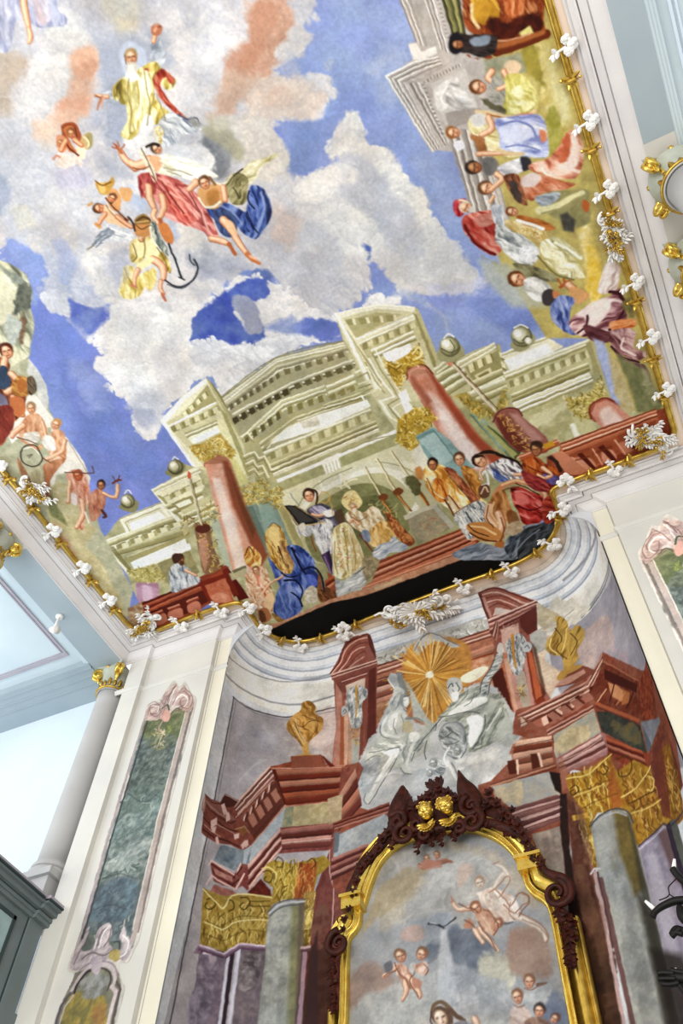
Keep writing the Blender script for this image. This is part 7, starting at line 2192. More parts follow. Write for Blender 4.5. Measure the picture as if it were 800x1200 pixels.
# ================= the room shell =================
AC = [(-7.48,9.6)] + [(-5.98-1.5*math.cos(t), 9.75+1.45*math.sin(t)) for t in np.linspace(0, math.pi/2, 22)] + \
     [(x, 11.2) for x in np.linspace(-5.8,-1.7,16)] + [(-1.5+1.49*math.sin(t), 9.75+1.45*math.cos(t)) for t in np.linspace(0, math.pi/2, 22)] + [(-.02,9.6)]
AC = np.array(AC); AS = np.r_[0, np.cumsum(np.hypot(*np.diff(AC, axis=0).T))]
AANG = np.arctan2(AC[:,0], AC[:,1]); AANG = np.maximum.accumulate(AANG+np.arange(len(AANG))*1e-7); ARAD = np.hypot(AC[:,0], AC[:,1])
ARES = .0125; AZ0 = 3.4
# wall profile: vertical wall, then a smooth painted cove up to the ceiling margin (offset from wall, height)
CV = [(0,AZ0),(0,12.28),(.012,12.38),(.04,12.48),(.085,12.58),(.15,12.68),(.235,12.77),(.33,12.85),(.43,12.91),(.53,12.96),(.60,12.985)]
CV = np.array(CV); CVV = np.r_[0, np.cumsum(np.hypot(*np.diff(CV, axis=0).T))]
_t = np.gradient(AC, axis=0); _t /= np.hypot(*_t.T)[:,None]; AN = np.c_[_t[:,1], -_t[:,0]]
def apse_pt(S, V):
    d = np.interp(V, CVV, CV[:,0]); z = np.interp(V, CVV, CV[:,1])+np.where(V > CVV[-1], (V-CVV[-1])*.5, 0)+np.where(V < 0, V, 0)
    x = np.interp(S, AS, AC[:,0])+np.interp(S, AS, AN[:,0])*d; y = np.interp(S, AS, AC[:,1])+np.interp(S, AS, AN[:,1])*d
    e = np.where(S < 0, S, 0)+np.where(S > AS[-1], S-AS[-1], 0); return x+np.where(S<0,S,0)*.5+np.where(S>AS[-1],S-AS[-1],0)*.5, y-abs(e)*.5, z
def apse_map(p):
    d = rays(p); a = np.arctan2(d[:,0], d[:,1]); S = np.interp(a, AANG, AS)
    S = S + np.where(a < AANG[0], (a-AANG[0])*11, 0) + np.where(a > AANG[-1], (a-AANG[-1])*11, 0)
    V = np.interp(a, AANG, ARAD)/np.hypot(d[:,0], d[:,1])*d[:,2]-AZ0
    up = V > 8.5   # part on the cove: refine the ray-surface intersection
    if up.any():
        q = np.asarray(p, float)[up]; s_, v_ = S[up].copy(), np.minimum(V[up], CVV[-1]+.3)
        def F(s_, v_):
            x, y, z = apse_pt(s_, v_); c = np.c_[x,y,z] @ MC.T; return 400+FOC*c[:,0]/c[:,2]-q[:,0], 600+FOC*c[:,1]/c[:,2]-q[:,1]
        for _ in range(14):
            fx, fy = F(s_, v_); h = .01; ax, ay = F(s_+h, v_); bx, by = F(s_, v_+h)
            A, B, C_, D = (ax-fx)/h, (bx-fx)/h, (ay-fy)/h, (by-fy)/h; det = A*D-B*C_; det = np.where(abs(det) < 50, 50*np.sign(det+1e-9), det)
            s_ -= np.clip((D*fx-B*fy)/det, -.25, .25)*.8; v_ -= np.clip((A*fy-C_*fx)/det, -.25, .25)*.8
        S[up], V[up] = s_, v_
    return np.c_[S/ARES, V/ARES]
AW, AH = int(AS[-1]/ARES)+1, int(CVV[-1]/ARES)+1
ac = Canvas(AW, AH, apse_map); ac.dense = 14; ac.a[:] = _srgb('d6d9dd'); ac.a[int((11.62-AZ0)/ARES):] = _srgb('e9e6dc')
# painted mouldings of the cove, running level all the way round
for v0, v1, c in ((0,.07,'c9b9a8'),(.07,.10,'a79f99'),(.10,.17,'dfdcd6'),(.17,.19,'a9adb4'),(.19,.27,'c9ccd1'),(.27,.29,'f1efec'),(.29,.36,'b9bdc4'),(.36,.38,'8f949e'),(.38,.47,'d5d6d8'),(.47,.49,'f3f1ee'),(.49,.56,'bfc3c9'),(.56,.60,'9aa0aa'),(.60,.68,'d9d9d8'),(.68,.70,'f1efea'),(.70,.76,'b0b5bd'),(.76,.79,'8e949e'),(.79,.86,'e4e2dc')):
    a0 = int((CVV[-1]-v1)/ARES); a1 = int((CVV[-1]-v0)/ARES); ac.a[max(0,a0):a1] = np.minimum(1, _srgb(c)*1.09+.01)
def muted(h):   # the mural's reds are dry and a little faded
    if len(h) != 6: return h
    r, g, b = (int(h[i:i+2],16) for i in (0,2,4)); L = .35*r+.5*g+.15*b; k = .80 if r > g*1.25 and g < 1.5*b else .94
    return ''.join('%02x' % int(max(0, min(255, (L+(v-L)*k)*m))) for v, m in ((r,1),(g,1),(b,1)))
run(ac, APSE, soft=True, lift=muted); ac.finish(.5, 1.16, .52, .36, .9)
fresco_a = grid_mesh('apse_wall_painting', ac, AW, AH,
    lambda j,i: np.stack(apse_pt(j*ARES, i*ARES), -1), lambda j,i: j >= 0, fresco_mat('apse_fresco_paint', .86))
tag(fresco_a, 'illusionistic painted marble altar with grey Trinity and golden rays on the curved apse wall', 'mural')
del ac
# apse wall behind the painting, down to the floor, and up behind the cornice
bm = bmesh.new(); off = [(p[0], p[1]) for p in AC]
sweep(bm, off, [(-.02, FLOOR), (-.02, AZ0), (-.02, CEIL+.1)]); sweep(bm, off, [(-.3, CEIL+.1), (-.3, FLOOR)])
struct('wall_apse', bm, M_cool)

def pier(name, xs, mat_main, flip):
    """broad pier: column side slab, panel field, recessed strip next to the apse"""
    bm = bmesh.new()
    for x0, x1, y in xs: box(bm, x0, x1, y, 10.2, FLOOR, CEIL+.1)
    return struct(name, bm, mat_main)
pier('wall_pier_left', [(-9.84,-9.43,9.4),(-9.43,-7.83,9.51)], M_cream, 1)
pier('wall_pier_right', [(.3,2.35,9.51),(2.35,3.0,9.4)], M_cream, 1)
bm = bmesh.new(); box(bm, -7.83,-7.50,9.62,10.2,FLOOR,CEIL+.1); struct('wall_strip_left', bm, M_yellow)
bm = bmesh.new(); box(bm, .0,.3,9.62,10.2,FLOOR,CEIL+.1); struct('wall_strip_right', bm, M_yellow)
# astragal running round pier and strip
def astragal(name, path, z, s=1.0, mat=None):
    bm = bmesh.new(); sweep(bm, path, [(0,z+.06*s),(.035*s,z+.05*s),(.05*s,z+.03*s),(.05*s,z),(.03*s,z-.02*s),(.02*s,z-.05*s),(0,z-.06*s)]); return struct(name, bm, mat or M_cream)
LP_ = [(-10.0,9.4),(-9.43,9.4),(-9.43,9.51),(-7.83,9.51),(-7.83,9.62),(-7.48,9.62)]
RP_ = [(-.02,9.62),(.3,9.62),(.3,9.51),(2.35,9.51),(2.35,9.4),(2.5,9.4)]
astragal('trim_1', LP_, 11.97); astragal('trim_2', RP_, 11.97)
# cornice of the hall: stepped mouldings between wall and ceiling
def cornice(name, path, w, zt, zb, mat):
    h = zt-zb
    pr = [(w,zt),(w,zt-.03),(w-.02,zt-.045),(w-.04,zt-.03),(w-.05,zt-.02),(w-.06,zt-.05),(w-.12,zt-.055),(w-.125,zt-.085),(w-.15,zt-.09),(w-.155,zt-.015),(w-.17,zt-.015),(w-.175,zt-.07),(.20,zt-.075),(.195,zt-.05),(.185,zt-.05),(.18,zt-.09)]+[(.18*(1-t), (zt-.09)-((zt-.09)-zb-.03)*math.sin(t*math.pi/2)**1.6) for t in (.15,.3,.45,.6,.75,.9)]+[(.015,zb+.03),(.015,zb),(0,zb)]
    bm = bmesh.new(); sweep(bm, path, pr); return struct(name, bm, mat)
cornice('trim_3', [(-10.0,-3.5)]+[(-10.0,9.4),(-9.43,9.4),(-9.43,9.51),(-7.83,9.51),(-7.83,9.62),(-7.48,9.62),(-7.48,9.66)], .48, CEIL-.005, ZB, M_corn)
cornice('trim_4', [(-.02,9.66),(-.02,9.62),(.3,9.62),(.3,9.51),(2.41,9.51),(2.41,-3.5)], .48, CEIL-.005, ZB, M_corn)
# end faces of the cove beside the strips
for nm, x0, sx in (('trim_9', -7.5, 1), ('trim_10', 0.0, -1)):
    bm = bmesh.new(); pts = [(x0, 12.2)]+[(x0+sx*(d+.02), z) for d, z in CV[2:]]+[(x0, 12.99)]
    a = [bm.verts.new((x, 9.60, z)) for x, z in pts]; b = [bm.verts.new((x, 9.63, z)) for x, z in pts]
    bm.faces.new(a); bm.faces.new(b)
    for i in range(len(pts)): bm.faces.new((a[i-1], a[i], b[i], b[i-1]))
    struct(nm, bm, M_grey)
# ceiling slab above everything, with the peach margin round the picture
bm = bmesh.new(); box(bm, XL-.02, XR+.02, -4, 11.6, CEIL, CEIL+.25); struct('ceiling', bm, M_peach)
bm = bmesh.new(); box(bm, -16, 8, -6, 12, FLOOR-.2, FLOOR); struct('floor', bm, M_stone)

# side galleries: beam above the columns, gallery ceiling, end wall
def gallery(sg, xw, bw, far):
    A = lambda x0,x1: (min(x0,x1), max(x0,x1))
    n = 'left' if sg < 0 else 'right'
    x0, x1 = A(xw, xw+sg*bw)
    bm = bmesh.new(); box(bm, x0,x1,-3.9,3.85,ZB,CEIL+.1); box(bm, x0,x1,6.0,9.4,ZB,CEIL+.1); struct('trim_beam_'+n, bm, M_frieze)
    bm = bmesh.new(); box(bm, x0,x1,3.85,6.0,ZB+.001,CEIL+.1); struct('trim_block_'+n, bm, M_cream)
    # inner fascias of the beam
    bm = bmesh.new()
    for k in range(3):
        a, b = A(xw+sg*(bw+.05*k), xw+sg*(bw+.05*(k+1))); box(bm, a,b,-3.9,9.05,ZB+.02+.02*k,CEIL+.1)
    struct('trim_fascia_'+n, bm, M_ice)
    a, b = A(xw+sg*(bw+.15), far); bm = bmesh.new(); box(bm, a,b,-3.9,9.9,CEIL-.06,CEIL+.1); struct('ceiling_gallery_'+n, bm, M_ice)
    return a, b
gallery(-1, XL, .68, -15.5); gallery(1, XR, .43, 7.0)
# panel mouldings on the left gallery ceiling
bm = bmesh.new(); z = CEIL-.06
for k, (a, b, h) in enumerate(((0,.05,.03),(.09,.12,.02))):
    X = -11.05-a; Y = 8.75-a; X2 = -11.05-b; Y2 = 8.75-b
    box(bm, X2, X, -3.5, Y, z-h, z+.01); box(bm, -15.2, X2, Y2, Y, z-h, z+.01)
struct('trim_6', bm, M_rose)
bm = bmesh.new(); z = CEIL-.06
for a, b in ((0,.04),(.08,.11)): box(bm, 3.15+a, 3.15+b, -3.5, 3.9, z-.03, z+.01)
struct('trim_7', bm, M_icew)
# cross beam and luminous end wall of the left gallery
bm = bmesh.new(); box(bm, -15.5,-10.68,9.02,10.02,ZB-.02,CEIL+.1)
for k in range(3): box(bm, -15.5,-10.68,9.12+.2*k,9.16+.2*k,ZB-.035,ZB)
struct('trim_8', bm, M_frieze)
bm = bmesh.new(); box(bm, -15.5,-9.84,10.02,10.2,FLOOR,ZB); struct('wall_gallery_end', bm, M_icew)
bm = bmesh.new(); box(bm, 2.9,7.5,9.8,10.0,FLOOR,ZB); struct('wall_gallery_end_right', bm, M_icew)

# ================= painted wall panels on the piers =================
PANEL_OUT = [(168,842),(170,830),(176,823),(188,818),(196,806),(204,797),(210,804),(217,799),(224,812),(230,817),(229,828),(227,836),(194,964),(166,1090),(158,1112),(150,1128),(142,1128),(139,1134),(143,1150),(146,1160),(134,1206),(118,1270),(40,1270),(60,1206),(70,1176),(80,1158),(86,1142),(79,1138),(82,1122),(94,1090),(126,974)]
def wall_panel(name, label, mirror, gain):
    YP = YW-.006; x0, x1, z0, z1 = -9.6, -7.95, 4.2, 11.95; r = .012
    def mp(p):
        d = rays(p); d = d*(YP/d[:,1:2]); return np.c_[(d[:,0]-x0)/r, (d[:,2]-z0)/r]
    w, h = int((x1-x0)/r), int((z1-z0)/r); cv = Canvas(w, h, mp); cv.a[:] = _srgb('d8d2c8'); run(cv, PANELS, soft=True); cv.finish(.6, 1.0, .5, .3)
    O = mp(np.array(spline(PANEL_OUT, 4, True)))
    o = grid_mesh(name, cv, w, h, lambda j,i: np.c_[(x0+j*r) if not mirror else (-7.53-(x0+j*r)), np.full(len(j), YP), z0+i*r],
                  lambda j,i: inside(j.astype(float), i.astype(float), O), fresco_mat(name+'_paint', gain))
    return tag(o, label, 'painted panel')
wall_panel('painted_wall_panel', 'dark green marbled panel with pink rocaille crest on the pier beside the blue gallery', False, 1.0)
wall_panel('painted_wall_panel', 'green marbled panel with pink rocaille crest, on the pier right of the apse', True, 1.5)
# ================= gilt frame round the ceiling picture =================
def leaf(bm, base, d, n, L, W, curl=.3, seg=5, th=.006):
    """pointed leaf with thickness: base point, direction, surface normal"""
    base, d, n = Vector(base), Vector(d).normalized(), Vector(n).normalized(); s = d.cross(n).normalized(); rows = []
    for i in range(seg+1):
        t = i/seg; w = W*.5*math.sin(math.pi*min(1, (t*.88+.12)))**.8
        c = base + d*L*(t-.15*curl*t*t) + n*curl*L*t*t
        rows.append([bm.verts.new(c - s*w), bm.verts.new(c + n*(w*.35+th)), bm.verts.new(c + s*w), bm.verts.new(c - n*th)])
    for a, b in zip(rows, rows[1:]):
        for k in range(4): bm.faces.new((a[k], a[(k+1)%4], b[(k+1)%4], b[k]))
    bm.faces.new(rows[0]); bm.faces.new(rows[-1])
def scroll(bm, c, e1, e2, r0, turns, a0, rad, n=26, taper=.35, sgn=1, grow=0.12):
    """spiral volute in the plane e1,e2"""
    e1, e2 = Vector(e1), Vector(e2); P = []; R = []
    for i in range(n+1):
        t = i/n; a = a0+sgn*turns*2*math.pi*t; r = r0*((1-t)+grow*t)
        P.append(Vector(c)+e1*r*math.cos(a)+e2*r*math.sin(a)); R.append(rad*(1-t*(1-taper)))
    tube(bm, P, R, 7)
def acanthus(bm, c, d, n, L, W, k=5):
    """frond: a curved rib with paired leaflets"""
    c, d, n = Vector(c), Vector(d).normalized(), Vector(n).normalized(); s = d.cross(n).normalized()
    for i in range(k):
        t = (i+.2)/k; p = c+d*L*t+n*.25*L*math.sin(t*3)
        for q in (-1, 1): leaf(bm, p, d+s*q*(1.1-.5*t), n, W*(1.1-.5*t), W*.45, .5)
    leaf(bm, c+d*L*.75, d, n, L*.4, W*.5, .4); tube(bm, [c, c+d*L*.5+n*.2*L, c+d*L+n*.1*L], [W*.16,W*.13,W*.06], 6)
DN = Vector((0,0,-1))
ZF = CEIL-.012
frame = empty('fresco_frame', (-3.83, 3.2, CEIL))
tag(frame, 'long gilt moulding framing the ceiling fresco, wound with leaves and white blossom sprigs', 'picture frame')
bm = bmesh.new(); fp = [Vector((x,y,ZF-.03)) for x,y in OUTS]
tube(bm, fp, .045, 8, up=(0,0,1)); obj('moulding', bm, M_gold, frame, True)
bm = bmesh.new(); cx = Vector((-3.83,4,0)); ins = []
for i, p in enumerate(fp):
    t = (fp[min(i+1,len(fp)-1)]-fp[max(i-1,0)]).normalized(); nrm = Vector((t.y,-t.x,0)); ins.append(p+nrm*(-.055)+Vector((0,0,.015)))
tube(bm, ins, .018, 6, up=(0,0,1)); obj('inner_bead', bm, M_goldb, frame, True)
def near(px, py):
    q = atz(px, py, ZF-.03); b = min(range(len(fp)), key=lambda i: (fp[i]-q).length); b = max(1, min(len(fp)-2, b))
    t = (fp[b+1]-fp[b-1]).normalized(); return fp[b]+t*(q-fp[b]).dot(t), t
# gilt leaf clasps
bm = bmesh.new()
for q in (-1,1):
    leaf(bm, (0,0,-.03), (q*.8,.5,0), DN, .17, .07, .4); leaf(bm, (0,0,-.03), (q*.5,-.7,0), DN, .13, .06, .4)
tube(bm, [(-.09,-.02,-.02),(-.04,0,-.07),(.04,0,-.07),(.09,.02,-.02)], [.015,.03,.03,.015], 7); blob(bm, (.13,.05,-.05), .03, 1); blob(bm, (-.12,.0,-.05), .025, 1)
bmesh.ops.recalc_face_normals(bm, faces=bm.faces); clasp_me = bpy.data.meshes.new('leaf_clasp'); bm.to_mesh(clasp_me); bm.free(); clasp_me.materials.append(M_gold)
bm = bmesh.new(); rr = random.Random(5)
for cxy, r in (((.08,.07),.075),((.17,.0),.085),((.09,-.10),.075)):
    for k in range(5):
        a = k*1.257+rr.random(); blob(bm, (cxy[0]+math.cos(a)*r*.5, cxy[1]+math.sin(a)*r*.5, -.06-.03*rr.random()), r*.62, 2, (1,1,.7), .15)
    blob(bm, (cxy[0],cxy[1],-.095), r*.35, 1)
tube(bm, [(.06,0,-.05),(0,.01,-.085),(-.07,.02,-.06),(-.13,.04,-.03)], [.02,.022,.018,.008], 6)
for k in range(3): leaf(bm, (-.07-.035*k,.015+.01*k,-.06), (-.5,(-1)**k*.8,0), DN, .11, .075, .35)
leaf(bm, (-.13,.04,-.03), (-1,.25,0), DN, .11, .05, .3)
bmesh.ops.recalc_face_normals(bm, faces=bm.faces); sprig_me = bpy.data.meshes.new('blossom_sprig'); bm.to_mesh(sprig_me); bm.free(); sprig_me.materials.append(M_white)
def put(me, name, px, py, side, sc=1.0, label=None):
    p, t = near(px, py); o = bpy.data.objects.new(name, me); COL.objects.link(o); o.parent = frame
    n = Vector((t.y,-t.x,0))*side; y = Vector((0,0,1)).cross(n)
    o.matrix_local = Matrix.Translation(p-frame.location) @ Matrix(((n.x,y.x,0,0),(n.y,y.y,0,0),(0,0,1,0),(0,0,0,1))) @ Matrix.Scale(sc, 4)
    if label: o['label'] = label
for x, y in ((672,92),(692,176),(719,248),(749,352),(771,419),(786,462),(12,559),(40,594),(72,635),(109,679),(134,713),(232,719),(327,752),(375,746),(420,735),(576,675),(632,652),(652,607),(690,556),(735,540)): put(clasp_me, 'leaf_clasp', x, y, 1)
for x, y, s in ((646,62,-1),(675,148,-1),(697,228,-1),(732,334,-1),(751,398,-1),(770,459,-1),(4,542,1),(63,620,1),(98,663,1),(130,700,1),(209,727,-1),(257,711,-1),(289,711,1),(309,737,1),(351,750,-1),(397,735,-1),(402,732,1),(540,682,-1),(594,661,-1),(643,634,-1),(647,598,-1),(663,563,1),(716,542,-1)):
    put(sprig_me, 'blossom_sprig', x, y, s, .86 if y < 560 else 1.0, 'white stucco blossom sprig')

# large rocaille ornaments at corners, sides and over the apse
def ornament(name, label, px, py, ang, sx, sy, seed, shell=False):
    c = atz(px, py, ZF-.02); t = empty(name, c, 0); t.parent = frame; t.location = c-frame.location; t['label'] = label
    rr = random.Random(seed); ca, sa = math.cos(ang), math.sin(ang)
    K = 1.45 if shell else 1.0
    W = lambda u, v, h=0: Vector((c.x+ca*u-sa*v, c.y+sa*u+ca*v, c.z-h*K-(.10*math.cos(u*3+v*9)+.1 if shell else 0)))
    D = lambda u, v: Vector((ca*u-sa*v, sa*u+ca*v, 0))
    bm = bmesh.new()
    for k in range(6):
        u = sx*(-.8+.32*k+.1*rr.random()); v = sy*(rr.random()-.5)*1.1
        scroll(bm, W(u, v, .06), D(1,0), D(0,1), (.09+.05*rr.random())*K, 1.1, rr.random()*6.3, .03*K, sgn=rr.choice((-1,1)))
    for k in range(12):
        a = rr.random()*6.28; acanthus(bm, W(sx*(rr.random()-.5)*1.3, sy*(rr.random()-.5)*1.1, .04), D(math.cos(a)*1.4, math.sin(a)), DN, (.2+.12*rr.random())*K, .12*K, 4)
    for k in range(8): blob(bm, W(sx*(rr.random()-.5)*1.9, sy*(rr.random()-.5)*1.2, .07), .04+.025*rr.random(), 1, (1.2,1,.6), .2)
    P = [W(sx*q, sy*.55*math.sin(q*5+seed), .06) for q in np.linspace(-1.05,1.05,16)]; tube(bm, P, [.02+.025*math.sin(math.pi*i/15) for i in range(16)], 7)
    if shell:
        for k in range(11):
            a = math.pi*(.08+.084*k); leaf(bm, W(0,-sy*.1,.05), D(math.cos(a)*1.5,-math.sin(a)), DN, sy*1.15, .12, .25)
        scroll(bm, W(-sx*.62,-sy*.5,.06), D(1,0), D(0,1), .17, 1.3, 0, .035); scroll(bm, W(sx*.62,-sy*.45,.06), D(1,0), D(0,1), .17, 1.3, 3.1, .035, sgn=-1)
    obj('white_scrollwork', bm, M_white, t, True)
    bm = bmesh.new()
    for k in range(5):
        a = rr.random()*6.28; acanthus(bm, W(sx*(rr.random()-.5)*1.3, sy*(rr.random()-.5)*.9, .11), D(math.cos(a)*1.2, math.sin(a)), DN, (.13+.08*rr.random())*K, .08*K, 3)
    for k in range(7): scroll(bm, W(sx*(rr.random()-.5)*1.5, sy*(rr.random()-.5), .12), D(1,0), D(0,1), .05+.035*rr.random(), 1.0, rr.random()*6, .02)
    for k in range(7): blob(bm, W(sx*(rr.random()-.5)*1.3, sy*(rr.random()-.5)*.9, .13), .035, 1, (1,1,.8))
    obj('gilt_leaves', bm, M_gold, t, True)
ornament('rocaille_ornament', 'white and gilt leafy stucco cluster on the fresco frame corner beside the blue gallery', 170, 731, -.35, .42, .18, 3)
ornament('rocaille_ornament', 'white and gilt scrolled corner piece of the frame, below the painted pink column stump', 764, 512, .9, .46, .24, 11)
ornament('rocaille_ornament', 'small white and gilt cluster on the frame near the two white and gold capitals', 716, 272, 1.57, .3, .14, 21)
ornament('rocaille_ornament', 'white stucco cluster on the frame below the painted wheel and seated men', 42, 574, 1.3, .3, .13, 31)
ornament('rocaille_cartouche', 'large white shell cartouche with gilt leaves hanging over the black painted void', 487, 708, -.02, .8, .34, 41, True)
# ================= altarpiece with gilt and carved frame =================
YA = 11.02
def ap(x, y, d=0.0): return aty(x, y, YA-d)
altar = empty('altarpiece', (-3.8, 11.1, 4.0))
tag(altar, 'arched painting of a saint and angels in a gilt frame with dark carving', 'altarpiece')
IN = [(405,1260),(406,1200),(407,1150),(408,1112),(410,1100),(417,1092),(422,1082),(423,1070),(428,1060),(434,1040),(444,1016),(457,1000),(474,988),(500,980),(528,975),(552,974),(576,982),(594,994),(607,1010),(614,1028),(618,1040),(626,1050),(638,1058),(646,1072),(656,1124),(670,1200),(682,1260)]
def ribbon(bm, pts, prof):
    """moulding swept along a path lying in the altar plane; prof = (outwards, depth towards the nave)"""
    P = [ap(*p) for p in pts]; N = len(P); C0 = Vector((-3.9, YA, 7.0)); rings = []
    for i in range(N):
        t = (P[min(i+1,N-1)]-P[max(i-1,0)]).normalized(); n = Vector((t.z,0,-t.x)).normalized()
        if n.dot(P[i]-C0) < 0: n = -n
        rings.append([bm.verts.new(P[i]+n*a+Vector((0,-b,0))) for a, b in prof])
    for r0, r1 in zip(rings, rings[1:]):
        for k in range(len(prof)-1): bm.faces.new((r0[k], r0[k+1], r1[k+1], r1[k]))
inner = [tuple(q) for q in spline(IN, 4)]
bm = bmesh.new(); ribbon(bm, inner, [(-.02,-.08),(-.02,.05),(.0,.07),(.025,.06),(.035,.03),(.05,.03),(.06,.09),(.075,.10),(.085,.07)])
obj('inner_moulding', bm, M_goldb, altar, True)
arch = [q for q in inner if q[1] < 1112]
def sub(a, b): return [tuple(q) for q in spline(a, 5)] if b is None else None
AL = [(409,1104),(415,1094),(421,1082),(420,1072)]; AR_ = [(616,1030),(621,1042),(630,1050),(642,1056),(646,1064)]
AT = [(426,1062),(434,1040),(444,1016),(457,1000),(474,988),(500,980),(528,975),(552,974),(576,982),(594,994),(607,1010),(613,1024)]
WIDE = [(.08,-.08),(.08,.06),(.10,.10),(.15,.14),(.21,.155),(.25,.13),(.265,.10),(.28,.10),(.29,.13),(.31,.13),(.32,.09),(.32,-.08)]
for nm, seg in (('curved_moulding', AL), ('arched_moulding', AT), ('curved_moulding', AR_)): bm = bmesh.new(); ribbon(bm, [tuple(q) for q in spline(seg, 6)], WIDE); obj(nm, bm, M_goldb, altar, True)
# little square blocks where the arch springs
for (x, y), w in (((417,1064),.16),((624,1019),.17)):
    bm = bmesh.new()
    c = ap(x, y); box(bm, c.x-w, c.x+w, c.y-.2, c.y+.05, c.z-.09, c.z+.09); box(bm, c.x-w*1.15, c.x+w*1.15, c.y-.24, c.y+.05, c.z+.08, c.z+.13)
    obj('springer_block', bm, M_goldb, altar)
# straight outer strips of the frame below the scrolls
OL = [(391,1184),(389,1260)]; OR = [(668,1078),(690,1185),(703,1250)]
bm = bmesh.new(); ribbon(bm, OL, [(-.05,-.08),(-.05,.05),(-.02,.08),(.05,.08),(.08,.03),(.08,-.08)]); obj('outer_moulding', bm, M_gold, altar, True); bm = bmesh.new()
ribbon(bm, OR, [(-.17,-.08),(-.17,-.02),(-.10,-.02),(-.09,.06),(-.05,.10),(.0,.12),(.04,.07),(.06,.03),(.08,.03),(.09,.08),(.12,.05),(.12,-.08)]); obj('outer_moulding', bm, M_gold, altar, True)
# the canvas
w0, w1, z0, z1, r = -5.75, -1.9, 3.4, 9.4, .0125
def alt_map(p):
    d = rays(p); d = d*((YA+.04)/d[:,1:2]); return np.c_[(d[:,0]-w0)/r, (d[:,2]-z0)/r]
aw, ah = int((w1-w0)/r), int((z1-z0)/r); av = Canvas(aw, ah, alt_map); run(av, ALTAR, soft=True); av.finish(.6, 1.1, .52, .3, .66)
ring = np.array([[(ap(*q).x-w0)/r, (ap(*q).z-z0)/r] for q in inner]+[[(-2.2-w0)/r,5],[(-5.5-w0)/r,5]])
grid_mesh('painting', av, aw, ah, lambda j,i: np.c_[w0+j*r+3.8, np.full(len(j), YA+.04-11.1), z0+i*r-4.0],
          lambda j,i: inside(j.astype(float), i.astype(float), ring), fresco_mat('altar_canvas_paint', .92, .45), altar); del av
# backing board so that the altarpiece has a body
bm = bmesh.new(); O = [ap(*q) for q in inner]; bk = [bm.verts.new((p.x, YA+.06, p.z)) for p in O]; fr = [bm.verts.new((p.x, YA+.16, p.z)) for p in O]
for i in range(len(O)-1): bm.faces.new((bk[i], bk[i+1], fr[i+1], fr[i]))
bm.faces.new(bk); bm.faces.new(fr); obj('backing_board', bm, M_wood, altar)
# ---- dark carving ----
E1, E2, TN = Vector((1,0,0)), Vector((0,0,1)), Vector((0,-1,0))
def flat_carve(bm, pts, d0, d1, bulge=.05):
    """carved piece with a rounded face: outline in the altar plane, extruded towards the nave"""
    P = [ap(*p) for p in spline(pts, 4, True)]; c = sum(P, Vector())/len(P)
    rings = [[bm.verts.new((c.x+(p.x-c.x)*s, YA-d, c.z+(p.z-c.z)*s)) for p in P] for s, d in ((1,-.06),(1,d0),(.9,d0+.02+bulge*.5),(.7,d1),(.35,d1+bulge*.5))]
    for a, b in zip(rings, rings[1:]):
        for i in range(len(P)): bm.faces.new((a[i], a[(i+1)%len(P)], b[(i+1)%len(P)], b[i]))
    bm.faces.new(rings[-1])
bm = bmesh.new(); flat_carve(bm, [(476,925),(470,932),(462,946),(458,958),(459,968),(466,974),(474,972),(480,962),(486,950),(484,940)], .12, .2); obj('crest_board', bm, M_wood, altar, True)
bm = bmesh.new(); flat_carve(bm, [(540,907),(539,916),(538,930),(542,944),(550,956),(560,958),(566,948),(566,936),(560,926),(550,918)], .12, .2); obj('crest_board', bm, M_wood, altar, True)
bm = bmesh.new(); flat_carve(bm, [(486,950),(494,940),(504,930),(512,922),(520,926),(530,930),(540,938),(546,952),(548,964),(536,972),(520,976),(506,984),(496,988),(484,984),(476,980),(478,964)], .10, .14); obj('crest_board', bm, M_wood, altar, True)
bm = bmesh.new(); flat_carve(bm, [(566,944),(580,938),(596,956),(606,966),(618,984),(622,996),(612,996),(602,984),(588,972),(572,962)], .10, .14); obj('crest_board', bm, M_wood, altar, True)
bm = bmesh.new(); flat_carve(bm, [(470,968),(458,974),(446,988),(438,998),(424,1014),(414,1036),(407,1052),(412,1054),(424,1038),(436,1018),(450,1002),(462,988)], .10, .14); obj('crest_board', bm, M_wood, altar, True)
for x, y, R, a0, s in ((474,976,.2,1.5,1),(466,962,.17,2.5,-1),(553,962,.19,1.2,-1),(552,944,.2,1.8,1),(396,1105,.2,1.6,1),(652,1046,.24,1.4,-1),(498,978,.12,0,1),(538,970,.12,3,-1),(488,966,.13,1,-1)):
    bm = bmesh.new(); scroll(bm, ap(x, y, .22), E1, E2, R, 1.5, a0, .055, sgn=s); scroll(bm, ap(x, y, .18), E1, E2, R*.95, 1.4, a0, .07, sgn=s); obj('scroll', bm, M_wood, altar, True)
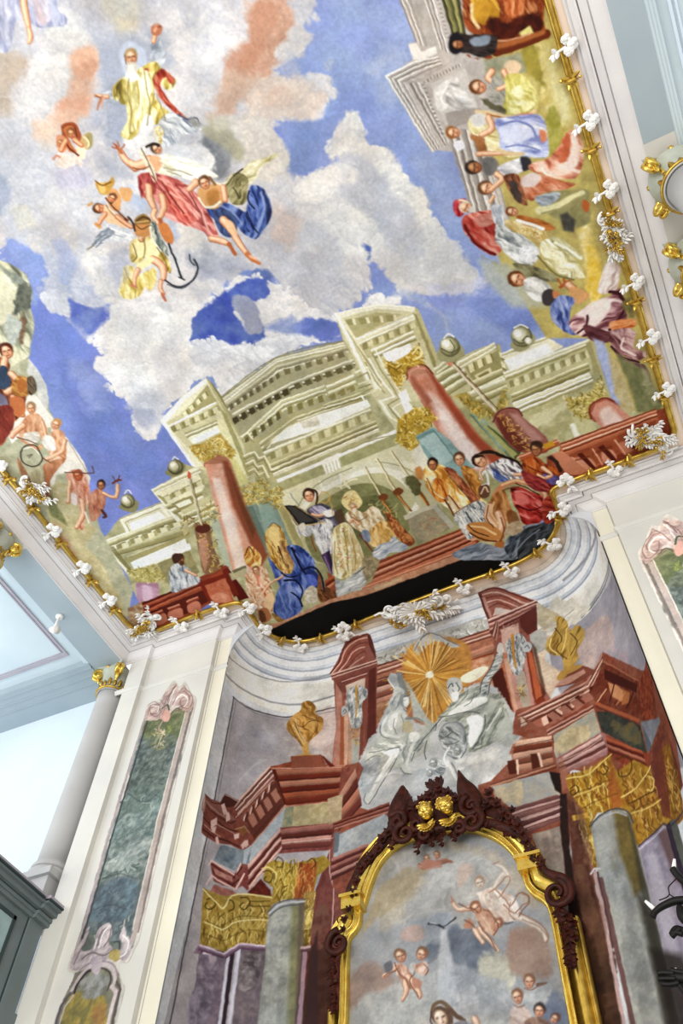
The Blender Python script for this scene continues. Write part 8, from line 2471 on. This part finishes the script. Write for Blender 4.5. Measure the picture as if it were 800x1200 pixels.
# flowing stems
for pts in ([(476,927),(474,944),(466,958),(458,966),(462,976)],[(540,909),(546,926),(558,940),(562,954),(552,960)],[(634,1012),(640,1022),(652,1028),(662,1036),(664,1050),(656,1058)],[(564,960),(580,966),(596,972),(606,980)],[(484,958),(494,966),(508,972),(520,970),(534,964)]):
    bm = bmesh.new(); tube(bm, [ap(x, y, .17) for x, y in spline(pts, 4)], [.03+.045*math.sin(math.pi*(i+.5)/(len(pts)*4-3)) for i in range((len(pts)-1)*4+1)], 7); obj('carved_stem', bm, M_wood, altar, True)
rr = random.Random(9)
def rosette(bm, c, R):
    for k in range(6):
        a = k*1.047+rr.random()*.4; leaf(bm, c, Vector((math.cos(a), -.2, math.sin(a))), TN, R, R*.75, .35)
    blob(bm, c+Vector((0,-.05,0)), R*.3, 1)
for x, y, R in ((448,984,.11),(444,995,.10),(436,1004,.10),(424,1018,.12),(418,1034,.10),(415,1047,.10),(409,1066,.07),(404,1078,.07),(402,1090,.07),(455,976,.1),(430,1010,.09),
                (573,930,.1),(571,943,.1),(582,942,.1),(590,954,.11),(598,962,.1),(607,968,.13),(612,978,.11),(617,987,.11),(622,998,.11),(627,1006,.09),(634,1011,.09),(634,1016,.07),(600,950,.08),
                (504,932,.11),(514,924,.1),(524,930,.11),(534,936,.1),(486,946,.1),(494,938,.1),(510,938,.1),(546,936,.08),(486,976,.1),(536,978,.08),(562,952,.1)):
    bm = bmesh.new(); rosette(bm, ap(x, y, .18), R); obj('carved_rosette', bm, M_wood, altar)
for x, y, dx, dz, L in ((494,984,-.3,-1,.25),(504,980,.2,-1,.2),(516,978,.1,-1,.22),(530,974,.2,-1,.2),(468,984,-.8,-.8,.2),(478,950,.3,1,.2),(520,966,0,-1,.2),(516,922,0,1,.14),(508,924,-.6,1,.13),(560,968,1,-.4,.22),(576,964,1,-.5,.22),(590,976,1,-.8,.2)): bm = bmesh.new(); acanthus(bm, ap(x, y, .15), (dx,0,dz), TN, L, .12, 4); obj('carved_leaf', bm, M_wood, altar)
bm = bmesh.new()
for x, y, L in ((391,1118,.3),(389,1134,.28),(392,1150,.26),(390,1164,.2),(391,1174,.16)): acanthus(bm, ap(x, y, .12), (.15*(-1)**int(L*100),0,-1), TN, L, .12, 4); blob(bm, ap(x+1, y, .15), .05, 1)
obj('carved_pendant', bm, M_wood, altar); bm = bmesh.new()
for x, y, L in ((654,1064,.34),(662,1070,.34),(668,1078,.3),(664,1088,.3),(666,1104,.24),(667,1116,.18),(668,1122,.14)): acanthus(bm, ap(x, y, .16), (.1,0,-1), TN, L, .14, 4); blob(bm, ap(x, y, .18), .05, 1)
obj('carved_pendant', bm, M_wood, altar)
# two gilt cherub heads with winged collars
def cherub_head(px, py, tilt, wx, wy):
    bm = bmesh.new(); c = ap(px, py, .34); R = .135
    rot = Matrix.Rotation(tilt, 3, 'Y') @ Matrix.Rotation(.5, 3, 'X')
    Q = lambda x, y, z: c + rot @ Vector((x*R, y*R, z*R))
    blob(bm, c, R, 3, (.84,.95,1.05), 0, rot)
    blob(bm, Q(-.35,-.72,-.3), R*.34, 2); blob(bm, Q(.35,-.72,-.3), R*.34, 2); blob(bm, Q(0,-.85,-.72), R*.22, 2)          # cheeks, chin
    tube(bm, [Q(0,-.9,.12), Q(0,-1.08,-.18)], [R*.09,R*.17], 7); blob(bm, Q(0,-.98,-.45), R*.13, 1, (1.5,.7,.6), 0, rot)       # nose, lips
    for s in (-1,1):
        tube(bm, [Q(.55*s,-.72,.2), Q(.3*s,-.9,.3), Q(.12*s,-.9,.18)], R*.07, 6)                                           # brows
        blob(bm, Q(.3*s,-.84,.08), R*.12, 1, (1.3,.7,.8), 0, rot); blob(bm, Q(.84*s,-.1,-.05), R*.2, 1, (.5,.8,1.2), 0, rot)     # eyes, ears
    obj_h = bm; 
    h = empty('cherub_head', c); h.parent = altar; h.location = c-altar.location; h['label'] = 'gilt cherub head'
    obj('face', bm, M_goldb, h, True)
    bm = bmesh.new(); r2 = random.Random(int(px))
    for k in range(26):
        a = r2.random()*6.28; e = .2+r2.random()*.9; x, y, z = math.cos(a)*math.cos(e), -.2+math.sin(a)*math.cos(e), math.sin(e)
        if y < -.45 and z < .6: continue
        scroll(bm, Q(x*.95,y*.95,z*1.05), rot @ Vector((1,0,0)), rot @ Vector((0,-.5,.8)), R*.2, 1, r2.random()*6, R*.09, n=8)
    obj('hair', bm, M_goldb, h, True)
    bm = bmesh.new(); cc_ = ap(wx, wy, .22)
    for k in range(9):
        a = math.pi*(1.02+.12*k); leaf(bm, cc_+Vector((0,0,.06)), Vector((math.cos(a)*.9,-.15,math.sin(a)*.9)), TN, .17, .10, .25)
        leaf(bm, cc_+Vector((0,-.03,.06)), Vector((math.cos(a+.15),-.2,math.sin(a+.15))), TN, .15, .09, .3)
    obj('winged_collar', bm, M_goldb, h, True)
def _pl(o): return o
cherub_head(499, 950, .12, 501, 971); cherub_head(522, 944, -.3, 527, 965)
# ================= gallery columns with white and gilt capitals =================
def make_column(name, label, cx, cy, r, zbot, group=None, ztop=ZB):
    t = empty(name, (cx, cy, zbot)); tag(t, label, 'column', group)
    bm = bmesh.new(); zc = ztop-.62
    pr = [(r*1.0, zbot+.22)]+[(r*(1-.06*k/8), zbot+.22+(zc-zbot-.22)*k/8) for k in range(9)]+[(r*1.02,zc-.10),(r*1.08,zc-.07),(r*1.08,zc-.03),(r*.98,zc)]
    lathe(bm, (cx,cy,0), pr, 40); obj('shaft', bm, M_shaft, t, True)
    bm = bmesh.new(); lathe(bm, (cx,cy,0), [(r*1.0,zbot+.25),(r*1.12,zbot+.22),(r*1.22,zbot+.17),(r*1.22,zbot+.12),(r*1.1,zbot+.10),(r*1.3,zbot+.07),(r*1.3,zbot)], 40); box(bm, cx-r*1.3,cx+r*1.3,cy-r*1.3,cy+r*1.3,zbot-.12,zbot)
    if zbot > 5: box(bm, cx-r*1.05,cx+r*1.05,cy-r*1.05,cy+r*1.05,zbot-.78,zbot-.12); obj('base', bm, M_shaft, t)
    cap = empty('capital', (0,0,0)); cap.parent = t; cap.location = (0,0,zc-zbot)
    # bell
    bm = bmesh.new(); lathe(bm, (cx,cy,0), [(r*.94,zc-.01),(r*.96,zc+.1),(r*1.0,zc+.25),(r*1.1,zc+.38),(r*1.26,zc+.46),(r*1.26,zc+.49)], 36); obj('bell', bm, M_bell, cap, True)
    # abacus with four hollow sides
    bm = bmesh.new(); A = r*1.62; P = []
    for k in range(4):
        a0 = math.pi/4+k*math.pi/2; c0 = (A*math.cos(a0), A*math.sin(a0)); c1 = (A*math.cos(a0+math.pi/2), A*math.sin(a0+math.pi/2))
        for i in range(9):
            u = i/9; m = 1-.22*math.sin(math.pi*u); P.append(((c0[0]*(1-u)+c1[0]*u)*m, (c0[1]*(1-u)+c1[1]*u)*m))
    lv = [[bm.verts.new((cx+x*s, cy+y*s, z)) for x, y in P] for s, z in ((.93,zc+.47),(.96,zc+.50),(1.0,zc+.52),(1.0,zc+.60),(1.03,zc+.62))]
    for a, b in zip(lv, lv[1:]):
        for i in range(len(P)): bm.faces.new((a[i], a[(i+1)%len(P)], b[(i+1)%len(P)], b[i]))
    bm.faces.new(lv[0]); bm.faces.new(lv[-1]); obj('abacus', bm, M_bell, cap)
    bm = bmesh.new(); n = len(P); tube(bm, [(cx+P[i%n][0]*.98, cy+P[i%n][1]*.98, zc+.505) for i in range(n+1)], .03, 6, cap=False); obj('gilt_edge', bm, M_gold, cap, True)
    for k in range(4):
        a = math.pi/4+k*math.pi/2; d = Vector((math.cos(a), math.sin(a), 0)); q = Vector((-d.y, d.x, 0)); c = Vector((cx,cy,zc+.38))+d*r*1.38
        bm = bmesh.new()
        for s in (-.05, .05): scroll(bm, c+q*s, d, E2, .12, 1.6, 2.2, .045, n=20, sgn=-1)
        blob(bm, c, .085, 2, (1,1,1)); tube(bm, [c+Vector((0,0,.1))-d*.1, Vector((cx,cy,zc+.3))+d*r*1.0, Vector((cx,cy,zc+.12))+d*r], [.05,.04,.02], 7)
        leaf(bm, c+Vector((0,0,-.05)), Vector((0,0,-1))-d*.5, d, .2, .12, .2); obj('volute', bm, M_goldb, cap, True)
    bm = bmesh.new()
    for k in range(16):
        a = k*math.pi/8; d = Vector((math.cos(a), math.sin(a), 0)); leaf(bm, Vector((cx,cy,zc+.03))+d*r*.96, (d.x*.1,d.y*.1,1), d, .13+.05*(k%2), .09, .18)
    tube(bm, [(cx+r*1.1*math.cos(a), cy+r*1.1*math.sin(a), zc-.05) for a in np.linspace(0, 6.2832, 37)], .028, 8, cap=False)
    for k in range(4):
        a = k*math.pi/2; d = Vector((math.cos(a), math.sin(a), 0)); c = Vector((cx,cy,zc+.5))+d*r*1.2; blob(bm, c, .05, 1)
    obj('acanthus_leaves', bm, M_gold, cap, True)
    return t
bpy.context.view_layer.update()
make_column('gallery_column', 'tall grey column with gold-scrolled capital against the left pier, on a square base', -10.25, 9.52, .27, 7.98)
make_column('gallery_column', 'column with gold volutes cut by the left picture edge', -10.33, 5.55, .29, 7.98)
make_column('gallery_column', 'grey column with gilt scrolled capital, nearer of the right-hand pair', 2.72, 4.42, .33, FLOOR+.12)
make_column('gallery_column', 'grey column with gilt scrolled capital, farther of the right-hand pair, beside the frame cluster', 2.70, 5.72, .33, FLOOR+.12)

# ================= grey-green gallery parapet =================
par = empty('gallery_parapet', (-9.9, 7.0, 4.0)); tag(par, 'grey-green panelled gallery parapet with moulded top against the left pier', 'parapet')
bm = bmesh.new(); box(bm, -9.94,-9.86,3.0,9.38,5.6,7.1); obj('body', bm, M_green, par)
bm = bmesh.new(); box(bm, -9.9,-9.82,9.06,9.36,5.6,7.05); obj('end_pilaster', bm, M_green, par)
bm = bmesh.new()
for x, z0, z1 in ((-9.80,7.0,7.06),(-9.77,7.06,7.11),(-9.70,7.13,7.2),(-9.64,7.2,7.26)): box(bm, -9.94, x, 2.95, 9.06, z0, z1); box(bm, -9.94, x+.06, 9.06, 9.40, z0, z1)
obj('top_moulding', bm, M_green, par)
bm = bmesh.new(); box(bm, -9.94,-9.62,2.95,9.08,7.26,7.31); box(bm, -9.94,-9.56,9.06,9.42,7.26,7.31); obj('coping', bm, M_rose, par)
bm = bmesh.new(); box(bm, -9.94,-9.77,2.95,9.38,7.11,7.135); box(bm, -9.85,-9.765,9.06,9.38,7.11,7.135); box(bm, -9.94,-9.845,2.95,9.38,5.74,5.77); box(bm, -9.862,-9.855,9.03,9.06,5.77,7.0); box(bm, -9.94,-9.60,2.95,9.0,7.235,7.262); box(bm, -9.8,-9.55,9.06,9.4,7.235,7.262); obj('shade_and_joint_line', bm, M_greend, par)  # dark strips stand in for shadow lines under the coping; also the pilaster joint
bm = bmesh.new(); box(bm, -9.94,-9.80,2.95,9.4,5.5,5.74); obj('bottom_moulding', bm, M_green, par)
for k in range(2):
    y1 = 8.8-3.0*k; y0 = y1-2.3; bm = bmesh.new()
    for a, b, c_, d in ((y0,y1,6.82,6.88),(y0,y1,5.9,5.96),(y0,y0+.06,5.9,6.88),(y1-.06,y1,5.9,6.88)): box(bm, -9.87,-9.835,a,b,c_,d)
    p = obj('panel_frame', bm, M_greend, par); bm = bmesh.new(); box(bm, -9.87,-9.85,y0+.05,y1-.05,5.95,6.83); obj('panel', bm, M_greenl, par)
# gallery floor slab carrying the columns
bm = bmesh.new(); box(bm, -15.5,-9.98,-3.5,9.39,6.95,7.2); struct('floor_gallery_left', bm, M_icew)

# ================= spot lamp hanging under the left beam =================
c = atz(70, 722, ZB); lamp = empty('spot_lamp', c); tag(lamp, 'small white spot lamp on a short rod under the blue beam', 'lamp')
bm = bmesh.new(); lathe(bm, (c.x,c.y,c.z), [(.0,0),(.075,0),(.075,-.04),(.05,-.06),(0,-.06)], 24); obj('mounting_plate', bm, M_white, lamp, True)
bm = bmesh.new(); tube(bm, [c+Vector((0,0,-.05)), c+Vector((0,0,-.36))], .026, 12); obj('rod', bm, M_white, lamp, True)
bm = bmesh.new(); h = c+Vector((0,0,-.42)); tube(bm, [h+Vector((-.07,0,.05)), h+Vector((.02,0,0)), h+Vector((.10,0,-.03))], [.05,.075,.09], 18); obj('lamp_head', bm, M_white, lamp, True)

# ================= dark candelabrum at the right edge =================
YC = 8.0
P = lambda x, y, d=0: aty(x, y, YC-d)
cand = empty('candelabrum', (P(850,1100).x, YC, FLOOR)); tag(cand, 'blackened candelabrum with curved arms and white candles, cut by the right picture edge', 'candelabrum')
bm = bmesh.new(); c = P(850,1100); tube(bm, [(c.x,YC,FLOOR),(c.x,YC,FLOOR+.3),(c.x,YC,c.z+.9)], [.2,.05,.03], 12); lathe(bm, (c.x,YC,FLOOR), [(.45,0),(.45,.05),(.3,.12),(.1,.3),(.05,.4)], 28); obj('stand', bm, M_iron, cand, True)
for pts, w in (([(764,1075),(768,1068),(780,1060),(800,1055),(850,1060)],(.035,.03,.035,.04,.04)),([(788,1018),(794,1026),(806,1036),(850,1060)],(.035,.035,.04,.04)),([(786,1096),(792,1090),(802,1092),(850,1110)],(.025,.04,.04,.04)),([(796,1062),(800,1074),(812,1082),(850,1090)],(.03,.05,.05,.05)),([(772,1147),(790,1146),(810,1147),(850,1140)],(.03,.05,.06,.06))):
    bm = bmesh.new(); Q = spline([P(*q) for q in pts], 5); tube(bm, Q, list(np.interp(np.linspace(0,1,len(Q)), np.linspace(0,1,len(w)), w)), 8); obj('arm', bm, M_iron, cand, True)
for pts in ([(770,1141),(778,1140),(790,1141)],[(771,1147),(780,1147),(792,1147)],[(775,1153),(784,1154),(796,1152)],[(786,1137),(794,1139),(802,1140)],[(787,1098),(792,1092),(797,1088)],[(786,1094),(793,1093),(800,1095)],[(796,1155),(800,1160),(806,1170)]): bm = bmesh.new(); tube(bm, spline([P(*q, .03) for q in pts], 4), .026, 7); obj('iron_leaf', bm, M_iron, cand, True)
for a, b in (((756,1056),(767,1066)),((790,1007),(789,1021)),((791,1135),(792,1141))):
    p0, p1 = P(*b), P(*a); bm = bmesh.new(); tube(bm, [p0, p0*.5+p1*.5, p1], [.022,.02,.014], 10); cn = obj('candle', bm, M_wax, cand, True); cn['label'] = 'white candle'
bm = bmesh.new(); tube(bm, spline([P(*q) for q in ((772,1055),(780,1052),(784,1048),(783,1040),(788,1034),(792,1030))], 5), .006, 5); tube(bm, spline([P(*q) for q in ((784,1048),(790,1052),(796,1056))], 5), .006, 5); obj('wire', bm, M_iron, cand)
# ================= camera, light =================
WORLD, EXPO = 1.1, 0.0
cam = bpy.data.cameras.new('camera'); cam.sensor_fit = 'VERTICAL'; cam.sensor_height = 36; cam.lens = FOC/1200*36; cam.clip_end = 200
co = bpy.data.objects.new('camera', cam); COL.objects.link(co)
co.matrix_world = Matrix([[MC[0,0],-MC[1,0],-MC[2,0],0],[MC[0,1],-MC[1,1],-MC[2,1],0],[MC[0,2],-MC[1,2],-MC[2,2],0],[0,0,0,1]])
bpy.context.scene.camera = co
sc = bpy.context.scene
w = bpy.data.worlds.new('daylight'); sc.world = w; w.use_nodes = True
w.node_tree.nodes['Background'].inputs[0].default_value = (.98,.985,1,1); w.node_tree.nodes['Background'].inputs[1].default_value = WORLD
sc.view_settings.view_transform = 'Standard'; sc.view_settings.look = 'None'; sc.view_settings.gamma = 1; sc.view_settings.exposure = EXPO
sc.view_settings.use_curve_mapping = False
sc.cycles.max_bounces = 6; sc.cycles.diffuse_bounces = 4
def area(name, loc, target, sx, sy, power, col):
    l = bpy.data.lights.new(name, 'AREA'); l.shape = 'RECTANGLE'; l.size = sx; l.size_y = sy; l.energy = power; l.color = col
    o = bpy.data.objects.new(name, l); COL.objects.link(o); o.location = loc
    o.rotation_euler = (Vector(target)-Vector(loc)).to_track_quat('-Z','Y').to_euler(); return o

area('nave_window_light', (-3.8,-9.0,4.5), (-3.8,9,8.5), 10, 7, 1900, (1,.985,.95))
area('gallery_window_light', (-14.8,3,10.0), (2.4,4.5,12.3), 9, 3.5, 380, (.93,.97,1))
